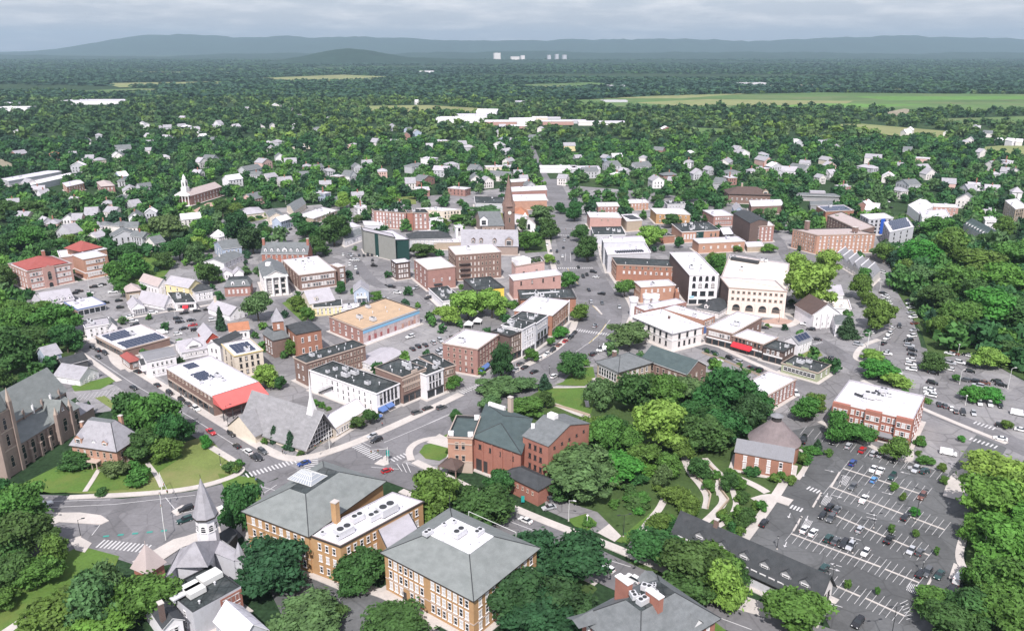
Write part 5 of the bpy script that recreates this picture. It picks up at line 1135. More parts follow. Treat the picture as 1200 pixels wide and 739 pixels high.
# ---- main street, left row
b = W('brick_corner_block', 'three storey rose brick corner block with white roof on the side street', 'commercial block', 'the rose brick corner block', 'f', (232, 489), (478, 531), (700, 441), base=(472, 722), detail=True); b.flat('rose', 'white', .6, TRIMT, 1, 4)
b.win('L', 3, 5, 1.0, 1.5, 'tan', z0=3.6, m0=1.5, m1=1.5, blind=.2).win('R', 3, 6, 1.0, 1.5, 'tan', z0=3.6, blind=.3).shop('R', 5, 3.0, TRIMT); b.awning('R', .02, .45, 3.3, AWNBLUE, 1.8, 1); b.win('L', 1, 5, 1, 1.6, 'dark', z0=.6, z1=3.4)
b = W('brown_block', 'narrow dark brown brick block between the rose brick corner block and white fronts', 'commercial block', None, 'f', (575, 405), (702, 441), (791, 393), h=b.h); b.flat('dark', 'dark', .5, TRIMD, 2, 4); b.win('R', 3, 5, .9, 1.8, 'tan', z0=3.6).shop('R', 2, 3.1, TRIMD)
b = W('white_block', 'bright white painted block with a black roof in the main street row', 'commercial block', 'the bright white street block', 'f', (648, 362), (792, 393), (889, 348), base=(795, 590)); b.flat('white', 'dark', .5, TRIMW, 2, 4); b.win('R', 3, 4, 1.0, 1.8, 'white', z0=3.6).shop('R', 3, 3.2, TRIMW)
b = W('grey_block', 'pale grey fronted block with big dark upper windows in the main street row', 'commercial block', None, 'f', (705, 318), (890, 349), (999, 299), base=(893, 535)); b.flat('palegrey', 'dark', .5, TRIMW, 2, 3); b.win('R', 1, 5, .9, 2.0, 'white', z0=b.h - 4.6).win('R', 1, 3, 2.2, 2.6, 'dark', z0=4, z1=8.2, blind=.05).shop('R', 3, 3.2, TRIMD)
b = W('brick_block', 'orange brick block with white roofs and a white end gable on main street', 'commercial block', 'the orange brick street block', 'f', (735, 258), (1003, 292), (1122, 192), base=(1008, 445)); b.flat('orange', 'white', .5, TRIMW, 2, 5); b.win('R', 2, 8, 1.1, 2.6, 'tan', z0=3.6).shop('R', 5, 3.2, TRIMT); b.panel('end_pier', 'R', .97, 1.0, 0, b.h + .5, TRIMW, .4)
b = W('dark_block', 'low black roofed block with white rooftop ducts behind the orange brick street block', 'commercial block', None, 'g', (328, 512), (372, 594), (850, 583), h=8.5); b.flat('orange', 'dark', .5, TRIMD, 4, 8)
mb = MB(); z = b.h - .2; mb.tube(b.l(b.a * .55, b.b * .05, z), b.l(b.a * .7, b.b * .75, z), .45, n=6); mb.build('roof_duct', METAL, b.root)
b = W('pink_block', 'pink stucco walled block with a long plain white roof', 'commercial block', 'the long pink walled block', 'g', (272, 382), (310, 427), (720, 376), h=12, ortho=False); b.flat('pink', 'white', .4, TRIMW, 0, 1); b.win('R', 1, 4, .9, 2.0, 'dark', z0=7.5)
b = W('roof_garden_block', 'salmon walled block with a planted roof garden and a white penthouse', 'commercial block', 'the roof garden block', 'g', (292, 262), (326, 308), (578, 264), h=13, ortho=False); b.flat('pinkp', 'pale', .8, TRIMT, 0, 2); b.win('R', 1, 2, 1.2, 1.2, 'dark', z0=4)
rot = math.atan2(b.v.y, b.v.x); p = b.l(b.a * .55, b.b * .27, b.h - .8); mb = MB(); mb.box((0, 0, 0), (b.b * .42, b.a * .6, 3.2)); o = mb.build('penthouse', wallmat('white'), b.root, p); o.rotation_euler = (0, 0, rot)
r = random.Random(3); mb = MB()
for k in range(160):
    c = b.l(b.a * r.uniform(.2, .8), b.b * r.uniform(.55, .94), b.h - .6 + r.random() * .8); a = r.random() * 6; e = Vector((math.cos(a), math.sin(a), r.uniform(-.3, .5))) * .4; f_ = Vector((-math.sin(a), math.cos(a), .2)) * .4; mb.face([c - e - f_, c + e - f_, c + e + f_, c - e + f_])
mb.build('roof_plants', foliage('leaf_roof', (.05, .09, .025)), b.root)
b = W('brick_factory', 'four storey brown brick block with bright white roof and black fire escapes', 'commercial block', 'the tall brown brick block', 'K', (281, 258), (365, 297), (597, 281), base=(380, 432), detail=True); b.flat('brown', 'white', .5, TRIMT, 1, 4); b.win('R', 4, 11, 1.0, 1.9, 'tan', blind=.4, skip=[(i, j) for i in range(3) for j in (1, 2)]); b.win('L', 4, 5, 1.0, 1.9, 'tan')
p, ang, L_ = b.on('R', .2); mb = MB()
for z in (4, 7.4, 10.8): mb.box((0, -.7, z), (7, 1.4, .15)); mb.tube((-3.5, -1.4, z + 1), (3.5, -1.4, z + 1), .05, n=4); mb.tube((-2.6, -.9, z - 3), (2.6, -.9, z), .08, n=4)
o = mb.build('fire_escape', DKMETAL, b.root, p); o.rotation_euler = (0, 0, ang)
b = W('brick_block', 'red brown brick block with a white roof left of the tall brown brick block', 'commercial block', 'the smaller white roofed brick block', 'K', (153, 320), (222, 372), (357, 352), base=(222, 482)); b.flat('rose', 'white', .5, TRIMT, 0, 3); b.win('L', 3, 3, 1.1, 1.9, 'white', blind=.6).win('R', 1, 3, .9, 1.4, 'white'); b.awning('R', .2, .5, 4, AWNDARK, 1, .4)
b = W('brick_house', 'small square dark brick block with white trimmed windows and flat white roof', 'building', 'the small dark brick block', 'K', (36, 323), (61, 340), (133, 332), base=(66, 428)); b.flat('dark', 'white', .5, TRIMD, 0, 1); b.win('R', 3, 4, 1.0, 1.6, 'white', blind=.7).win('L', 3, 2, 1, 1.6)
b = W('low_building', 'low white walled shed with a black roof beside the bright green trees', 'building', 'the low black roofed shed', 'f', (134, 104), (234, 196), (372, 178), h=5.0, ortho=False); b.flat('white', 'dark', .4, TRIMW, 4, 2); b.win('R', 1, 4, 1.2, 1.2)
b = W('yellow_wall_building', 'black roofed building with a bright yellow end wall behind the green trees', 'building', 'the yellow walled building', 'f', (378, 40), (466, 117), (697, 122), base=(690, 216)); b.flat('darkgrey', 'dark', .4, TRIMD, 1, 5); b.panel('yellow_wall', 'R', .56, 1.0, .2, b.h - .4, wallmat('bright'), .1)
# ---- mural building
b = W('mural_building', 'brick building with a tan roof, sky blue parapet and a painted mural wall', 'commercial block', 'the mural building', 'J', (720, 610), (892, 678), (1180, 575), base=(892, 760), detail=True, ortho=False); b.flat('rose', 'tan', .5, TRIMT, 3, 5); b.panel('mural', 'R', 0, 1, .3, b.h - 2.4, rough_mat('mural_paint', (.55, .46, .46), rough=.8, var=.2, scale=.2, fine=1.2, stain=((.28, .14, .13), .9, .22)), .1); b.panel('blue_parapet', 'R', 0, 1, b.h - 2.3, b.h + .05, plain('sky_blue_paint', (.24, .46, .66), .7), .16); b.panel('plinth', 'R', 0, 1, 0, 1.4, wallmat('white'), .2); b.win('L', 2, 5, 1.2, 1.6, 'white', blind=.4)
for x in (.1, .2, .3, .42, .55, .68, .8, .9): b.panel('mural_figure', 'R', x - .018, x + .018, 1.6, 3.8 + (x * 37 % 1) * .8, rough_mat('mural_figure_%d' % int(x * 3 % 3), [(.35, .12, .12), (.16, .14, .2), (.5, .3, .24)][int(x * 30 % 3)], var=.4, scale=1, fine=3), .14)
# ---- side street group
b = W('greek_building', 'white temple fronted building with four columns and a grey gabled roof', 'public building', 'the white temple front', 'J', (310, 352), (386, 414), (509, 402), base=(398, 512), detail=True, ortho='v'); b.a = max(b.a, 26); b.faces['L'] = (b.l(b.a, 0), -b.u, b.a); b.gable('offwhite', 'slate', 's', 3.6, .7)
b.win('L', 3, 8, 1.1, 1.7, 'white'); b.win('R', 3, 3, 2.0, 2.0, 'dark', m0=1, m1=1, blind=.2)
for k in range(4):
    p, ang, L_ = b.on('R', .06 + k * .293, 0, 1.0); mb = MB(); mb.cone((0, 0), .55, .45, 0, b.h - .6, 10); mb.box((0, 0, b.h - .6), (1.3, 1.3, .5)); mb.build('column', TRIMW, b.root, p)
b.panel('entablature', 'R', 0, 1, b.h - .2, b.h + .7, TRIMW, 1.6); mb = MB(); p = b.l(b.a * .55, b.b * .35, b.h + 2.4); mb.box((0, 0, 0), (3, 2.4, 2)); mb.build('rooftop_unit', TRIMW, b.root, p)
b = W('brick_offices', 'brown brick office block with a big white roof and banks of windows', 'office building', 'the big white roofed brick block', 'J', (482, 323), (566, 400), (755, 376), base=(568, 482), detail=True); b.flat('brown', 'white', .5, TRIMT, 5, 6); b.win('R', 2, 12, 1.3, 2.1, 'white', blind=.35).win('L', 3, 5, 1.2, 1.8, 'tan')
w = Bld('x', None, None, None, 'J', (745, 352), (765, 360), (797, 352), h=b.h + 1.6, parent=b); w.a = max(w.a, 9); w.flat('brown', 'white', .4, TRIMT); w.win('R', 3, 2, 1.2, 1.8, 'white')
b = W('mansard_block', 'long brick building with grey slate roof, seven white dormers and end chimneys', 'building', 'the seven dormer building', 'J', None, (376, 290), (609, 291), h=8, depth=13, detail=True); b.gable('red', 'slate', 't', 6.2, .5); b.win('R', 2, 8, 1.1, 1.9, 'white', blind=.5); [b.dormer('R', .08 + k * .14, b.h + .9, 1.7 if k != 3 else 3.2, 1.7, 3.0, 'white', 'slate', -1.0) for k in range(7)]; [b.chimney(.4, y, b.h + 2, b.h + 9, 1.4, 1.6) for y in (.015, .985)]
b = W('mansard_house', 'small purple brick house with a dark mansard and two round dormers', 'house', 'the two dormer brick house', 'J', None, (186, 462), (318, 455), base=(190, 513), depth=11); b.hip('rose', 'slate', 3.6, 1.8, .3, 'dark'); b.win('R', 1, 5, 1.0, 2.0, 'white', blind=.8); [b.dormer('R', x, b.h + .3, 1.8, 2.2, 1.6, 'white', 'slate', -.3) for x in (.33, .75)]
b = W('house', 'white two storey house with front porch beside the big white roofed brick block', 'house', 'the white porch house', 'J', (798, 455), (846, 484), (921, 480), base=(850, 540), ortho='v'); b.gable('bluegrey', 'lslate', 's', 3.0); b.win('R', 2, 3, .9).win('L', 2, 4, .9)
p, ang, L_ = b.on('R', .5); mb = MB(); mb.box((0, -1.2, 2.9), (L_ * .7, 2.4, .25)); [mb.box((x, -2.2, 0), (.2, .2, 2.9)) for x in (-2.5, 0, 2.5)]; o = mb.build('porch', TRIMW, b.root, p); o.rotation_euler = (0, 0, ang)
b = W('house', 'pale yellow flat roofed house behind a clump of green trees', 'house', 'the pale yellow house', 'J', None, (640, 566), (785, 556), base=(645, 612), depth=12); b.flat('yellowp', 'dark', .3, TRIMW, 0, 2); b.win('R', 2, 6, .9, 1.3)
b = W('house', 'house with a broad pale gabled roof above the pale yellow house', 'house', None, 'J', (575, 505), (622, 545), (730, 512), h=6); b.gable('cream', 'pale', 't', 5); b.win('R', 1, 3).win('L', 1, 3); b.dormer('R', .3, b.h + 1, 1.6, 1.6, 3, 'cream', 'pale')
b = W('low_building', 'small white box shed between the pale yellow house and the mural building', 'shed', None, 'J', None, (782, 572), (868, 568), h=3.6, depth=9); b.flat('white', 'white', .3, TRIMW, 2, 1); b.win('R', 1, 3, 1, 1.2)
b = W('house', 'white house with dark flat roof pieces behind the two dormer brick house', 'house', None, 'd', (474, 545), (548, 588), (702, 522), base=(550, 640), ortho='v'); b.gable('white', 'slate', 't', 2.2); b.win('L', 2, 3, .9).win('R', 2, 5, .9, 1.5); b.chimney(.5, .3, b.h, b.h + 3.5, .8, .8, TRIMW)
b = W('house', 'little white cottage with a front gable beside the two dormer brick house', 'house', None, 'd', (515, 650), (522, 672), (614, 660), h=4.2); b.a = 7; b.gable('white', 'pale', 's', 2.4); b.win('R', 1, 3, .9)
b = W('garage', 'white twin gabled garage between little cottage and temple front', 'garage', None, 'd', (618, 640), (626, 668), (700, 655), h=4); b.a = 7; b.gable('white', 'pale', 's', 2.4)
b = W('pavilion', 'white pyramid roofed pavilion in front of the dark trees', 'pavilion', None, 'd', (446, 376), (508, 386), (572, 370), h=3.6); b.hip('white', 'white', 4.6, 20, .4); b.win('R', 1, 3).win('L', 1, 3)
b = W('house', 'grey shingled house with dark roof just below the white pyramid pavilion', 'house', None, 'd', (470, 430), (540, 480), (640, 430), h=7.5); b.gable('bluegrey', 'slate', 't', 3.5); b.win('L', 2, 3).win('R', 2, 4)
b = W('house', 'white gabled house with grey roof and chimney above the red barn house', 'house', None, 'c', (1000, 280), (1072, 352), (1178, 322), base=(1086, 398), ortho='v'); b.gable('white', 'pale', 's', 3.4); b.win('R', 2, 2, .9).win('L', 2, 4, .9); b.chimney(.9, .4, b.h, b.h + 6, 1, 1, wallmat('cream'))
b = W('house', 'low rust roofed house beside the tree over the red barn house', 'house', None, 'c', (1062, 425), (1075, 470), (1200, 420), h=5); b.gable('white', 'rust', 't', 2.6); b.win('R', 1, 4)
b = W('house', 'white house with orange roofed side wing and columned porch on the side street', 'house', 'the orange winged house', 'c', (354, 262), (384, 305), (468, 285), base=(386, 345)); b.gable('white', 'pale', 's', 2.6); b.win('R', 2, 4, .9).win('L', 2, 3, .9)
w = Bld('x', None, None, None, 'c', (462, 222), (474, 245), (532, 232), h=b.h - 1, parent=b); w.a = max(w.a, 7); w.hip('white', 'rust', 1.8, 9, .3); w.win('R', 2, 3, .8)
p, ang, L_ = b.on('R', .5); mb = MB(); mb.box((0, -1.1, 2.7), (L_, 2.2, .22)); [mb.box((-L_ / 2 + .2 + k * (L_ - .4) / 5, -2.0, 0), (.22, .22, 2.7)) for k in range(6)]; o = mb.build('porch', TRIMW, b.root, p); o.rotation_euler = (0, 0, ang)
b = W('house', 'white steep gabled house with pale roof facing the side street', 'house', 'the steep gabled white house', 'c', (563, 212), (612, 290), (690, 264), base=(620, 320), ortho='v'); b.gable('white', 'pale', 's', 5.2); b.win('R', 1, 5, .8, 1.3, z0=2).win('L', 1, 4, .9)
b = W('diner', 'low white diner with a dark roof and little red awning on the side street', 'restaurant', 'the little red awning diner', 'c', (640, 195), (690, 270), (836, 262), h=4.6, ortho=False); b.flat('white', 'dark', .4, TRIMW, 2, 2); b.win('R', 1, 7, 1.1, 1.5, 'dark', z0=1.2); b.awning('R', .35, .62, 3, SIGNRED, 2, 1)
b = W('house', 'cream house with tall pale roof behind the little red awning diner', 'house', None, 'c', (755, 90), (785, 160), (880, 130), h=8, ortho='v'); b.gable('yellowp', 'pale', 's', 3.4); b.win('R', 2, 3).win('L', 2, 3)
b = W('house', 'white house with black hip roof and shaded porch at the side street corner', 'house', None, 'c', None, (835, 192), (952, 172), base=(845, 262), depth=11); b.hip('white', 'darkslate', 2.8, 8, .6); b.win('R', 2, 5, .9)
b = W('house', 'cream hip roofed house complex above the orange winged house', 'house', None, 'c', (336, 165), (350, 192), (450, 182), h=6.5); b.a = 11; b.hip('tan', 'pinkish', 3, 7, .6); b.win('R', 1, 4)
b = W('house', 'pale roofed house with a white gable to the right of the cream hip roofed complex', 'house', None, 'c', (440, 110), (570, 150), (610, 120), h=7, ortho='s'); b.gable('white', 'pinkish', 's', 3.6); b.win('R', 2, 2).win('L', 1, 5)
# ---- the two school buildings
b = W('brick_school', 'pinkish brick school with a wide white parapet and red hip roof, left of the pair', 'school', 'the left red roofed school', 'b', (62, 190), (206, 252), (548, 182), base=(206, 408), detail=True); b.flat('pink', 'white', .9, TRIMT, 0, 0)
def redhip(b, x0, x1, y0, y1, rh, z):
    q = [b.l(b.a * x, b.b * y, z) for x, y in ((x0, y0), (x0, y1), (x1, y1), (x1, y0))]; d = min((x1 - x0) * b.a, (y1 - y0) * b.b) / 2 - .1
    hi = [b.l(b.a * x + sx * d, b.b * y + sy * d, z + rh) for x, y, sx, sy in ((x0, y0, 1, 1), (x0, y1, 1, -1), (x1, y1, -1, -1), (x1, y0, -1, 1))]
    mb = MB(); [mb.face([q[k], q[(k + 1) % 4], hi[(k + 1) % 4], hi[k]]) for k in range(4)]; mb.build('hip_roof', roofmat('red'), b.root)
redhip(b, .12, .97, .06, .98, 4.6, b.h - .3); b.win('R', 3, 14, 1.3, 1.8, 'white', blind=.75).win('L', 3, 6, 1.2, 1.8, 'white', blind=.75)
p, ang, L_ = b.on('R', .46); mb = MB(); mb.box((0, -.5, 0), (L_ * .26, 1.0, b.h + .4)); mb.face([(-2, -1.02, b.h + .4), (2, -1.02, b.h + .4), (0, -1.02, b.h + 1.6)]); o = mb.build('entrance_bay', wallmat('pink'), b.root, p); o.rotation_euler = (0, 0, ang); put('window', window_mesh(2.4, 4, 'tan_arch')[2][0], o, (0, -1.03, 5)); put('door', window_mesh(2.2, 2, 'dark_arch')[2][0], o, (0, -1.03, .2)); b.chimney(.85, .75, b.h, b.h + 5, 1.6, 1.6)
b = W('brick_school', 'orange brick school with a red hip roof and white stair block, right of the pair', 'school', 'the right red roofed school', 'b', (562, 118), (648, 155), (802, 112), base=(652, 318), detail=True); b.flat('salmon', 'white', .6, TRIMW, 0, 2); b.win('R', 3, 8, 1.2, 1.8, 'white', blind=.8); b.panel('band', 'R', 0, 1, 4, 4.6, TRIMW, .15); b.panel('band', 'L', 0, 1, 4, 4.6, TRIMW, .15)
w = Bld('x', None, None, None, 'b', (520, 62), (660, 105), (864, 82), h=b.h - .6, parent=b); w.flat('salmon', 'white', .5, TRIMW); 
q = Bld('x', None, None, None, 'b', (505, 70), (625, 98), (830, 70), h=b.h - .3, parent=b); q.hip('salmon', 'red', 4.5, 9, .5, walls=False)
b = W('school_wing', 'low white and red connecting wing between the two red roofed schools', 'school wing', None, 'b', (450, 90), (470, 140), (600, 105), h=9); b.flat('pink', 'white', .7, TRIMW, 0, 1)
b = W('house', 'long white house with grey roof and small dormers below the left red roofed school', 'house', 'the long white dormer house', 'b', (285, 420), (345, 505), (566, 455), h=5.0); b.gable('white', 'pale', 't', 3.2); b.win('R', 1, 6, .9, 1.5).win('L', 2, 2, .9, 1.3); [b.dormer('R', x, b.h + .3, 1.6, 1.5, 2, 'white', 'pale', -.5) for x in (.2, .45, .65, .88)]
b = W('house', 'small white house with pale porch roof at the left end of long dormer house', 'house', None, 'b', (252, 468), (292, 508), (335, 490), h=4.6); b.a = max(b.a, 7); b.gable('white', 'pale', 's', 2.4); b.win('R', 1, 2, .8)
b = W('garage', 'low lavender metal roofed garage with a blue edged canopy', 'garage', 'the lavender roofed garage', 'b', (505, 492), (605, 548), (778, 480), h=4.2); b.flat('palegrey', 'lav', .2, AWNBLUE, 2, 2); b.panel('brick_front', 'L', 0, 1, 0, 3, wallmat('brown'), .1); b.shop('R', 5, 3, TRIMW)
b = W('house', 'white flat roofed double house at the left end of the solar roofed shop row', 'house', None, 'b', (640, 640), (665, 690), (860, 640), h=6.5); b.flat('white', 'pale', .3, TRIMW, 2, 1); b.win('R', 2, 4).win('L', 2, 2)
b = W('house', 'tiny white gabled house right of the flat roofed double house', 'house', None, 'b', (835, 655), (842, 690), (912, 675), h=5); b.a = 9; b.gable('white', 'slate', 's', 2.6); b.win('R', 1, 2, .8)
# ---- modern block, hotel and halls
b = W('modern_building', 'windowless grey concrete block with a dark slit and green glass corner', 'modern building', 'the grey concrete block', 'e', (172, 300), (190, 331), (466, 392), base=(200, 535), ortho=False); b.flat('concrete', 'pale', .4, DKMETAL, 0, 0); b.panel('glass_slit', 'R', .36, .47, 0, b.h - .2, wallmat('greenglass'), .1)
w = Bld('x', None, None, None, 'e', (330, 335), (466, 412), (584, 408), h=b.h - 2.5, parent=b, ortho=False); w.flat('greenglass', 'lav', .4, DKMETAL, 0, 2)
b = W('hotel', 'four storey red brick hotel with a curved front and pale roof edge', 'hotel', 'the curved brick hotel', 'e', (262, 143), (285, 160), (560, 180), h=14, detail=True, ortho=False); b.flat('rose', 'dark', .8, TRIMT, 3, 2); b.win('R', 4, 9, 1.3, 1.8, 'white', blind=.85).win('L', 4, 2, 1.2, 1.8)
w = Bld('x', None, None, None, 'e', (586, 148), (614, 180), (756, 178), h=14, parent=b, ortho=False); w.detail = True; w.flat('rose', 'dark', .8, TRIMT, 1, 1); w.win('R', 4, 3, 1.5, 1.8, 'white', blind=.85)
w = Bld('x', None, None, None, 'e', (553, 150), (570, 176), (618, 176), h=14.6, parent=b, ortho=False); w.flat('red', 'dark', .8, TRIMT)
b = W('low_building', 'white roofed annex in front of the curved brick hotel', 'building', None, 'e', (188, 248), (200, 280), (365, 285), h=5, ortho=False); b.flat('palegrey', 'white', .4, TRIMW, 1, 2)
b = W('hall', 'dark hip roofed hall with white roof deck right of the grey concrete block', 'hall', 'the dark hip roofed hall', 'e', (560, 365), (592, 408), (960, 398), h=8.5, ortho=False); b.hip('palegrey', 'darkslate', 4, 8, .5, 'white'); b.win('R', 1, 9, 2.0, 2.4, 'white', z0=4, blind=.8)
b = W('low_building', 'low white roofed strip in front of the dark hip roofed hall', 'building', None, 'e', (735, 405), (748, 432), (1035, 430), h=6, ortho=False); b.flat('tan', 'white', .4, TRIMW, 0, 3)
b = W('building', 'square white lift tower on the roofs beside the slate parish roof', 'building', None, 'e', (975, 280), (990, 300), (1050, 296), h=13); b.a = 6; b.flat('white', 'white', .4, TRIMW, 1, 0); b.win('R', 2, 1, 1.6, 2, 'dark', z0=6)
b = W('tan_building', 'long tan walled building with broad white roof behind the curved brick hotel', 'building', 'the tan white roofed building', 'e', (655, 140), (875, 160), (1034, 148), h=8, ortho=False); b.flat('cream', 'white', .4, TRIMW, 4, 3); b.win('R', 2, 5, 1.2, 1.4, 'dark')
b = W('low_building', 'low white annex tucked behind the brick end of the curved hotel', 'building', None, 'e', (750, 225), (760, 255), (880, 243), h=7, ortho=False); b.flat('white', 'white', .4, TRIMW, 1, 1)
b = W('parish_hall', 'grey stone parish hall under one long lavender slate roof', 'hall', 'the long slate parish roof', 'K', (400, 205), (396, 248), (682, 252), h=7, ortho=False); b.b = max(b.b, 10); b.gable('stone', 'lslate', 't', 8.5, .6, trim=False); [b.dormer('R', x, b.h + 1.4, 2.4, 2.2, 3.2, 'stone', 'brown', -1.2) for x in (.2, .34, .58)]; b.dormer('R', .84, b.h - .2, 5.5, 4.2, 5, 'stone', 'lslate', .3)
def stonechurch():
    b = W('stone_church', 'brown stone church with a tall octagonal clock steeple above the main street', 'church', 'the clock steeple church', 'K', (462, 100), (500, 150), (610, 148), h=8, ortho=False); b.gable('stone', 'slate', 't', 7.5, .5, trim=False); b.win('R', 1, 5, 1.2, 2.2, 'tan_arch', z0=2, blind=.6); b.dormer('R', .08, b.h, 6, 5, 4, 'white', 'slate', .2)
    g = at(P('K', (635, 175)), 0) - b.root.location; base = P('K', (635, 175)); ht_ = height(base, P('K', (622, -105))[1]); ht_ = min(max(ht_, 45), 62)
    st = wallmat('brown'); mb = MB(); mb.box((g.x, g.y, 0), (8.2, 8.2, ht_ * .45), R(12)); mb.build('tower', st, b.root)
    mb = MB(); mb.cone((g.x, g.y), 5.6, 4.6, ht_ * .45, ht_ * .52, 8, a0=R(12 + 22.5)); mb.cone((g.x, g.y), 4.0, .08, ht_ * .52, ht_, 8, a0=R(34.5)); mb.build('spire', st, b.root)
    for sx in (-1, 1):
        for sy in (-1, 1): mb = MB(); mb.box((g.x + sx * 3.9, g.y + sy * 3.9, ht_ * .36), (1.3, 1.3, ht_ * .1)); mb.cone((g.x + sx * 3.9, g.y + sy * 3.9), .95, .05, ht_ * .46, ht_ * .53, 4); mb.build('pinnacle', st, b.root)
    for a in (-78, 12, -168):
        t = R(a); v = Vector((g.x + math.cos(t) * 4.14, g.y + math.sin(t) * 4.14, ht_ * .34)); mb = MB(); mb.tube((0, 0, 0), (0, -.12, 0), 1.7, n=24); mb.tube((0, -.125, 0), (0, -.14, 0), 1.45, n=24, mi=1); o = mb.build('clock', [TRIMD, plain('clock_face', (.75, .72, .66), .6)], b.root, v); o.rotation_euler = (0, 0, t + R(90))
        mb = MB(); mb.box((0, -.17, -.05), (.12, .02, 1.2)); mb.box((.35, -.17, 0), (.8, .02, .12)); mb.build('clock_hands', TRIMD, o)
        put('window', window_mesh(1.4, 3.4, 'tan_arch')[2][0], b.root, Vector((g.x + math.cos(t) * 4.12, g.y + math.sin(t) * 4.12, ht_ * .17)), t + R(90))
stonechurch()
b = W('court_building', 'white stone building with an arched gable and slim turret beside the street trees', 'public building', 'the white stone turret building', '', (606, 253), (612, 263), (627, 262), base=(613, 272)); b.a = 16; b.gable('white', 'pinkish', 's', 4.5, .3); b.win('R', 1, 1, 2.2, 3.4, 'dark_arch', z0=2); v = b.l(b.a * .2, b.b * .25); mb = MB(); mb.cone((v.x, v.y), 1.5, 1.3, 0, b.h + 6, 10); mb.cone((v.x, v.y), 1.8, .05, b.h + 6, b.h + 9, 10); mb.build('turret', wallmat('white'), b.root)
b = W('building', 'building with a sloping salmon red roof right behind the clock steeple', 'building', None, '', (601, 236), (603, 250), (610, 251), h=9, ortho=False); b.b = 14; b.a = 20; b.hip('white', 'rust', 4, 7, .4)
b = W('flat_block', 'wide white roofed salmon brick block near the upper end of main street', 'commercial block', None, '', (600, 228), (601, 235), (641, 234), h=9, ortho=False); b.flat('salmon', 'white', .4, TRIMW, 2, 3)
b = W('flat_block', 'taller white roofed block with an ochre end just past the salmon brick block', 'commercial block', None, '', (599, 219), (600, 224), (641, 222), h=11, ortho=False); b.flat('rose', 'white', .4, TRIMW, 3, 2)
b = W('flat_block', 'dark walled block with white roof edge at the top of main street', 'commercial block', None, '', (598, 210), (599, 213), (618, 212), h=9, ortho=False); b.flat('brown', 'white', .4, TRIMW)
b = W('flat_block', 'dark flat roofed block with white parapet left of the clock steeple', 'commercial block', None, '', (556, 230), (557, 238), (592, 239), h=8, ortho=False); b.flat('palegrey', 'dark', .6, TRIMW, 1, 2)
# ---- right of main street
b = W('brick_arcade', 'long orange brick block with arched window caps and a dark roof edge', 'commercial block', 'the long orange brick block', 'h', (182, 412), (220, 467), (702, 488), base=(214, 602), detail=True, ortho=False); b.flat('orange', 'dark', .4, TRIMT, 0, 3)
b.win('R', 1, 10, 1.2, 1.4, 'white', z0=4.4, z1=8.2, m0=3, blind=.6); b.win('R', 1, 9, 1.6, .8, 'tan_arch', z0=b.h - 3.2, z1=b.h - 1, m0=3, blind=0); b.win('L', 3, 4, 1.1, 1.8, 'tan')
b = W('stepped_block', 'large pale block with stepped white roofs and skylight rows on main street', 'commercial block', 'the stepped white roofed block', 'h', (103, 256), (150, 388), (486, 372), h=12.5, ortho=False); b.flat('palegrey', 'lav', .6, TRIMW, 4, 6); b.win('L', 3, 8, 1.2, 2, 'dark')
for k in range(12): q = b.l(b.a * .12, b.b * (.22 + k * .055), b.h - .55); mb = MB(); mb.box((0, 0, 0), (.9, 4.5, .9)); o = mb.build('skylight', GLASS, b.root, q); o.rotation_euler = (0, 0, math.atan2(b.v.y, b.v.x))
w = Bld('x', None, None, None, 'h', (108, 262), (118, 290), (440, 280), h=16, parent=b, ortho=False); w.flat('palegrey', 'white', .4, TRIMW, 2, 2)
b = W('white_corner_block', 'tall white block with arched upper windows and a long white roof', 'commercial block', 'the tall white arched block', 'h', (640, 372), (795, 548), (1022, 545), base=(786, 785), detail=True, ortho=False); b.flat('white', 'white', .6, TRIMW, 5, 7)
zz = b.h; b.win('R', 2, 4, 1.9, 1.9, 'dark_arch', z0=zz * .5, z1=zz - .8, m0=1, m1=1, blind=.3); b.win('R', 1, 3, 3.2, 2.6, 'dark', z0=zz * .25, z1=zz * .48, m0=1, m1=1, blind=0); b.shop('R', 3, 3, TRIMW); b.panel('painted_shade_side', 'L', 0, 1, 0, b.h - .7, wallmat('dark'), .05)  # shade on the white left wall, put in as a dark sheet
b.panel('sign', 'R', .04, .2, 4.1, 5.2, plain('pale_blue_sign', (.35, .6, .8), .5), .3)
b = W('brick_shop', 'square tan brick shop block with white roof in front of the orange brick block', 'commercial block', 'the square tan brick block', 'h', (345, 600), (412, 642), (682, 627), base=(415, 775)); b.flat('salmon', 'white', .6, TRIMW, 1, 2); b.win('R', 1, 5, 1.0, 1.6, 'white', z0=b.h * .5, blind=.9).win('L', 2, 4, 1, 1.6, 'tan')
b = W('low_building', 'dark roofed passage block between tan brick block and tall white arched block', 'building', None, 'i', (480, 150), (490, 165), (640, 160), h=6, ortho=False); b.flat('orange', 'dark', .4, TRIMD, 0, 1)
b = W('building', 'orange stuccoed tower strip on the flank of the tan brick block', 'building', None, 'h', (676, 655), (682, 690), (715, 685), h=9, ortho=False); b.a = 9; b.flat('orange', 'rust', .3)
b = W('parking_garage', 'cream parking garage with square openings over four arches and open ramps', 'parking garage', 'the cream parking garage', 'L', (800, 408), (845, 462), (1140, 482), base=(850, 598), detail=True, ortho=False); b.flat('garage', 'cream', .7, TRIMT, 0, 1)
b.win('R', 2, 10, 1.5, 1.3, 'tan', z0=b.h * .48, z1=b.h - .6, m0=1, m1=1, blind=0); b.win('R', 1, 4, 4.2, 1.6, 'tan_arch', z0=.2, z1=b.h * .44, blind=0)
for k in range(5): b.panel('pier', 'R', k * .24, k * .24 + .035, 0, b.h * .46, wallmat('garage'), .4)
b.panel('painted_shade_side', 'L', 0, 1, 0, b.h - .8, wallmat('dark'), .05)  # dark sheet paints in the shade on the garage's left wall
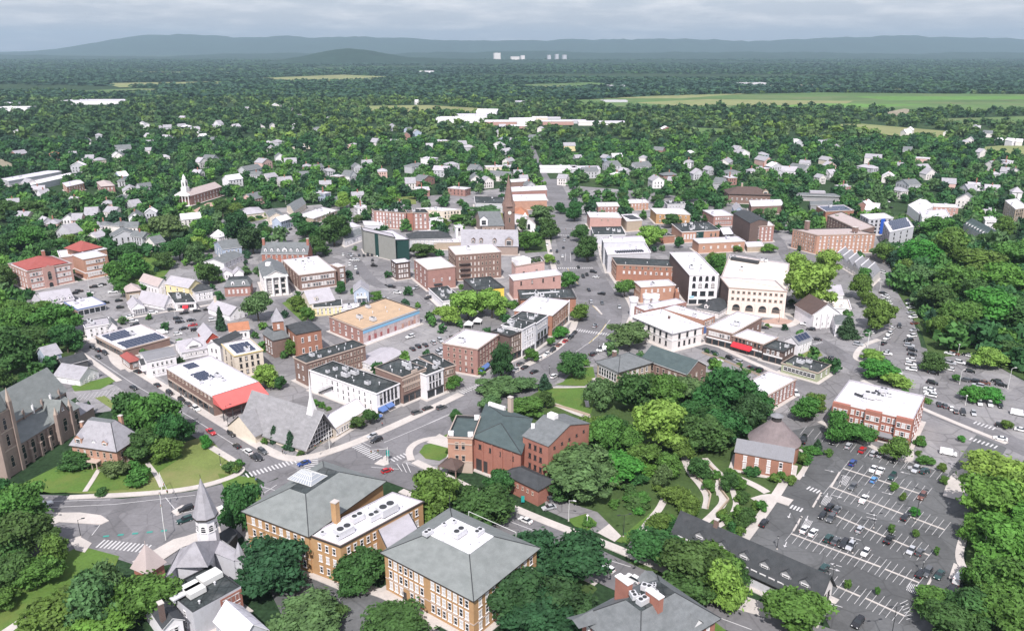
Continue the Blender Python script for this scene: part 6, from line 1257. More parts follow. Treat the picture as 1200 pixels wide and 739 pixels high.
w = Bld('x', None, None, None, 'L', (850, 294), (806, 412), (1140, 470), h=b.h - .5, parent=b, ortho=False); w.flat('garage', 'cream', .9, TRIMT, 1, 0)
z = w.h - .85; q = [w.l(w.a * x, w.b * y, z) for x, y in ((.28, .05), (.28, .5), (.9, .5), (.9, .05))]; mb = MB(); zz = (0.02, .02, -2.2, -2.2)
for k in range(3):
    y0, y1 = .04 + k * .15, .15 + k * .15; mb.face([w.l(w.a * .62, w.b * y0, z + .02), w.l(w.a * .62, w.b * y1, z + .02), w.l(w.a * .64, w.b * y1, z + 1.1), w.l(w.a * .64, w.b * y0, z + 1.1)])
mb.build('ramp_wall', wallmat('garage'), w.root)
mb = MB(); p = w.l(w.a * .82, w.b * .28, z); mb.box((0, 0, 0), (w.b * .46, 3.0, 1.8)); o = mb.build('ramp_shade', DKMETAL, b.root, p); o.rotation_euler = (0, 0, math.atan2(w.v.y, w.v.x))
for x, y in ((.86, .04), (.86, .1), (.95, .55), (.95, .62)): put('stair_head', unit_mesh(1), b.root, w.l(w.a * x, w.b * y, z), 0, (1.6, 1.6, 1.6))
b = W('house', 'dark hip roofed white house in front of the tall white arched block', 'house', 'the dark hip roofed house', 'i', (890, 182), (1022, 238), (1140, 168), base=(1030, 292)); b.hip('offwhite', 'darkslate', 3.6, 8, .6); b.win('R', 2, 6, .9).win('L', 2, 5, .9); b.dormer('L', .4, b.h + .4, 2.2, 1.8, 3, 'offwhite', 'darkslate')
b = W('pink_walled_block', 'block with a blank pink plaster wall and two small openings on main street', 'commercial block', 'the blank pink plaster block', 'h', (-5, 68), (10, 94), (256, 98), base=(12, 192), ortho=False); b.a = 20; b.flat('pink', 'white', .5, TRIMW, 3, 2); b.win('R', 1, 2, .9, 1.2, 'tan', z0=b.h - 4, m0=7, m1=8, blind=0)
b = W('low_block', 'low dark roofed block with white parapets below the blank pink plaster block', 'commercial block', None, 'h', (18, 172), (40, 235), (290, 232), h=8, ortho=False); b.flat('palegrey', 'dark', .6, TRIMW, 3, 3)
b = W('pavilion_block', 'building with a flat white roof framing a dark central skylight', 'building', None, 'h', (255, 75), (300, 125), (420, 118), h=9, ortho=False); b.flat('tan', 'white', .4, TRIMW, 0, 0); p = b.l(b.a * .5, b.b * .5, b.h - .35); mb = MB(); mb.box((0, 0, 0), (b.b * .62, b.a * .62, .5)); o = mb.build('roof_well', DKMETAL, b.root, p); o.rotation_euler = (0, 0, math.atan2(b.v.y, b.v.x))
b = W('yellow_block', 'yellow ended warehouse with wide white roof behind the round dark tree', 'warehouse', 'the yellow ended warehouse', 'h', (487, 24), (532, 66), (798, 74), h=9, ortho=False); b.flat('yellow', 'white', .4, TRIMW, 0, 3); b.win('R', 2, 6, 1.2, 1.6, 'white')
b = W('brick_hall', 'tan brick hall with a black roof full of white vents', 'hall', 'the vent covered brick hall', 'h', (655, 147), (735, 212), (1030, 196), base=(735, 300), ortho=False); b.flat('salmon', 'dark', .5, TRIMW, 6, 10); b.win('R', 1, 5, 1.4, 3.2, 'white', z0=1.5, m1=b.b * .55, blind=.8); b.win('R', 1, 2, 1.6, 2.0, 'tan_arch', z0=2, m0=b.b * .72, blind=0); b.panel('dark_glass_bay', 'R', .38, .58, .5, b.h - .8, wallmat('greenglass'), .1)
b = W('brick_warehouse', 'long low pinkish brick warehouse with a flat lavender roof', 'warehouse', 'the long pink brick warehouse', 'L', (660, 214), (692, 237), (926, 226), base=(692, 292), ortho=False); b.flat('salmon', 'lav', .4, TRIMW, 1, 2); b.win('R', 1, 6, 1.4, 1.6, 'white', z0=1.5, blind=.7)
b = W('grey_warehouse', 'grey flat roofed warehouse behind the vent covered brick hall', 'warehouse', None, 'h', (900, 40), (985, 85), (1140, 80), h=9, ortho=False); b.flat('rose', 'lav', .4, TRIMW, 1, 2); b.win('R', 2, 7, 1.1, 1.4, 'white')
b = W('small_block', 'small orange brick box beside the lime green street tree', 'building', None, 'h', (530, 228), (585, 246), (678, 240), base=(588, 308), ortho=False); b.a = 10; b.flat('orange', 'dark', .4, TRIMT, 0, 2)
b = W('dark_hall', 'dark building with one strip of white roof right of the vent covered hall', 'building', None, 'h', (1030, 180), (1060, 235), (1142, 228), h=7, ortho=False); b.flat('darkgrey', 'white', .3, TRIMD)
b = W('brick_mill', 'dark brick block with a lit rose brick end and small white roof', 'building', 'the dark brick mill', 'k', (264, 400), (302, 434), (450, 427), base=(306, 562), ortho=False); b.flat('rose', 'white', .5, TRIMT, 1, 2); b.win('R', 4, 4, 1.1, 1.5, 'white', blind=.8)
w = Bld('x', None, None, None, 'k', (130, 330), (262, 410), (400, 395), h=b.h + 3, parent=b, ortho=False); w.gable('dark', 'darkslate', 's', 2, .2, trim=False)
b = W('flat_block', 'brown block with crisp white roof standing among dark trees', 'building', 'the brown block among trees', 'k', (255, 230), (272, 275), (524, 268), base=(280, 345), ortho=False); b.flat('brown', 'white', .4, TRIMW, 3, 4)
b = W('big_roof_hall', 'large old building with a broad brown hip roof and a chimney', 'building', 'the broad brown roof', 'k', (60, 150), (95, 180), (420, 190), h=9, ortho=False); b.a = max(b.a, 20); b.hip('brown', 'brown', 5.5, 10, 1); b.win('R', 1, 8, 1.2, 1.6, 'white'); b.chimney(.5, .36, b.h + 3, b.h + 8.5, 1.6, 1.6, wallmat('tan')); b.dormer('R', .88, b.h, 5, 3, 5, 'tan', 'brown', -1)
b = W('low_block', 'low yellow walled shop with a lavender roof at the foot of the dark mill', 'shop', None, 'k', (222, 555), (240, 590), (366, 585), h=4.5, ortho=False); b.flat('tan', 'lav', .3, TRIMW)
b = W('station', 'long low grey railway station roof with a raised middle', 'station', 'the low station roof', 'k', (625, 175), (632, 190), (958, 200), h=5, ortho=False); b.a = 12; b.hip('grey', 'slate', 1.4, 5, 1.2); p = b.l(b.a * .5, b.b * .48, b.h + 1.3); mb = MB(); mb.box((0, 0, 0), (14, 7, 2.2)); o = mb.build('raised_roof', roofmat('pale'), b.root, p); o.rotation_euler = (0, 0, math.atan2(b.v.y, b.v.x))
b = W('low_building', 'grey sloped metal roof shed in front of the low station', 'shed', None, 'k', (725, 235), (735, 268), (920, 268), h=5, ortho=False); b.gable('grey', 'slate', 't', 1.5)
b = W('brick_block', 'red brick block with dark solar covered roof behind the brick apartments', 'building', 'the solar roofed brick block', 'k', (780, 275), (852, 318), (1072, 308), h=9, ortho=False); b.flat('orange', 'lav', .4, TRIMT, 1, 1); b.solar(.1, .9, .06, .94, 3, 10, b.h - .4)
b = W('apartments', 'long five storey tan brick apartment building with a flat grey roof', 'apartment block', 'the tan brick apartments', 'M', (108, 252), (214, 278), (465, 272), base=(218, 362), detail=True, ortho=False); b.flat('salmon', 'pinkish', .6, TRIMT, 0, 3); b.win('R', 5, 13, 1.1, 1.3, 'white', blind=.8).win('L', 5, 9, 1.1, 1.3, 'tan')
w = Bld('x', None, None, None, 'M', (258, 192), (400, 258), (462, 240), h=b.h + .3, parent=b, ortho=False); w.flat('brown', 'pinkish', .5, TRIMT, 0, 2); w.win('L', 5, 11, 1.1, 1.3, 'tan'); b.chimney(.9, .2, b.h, b.h + 6, 2.6, 2.6, wallmat('brown')); b.chimney(.3, .78, b.h, b.h + 3.5, 3, 3, wallmat('brown'))
b = W('modern_flats', 'white modern flats with a blue vertical panel behind the tan brick apartments', 'apartment block', 'the blue panelled flats', 'M', (400, 188), (437, 208), (543, 202), base=(440, 282), ortho=False); b.flat('palegrey', 'white', .4, TRIMW, 0, 2); b.win('R', 4, 5, 1.8, 1.4, 'dark', blind=.1).win('L', 4, 3, 1.5, 1.4, 'dark'); b.panel('blue_panel', 'R', .5, .66, 1, b.h - .5, plain('blue_panel', (.03, .10, .45), .5), .5)
b = W('modern_flats', 'tall pale grey flats with curved solar striped roof by the trees', 'apartment block', 'the curved grey flats', 'M', (502, 222), (528, 265), (632, 242), base=(532, 347), ortho=False); b.flat('palegrey', 'white', .3, METAL, 0, 0); b.win('R', 4, 3, 1.2, 1.3, 'dark', m0=2, m1=4, blind=.1).win('L', 5, 4, 1.2, 1.4, 'dark'); b.solar(.1, .95, .15, .9, 2, 9, b.h - .2, 1.2)
b = W('row_houses', 'row of dark sawtooth roofed townhouses below the tan brick apartments', 'row houses', 'the sawtooth townhouses', 'M', (300, 372), (455, 462), (487, 432), h=5.5, ortho=False); b.walls('offwhite')
for k in range(6):
    x0, x1 = k / 6, (k + 1) / 6; q = [b.l(b.a * x, b.b * y, z) for x, y, z in ((x0, -.05, b.h + .1), (x1, -.05, b.h + 2.9), (x1, 1.05, b.h + 2.9), (x0, 1.05, b.h + .1))]; mb = MB(); mb.face(q); mb.face([q[1], q[2], b.l(b.a * x1 - .02, b.b * 1.05, b.h), b.l(b.a * x1 - .02, -.05 * b.b, b.h)], 1); mb.face([b.l(b.a * x0, 0, b.h), b.l(b.a * x1, 0, b.h), b.l(b.a * x1, 0, b.h + 2.8)], 1); mb.prism(ccw([tuple(b.l(b.a * x1 + dx, y)[:2]) for dx, y in ((-.35, -.6), (.35, -.6), (.35, b.b + .6), (-.35, b.b + .6))]), b.h, b.h + 3.3, 1); mb.build('sawtooth_roof', [roofmat('grey'), wallmat('white')], b.root)
b.win('L', 1, 12, 1, 1.4)
b = W('house', 'white porch fronted house with a steep brown gable near the leafy bend', 'house', 'the brown gabled porch house', 'm', (210, 300), (216, 390), (432, 376), base=(222, 505), ortho='v'); b.a = 17; b.gable('white', 'brown', 's', 5.4, .6); b.win('R', 2, 4, .9, 1.5); [b.panel('porch_post', 'R', x, x + .02, 0, b.h, TRIMW, 1.6) for x in (.0, .3, .52, .74, .98)]
w = Bld('x', None, None, None, 'm', (380, 395), (400, 470), (505, 430), h=b.h - 1.5, parent=b); w.hip('white', 'slate', 1.6, 9, .3); w.win('R', 2, 3, .9)
b = W('house', 'large white walled house with a grey gabled roof up the lane', 'house', 'the wedge roofed house', 'm', (230, 175), (285, 245), (460, 235), h=7, ortho=False); b.gable('white', 'pale', 't', 3.2); b.win('L', 2, 3); w = Bld('x', None, None, None, 'm', (285, 258), (300, 330), (520, 345), h=5, parent=b, ortho=False); w.flat('white', 'cream', .5, TRIMW, 2, 2)
b = W('townhouses', 'long gabled row of townhouses with white dormers and a white end wall', 'row houses', 'the dormered townhouse row', 'l', (735, 470), (900, 560), (985, 552), h=7.5, ortho='s'); b.gable('palegrey', 'teal', 's', 5, .3); b.win('L', 2, 14, .9, 1.3); b.win('R', 2, 3, .9); [b.dormer('L', (k + .5) / 9, b.h + .5, 1.7, 1.7, 2.6, 'white', 'teal') for k in range(9)]; b.panel('white_end', 'R', 0, 1, 0, b.h, wallmat('white'), .1)
b = W('corner_block', 'brick and glass corner block with white roof at the right edge', 'apartment block', 'the right edge corner block', 'l', (1012, 310), (1082, 368), (1142, 358), base=(1087, 468), ortho=False); b.b = max(b.b, 18); b.flat('tan', 'white', .5, TRIMW, 1, 2); b.win('L', 4, 6, 1.6, 1.6, 'white', blind=.2).win('R', 4, 4, 1.4, 1.5, 'dark', blind=.2)
b = W('tower_house', 'white square tower with a hipped cap behind the right edge corner block', 'tower', 'the white square tower', 'l', (1046, 245), (1062, 255), (1115, 250), base=(1064, 310)); b.hip('white', 'pale', 4.5, 9, .7); b.win('R', 2, 1, 1.0, 1.8, 'dark'); b.win('L', 2, 1, 1.0, 1.8, 'dark')
for lb, rf, A, B_, C, h, wl, rfm in (('wide white roofed hall above the round leafy trees on the right', 'the wide white roofed hall', (365, 340), (440, 400), (540, 345), 8, 'white', 'white'), ('lavender roofed hall joined to the wide white roofed hall', None, (445, 380), (460, 420), (640, 410), 9, 'white', 'lav'),
    ('long pale flat block at the back of the white roofed halls', None, (525, 330), (535, 350), (702, 358), 8, 'pink', 'white'), ('small brick house with lavender roof right of the white roofed halls', None, (630, 415), (640, 440), (722, 440), 6, 'rose', 'lav'), ('white cube house beyond the dormered townhouse row', None, (870, 420), (882, 440), (955, 440), 8, 'white', 'white'), ('pale low store beyond the car park on the far right', None, (850, 365), (855, 375), (950, 378), 5, 'white', 'pale')):
    b = W('hall' if 'hall' in lb else 'house', lb, 'hall' if 'hall' in lb else 'building', rf, 'l', A, B_, C, h=h, ortho=False); b.flat(wl, rfm, .4, TRIMW, 1, 2); b.win('R', 2, 5, 1.2, 1.3)
# ---- white church on the hill and the long school beyond
def whitechurch():
    b = W('brick_church', 'brick church with a white columned portico and white steeple on a lawn', 'church', 'the white columned church', 'd', (190, 48), (285, 62), (530, -10), base=(290, 140), detail=True); b.a = min(b.a, 14); b.faces['L'] = (b.l(b.a, 0), -b.u, b.a); b.gable('rose', 'pinkish', 't', 4.2, .4); b.win('R', 2, 9, 1.1, 1.9, 'white', blind=.9, m0=4)
    for k in range(5):
        p, ang, L_ = b.on('L', .04 + .23 * k, 0, 2.4); mb = MB(); mb.cone((0, 0), .55, .45, 0, b.h - .3, 8); mb.build('column', TRIMW, b.root, p)
    p, ang, L_ = b.on('L', .5, 0, 0); mb = MB(); mb.box((0, -1.5, b.h - .3), (L_ + .4, 3.2, 1.2)); mb.face([(-L_ / 2, -3.1, b.h + .9), (L_ / 2, -3.1, b.h + .9), (0, -3.1, b.h + 4.6)]); mb.face([(-L_ / 2 - .3, -3.2, b.h + .8), (0, -3.2, b.h + 4.8), (0, 0, b.h + 4.8), (-L_ / 2 - .3, 0, b.h + .8)]); mb.face([(L_ / 2 + .3, -3.2, b.h + .8), (L_ / 2 + .3, 0, b.h + .8), (0, 0, b.h + 4.8), (0, -3.2, b.h + 4.8)]); mb.box((0, -1.6, 0), (L_ + 1, 4.6, .5)); o = mb.build('portico', TRIMW, b.root, p); o.rotation_euler = (0, 0, ang)
    v = b.l(b.a * .5, 4.0); rot = math.atan2(b.u.y, b.u.x); mb = MB(); z = b.h + 2; mb.box((v.x, v.y, z), (5.4, 5.4, 5), rot); mb.box((v.x, v.y, z + 5.0), (4, 4, 6.5), rot); mb.cone((v.x, v.y), 1.9, 1.6, z + 11.5, z + 13.5, 8); mb.cone((v.x, v.y), 1.8, .1, z + 13.5, z + 17, 8); mb.build('steeple', TRIMW, b.root)
    for q in (0, 90, 180, 270): t = rot + R(q); put('window', window_mesh(1.2, 2.6, 'dark_arch')[2][0], b.root, Vector((v.x + math.cos(t) * 2.02, v.y + math.sin(t) * 2.02, z + 6.5)), t + R(90))
whitechurch()
b = W('school', 'long school with pale lavender roofs and a brick window front among trees', 'school', 'the long pale roofed school', 'a', (10, 175), (60, 192), (430, 125), h=6, ortho=False); b.flat('palegrey', 'lav', .3, TRIMW, 3, 6)
w = Bld('x', None, None, None, 'a', (165, 205), (200, 225), (530, 150), h=6.5, parent=b, ortho=False); w.flat('palegrey', 'white', .3, TRIMW, 0, 4)
b = W('brick_school', 'brick schoolhouse wing with two rows of square windows below the long school', 'school', None, 'a', (438, 205), (470, 232), (590, 205), base=(478, 285), ortho=False); b.flat('salmon', 'lav', .4, TRIMW, 1, 1); b.win('R', 2, 6, 1.3, 1.5, 'white', blind=.8).win('L', 2, 3)
b = W('house', 'large purple brick house with white bays and porch beside the brick schoolhouse', 'house', None, 'a', (680, 200), (712, 232), (795, 215), base=(720, 295)); b.hip('rose', 'pinkish', 2.4, 7, .5); b.win('R', 2, 3, 1.2, 1.8, 'white', blind=.8); b.win('L', 2, 3, 1.2, 1.8, 'white')
for lb, t, A, B_, C, h, wl, rfm, rg in (('low grey hip roofed house with pale walls left of the round dark trees', 'd', (660, 170), (700, 210), (862, 190), 4.5, 'cream', 'pale', 0), ('cream gabled house with two front gables by the lower street', 'd', (880, 190), (905, 225), (1010, 215), 7, 'cream', 'slate', 's'), ('long grey roofed motel building behind the cream gabled house', 'd', (1040, 140), (1095, 185), (1190, 120), 5.5, 'cream', 'slate', 't'),
    ('wide white roofed garage beside the round dark trees', 'J', (565, 95), (640, 112), (760, 70), 5, 'tan', 'white', None), ('grey flat roofed store on the street beyond the seven dormer building', 'J', (700, 150), (740, 170), (880, 150), 5, 'palegrey', 'lav', None), ('pale house with slate roof near the left edge of the curved brick hotel', 'J', (770, 200), (800, 222), (890, 190), 5.5, 'white', 'slate', 't'),
    ('salmon low block with white roof right of upper main street', 'h', (300, -40), (320, -15), (470, -20), 7, 'salmon', 'white', None), ('grey low block with dark roof beyond the yellow ended warehouse', 'h', (600, -25), (620, -5), (760, -8), 7, 'palegrey', 'dark', None), ('long flat roofed store right of the top of main street', 'h', (60, -20), (75, 10), (240, 8), 8, 'rose', 'white', None), ('pale house tucked between the grey warehouse and the brown roof', 'k', (120, 275), (140, 310), (200, 300), 6, 'bluegrey', 'lslate', 's')):
    b = W('building', lb, 'building', None, t, A, B_, C, h=h, ortho=False)
    b.flat(wl, rfm, .4, TRIMW, 2, 2) if rg is None else b.hip(wl, rfm, 2.6, 9, .6) if rg == 0 else b.gable(wl, rfm, rg, 2.8)
    b.win('R', 1 if h < 6 else 2, 5, 1, 1.3, 'white')
# kerbed pavements round the blocks of the centre
for b in [b for b in BLDGS if hasattr(b, 'poly') and b.root.get('category') not in ('house', 'shed', 'garage', 'pavilion', 'barn')]:
    ZSTEP[0] += .0007; e = 1.7; q = [b.o - b.u * e - b.v * e, b.o - b.u * e + b.v * (b.b + e), b.o + b.u * (b.a + e) + b.v * (b.b + e), b.o + b.u * (b.a + e) - b.v * e]
    mb = MB(); mb.prism(ccw([(p.x, p.y) for p in q]), 0, .23 + ZSTEP[0]); tag(mb.build('sidewalk', CONC), None, None, None, 'structure')
# ================================================================== helpers that tell things apart
ORD = 'first second third fourth fifth sixth seventh eighth ninth tenth eleventh twelfth thirteenth fourteenth fifteenth sixteenth seventeenth eighteenth nineteenth twentieth'.split()
def ordn(k):
    if k < 20: return ORD[k]
    t, u = divmod(k + 1, 10)
    return ('', '', 'twent', 'thirt', 'fort', 'fift')[t] + ('ieth' if u == 0 else 'y-' + ORD[u - 1])
MARKS = [(o['ref'], o.location.x, o.location.y) for o in [(b.root if hasattr(b, 'root') else b) for b in BLDGS] if o.get('ref')]
for nm_, q_ in (('the long distribution shed', (110, 122)), ('the far factory roofs', (540, 141)), ('the fairground barns', (645, 142)), ('the long shop strip', (665, 201)), ('the big green field', (960, 131)), ('the yellow hay field', (1060, 164)), ('the curved highway', (336, 124)), ('the upper main street', (634, 195)), ('the small right hayfield', (1165, 184)), ('the tan field', (10, 200))):
    v_ = at(q_); MARKS.append((nm_, v_.x, v_.y))
PENDING = []           # (object, description, x, y): labelled together at the end of each kind
def label_all(noun, group):
    seen = {}
    for o, desc, x, y in PENDING:
        ref, mx, my = min(MARKS, key=lambda m: (m[1] - x) ** 2 + (m[2] - y) ** 2)
        dx, dy = x - mx, y - my
        rel = ('right of' if dx > 0 else 'left of') if abs(dx) > abs(dy) * .8 else ('behind' if dy > 0 else 'in front of')
        seen.setdefault((desc, rel, ref), []).append((pix((x, y, 0))[0], o))
    for (desc, rel, ref), L_ in seen.items():
        L_.sort(key=lambda t: t[0])
        for k, (_, o) in enumerate(L_):
            o['label'] = f"{desc} {noun} {rel} {ref}" + ('' if len(L_) == 1 else f", {ordn(k)} from left")
            if group: o['group'] = group
    PENDING.clear()
def inside(p, poly):
    c = False; n = len(poly)
    for k in range(n):
        a, b = poly[k], poly[(k + 1) % n]
        if (a[1] > p[1]) != (b[1] > p[1]) and p[0] < (b[0] - a[0]) * (p[1] - a[1]) / (b[1] - a[1]) + a[0]: c = not c
    return c
OCC = []
for b in BLDGS:
    if hasattr(b, 'l'):
        c = b.o + b.u * b.a / 2 + b.v * b.b / 2; OCC.append((c.x, c.y, math.hypot(b.a, b.b) / 2))

# ================================================================== small houses across the town
HW = {'w': ('white', 'whitish'), 'c': ('cream', 'cream'), 'g': ('palegrey', 'pale grey'), 'p': ('pinkp', 'pinkish'), 'b': ('rose', 'brick'), 'u': ('bluegrey', 'blue grey'), 'y': ('yellowp', 'pale yellow')}
HR = {'l': ('pale', 'pale roofed'), 's': ('slate', 'slate roofed'), 'w': ('white', 'white roofed'), 'd': ('darkslate', 'dark roofed'), 'r': ('rust', 'rust roofed'), 'v': ('lav', 'flat lavender roofed')}
def small_house(t, q, w, wc, rc, tall=1.0):
    g = at(P(t, q)); r = random.Random(int(q[0] * 31 + q[1] * 7))
    d = math.hypot(g.y, HCAM); wm = min(max(w * 1.12 / TILES[t][2] * d / FPX, 9), 26); dm = min(max(9.0, wm * .75), 13) * r.uniform(.85, 1.1)
    ang = r.choice((R(20), R(110), R(-25), R(60))) + r.uniform(-.2, .2)
    class H_: pass
    o = Bld.__new__(Bld); o.h = r.uniform(6.2, 8.4) * tall; o.detail = False; o.a, o.b = wm, dm; u = Vector((math.cos(ang), math.sin(ang), 0))
    if u.x > 0: u = -u
    o.u, o.v = u, Vector((u.y, -u.x, 0)); o.o = Vector((g.x, g.y, 0)) - o.u * wm / 2 - o.v * dm / 2
    o.root = empty('house', o.o); o.off = Vector((0, 0, 0)); o.ref = None
    tag(o.root, None, 'house'); o.faces = {'L': (o.l(o.a, 0), -o.u, o.a), 'R': (o.l(0, 0), o.v, o.b)}
    pw = HW[wc][0]; rw = HR[rc][0]
    if wc == 'w': pw = r.choice(('white', 'offwhite', 'palegrey', 'offwhite'))
    if rc == 'l': rw = r.choice(('pale', 'lslate', 'lslate'))
    if rc == 'v': o.flat(HW[wc][0], 'lav', .4, TRIMW, 1, 2)
    elif r.random() < .18: o.hip(pw, rw, 2.6, 9, .5)
    else: o.gable(pw, rw, r.choice('st'), None if min(wm, dm) < 11 else 4.2)
    near = g.y < 1000
    if near: o.win('L', 2, 4 if wm > 11 else 3, .95, 1.4, 'dark', blind=.2).win('R', 2, 3, .95, 1.4, 'dark', blind=.2)
    if near and r.random() < .6: o.chimney(.5, .45, o.h, o.h + 5.2, .9, .9, cap=False)
    OCC.append((g.x, g.y, max(wm, dm) / 2))
    PENDING.append((o.root, f"{HR[rc][1]} {HW[wc][1]}", g.x, g.y))
HOUSES = {'a': '210,250,60,w,l 275,290,80,w,l 315,330,50,w,l 925,310,110,w,l 1020,280,80,g,s 870,230,60,g,s 660,480,110,w,l 765,400,70,p,l 810,470,90,w,l 950,410,90,w,l 965,500,110,w,s 1070,470,60,w,w 860,560,100,w,s 940,575,70,w,s 690,570,80,w,l 745,560,70,w,s 560,510,90,p,l 500,510,80,w,s 390,540,90,p,l 330,530,70,w,l 190,500,90,c,l 880,625,150,g,s 1000,635,110,g,s 1100,680,90,w,s 540,385,70,p,l 105,400,40,w,l 850,50,60,w,s 620,75,50,w,l 705,85,60,c,l 265,430,35,w,l 500,610,130,g,l 690,640,60,w,l',
 'N': '520,155,26,w,l 590,160,24,w,l 645,125,22,w,l 640,155,24,w,l 690,168,44,w,l 770,150,26,w,l 830,158,24,w,l 920,160,24,w,l 960,155,20,w,s 1040,155,18,w,l 1118,165,28,g,s 970,82,20,w,w 305,208,26,w,l 350,192,26,g,l 525,195,22,w,l 530,220,26,w,l 525,246,20,w,l 435,240,44,w,s 412,262,26,w,s 195,262,26,b,r 320,275,24,w,l 710,290,34,w,l 742,275,38,g,s 880,315,70,g,s 955,240,34,w,l 985,270,34,w,s 1022,285,36,g,l 1050,232,40,c,v 1090,222,30,c,v 820,355,50,w,w 950,345,40,w,l 905,335,34,g,s 1160,130,16,w,l 1188,340,34,b,v 1120,310,26,w,s 700,330,30,w,l 945,220,22,w,l 1060,120,14,w,l 870,95,14,w,l 560,165,16,w,l',
 'O': '40,230,50,p,l 28,335,40,w,s 55,305,34,g,s 145,325,34,p,l 345,210,60,p,v 310,275,44,w,v 260,305,60,g,s 290,350,70,b,s 285,385,60,b,v 355,320,50,g,l 388,300,40,g,l 415,385,60,b,v 470,315,40,g,s 470,350,50,w,s 550,228,40,w,l 578,250,36,w,l 588,285,34,w,l 585,305,40,w,v 540,305,60,c,v 640,352,30,w,l 680,200,36,u,s 560,335,80,w,s 830,272,24,w,l 800,230,36,y,l 950,300,56,g,s 1050,300,60,w,s 1150,335,50,b,s 780,350,30,w,l 870,325,50,g,s 180,160,20,g,l 430,165,16,g,l 560,180,24,w,l 700,165,16,w,l 1108,115,18,w,w 375,50,18,w,l 265,68,14,w,w 190,215,30,c,l 90,290,30,w,l 1060,270,26,w,l 620,330,26,w,l 510,360,36,w,l 660,370,24,g,s',
 'Q': '190,240,34,w,l 205,255,40,w,l 150,290,50,w,l 165,330,50,w,s 282,280,50,p,l 282,310,34,p,v 50,330,36,w,l 130,365,40,g,s 410,310,60,g,s 428,295,30,w,l 515,330,30,w,l 650,310,60,g,l 668,275,46,w,l 720,340,46,w,w 838,310,40,w,l 838,275,44,p,v 860,330,40,w,l 790,370,60,g,s 930,365,50,p,l 1000,385,40,g,l 1082,385,40,w,l 1088,330,30,w,l 1086,300,34,w,l 560,378,36,b,v 925,182,16,w,w 1110,208,18,w,w 1150,213,24,w,w 1180,215,20,w,w 340,330,20,w,l 480,345,26,w,l 760,300,20,w,l 1130,300,20,w,l 20,290,24,w,l 240,325,24,w,l 1165,320,24,w,s 90,315,24,w,l'}
for t, S in HOUSES.items():
    for it in S.split():
        x, y, w, wc, rc = it.split(','); small_house(t, (float(x), float(y)), float(w), wc, rc)
HR_ = random.Random(5); k = 0
while k < 74:
    x, y = HR_.uniform(20, 1180), HR_.choice((HR_.uniform(150, 215), HR_.uniform(205, 268)))
    g = at((x, y))
    if y > 222 and 480 < x < 1010 or any(math.hypot(g.x - a, g.y - b_) < c + 13 for a, b_, c in OCC) or inside((x, y), [(600, 140), (600, 300), (720, 300), (660, 140)]): continue
    small_house('', (x, y), HR_.uniform(11, 17) * (y - 30) / 200, HR_.choice('wwwwcgpub'), HR_.choice('lllswv')); k += 1
label_all('house', 'houses among the trees')
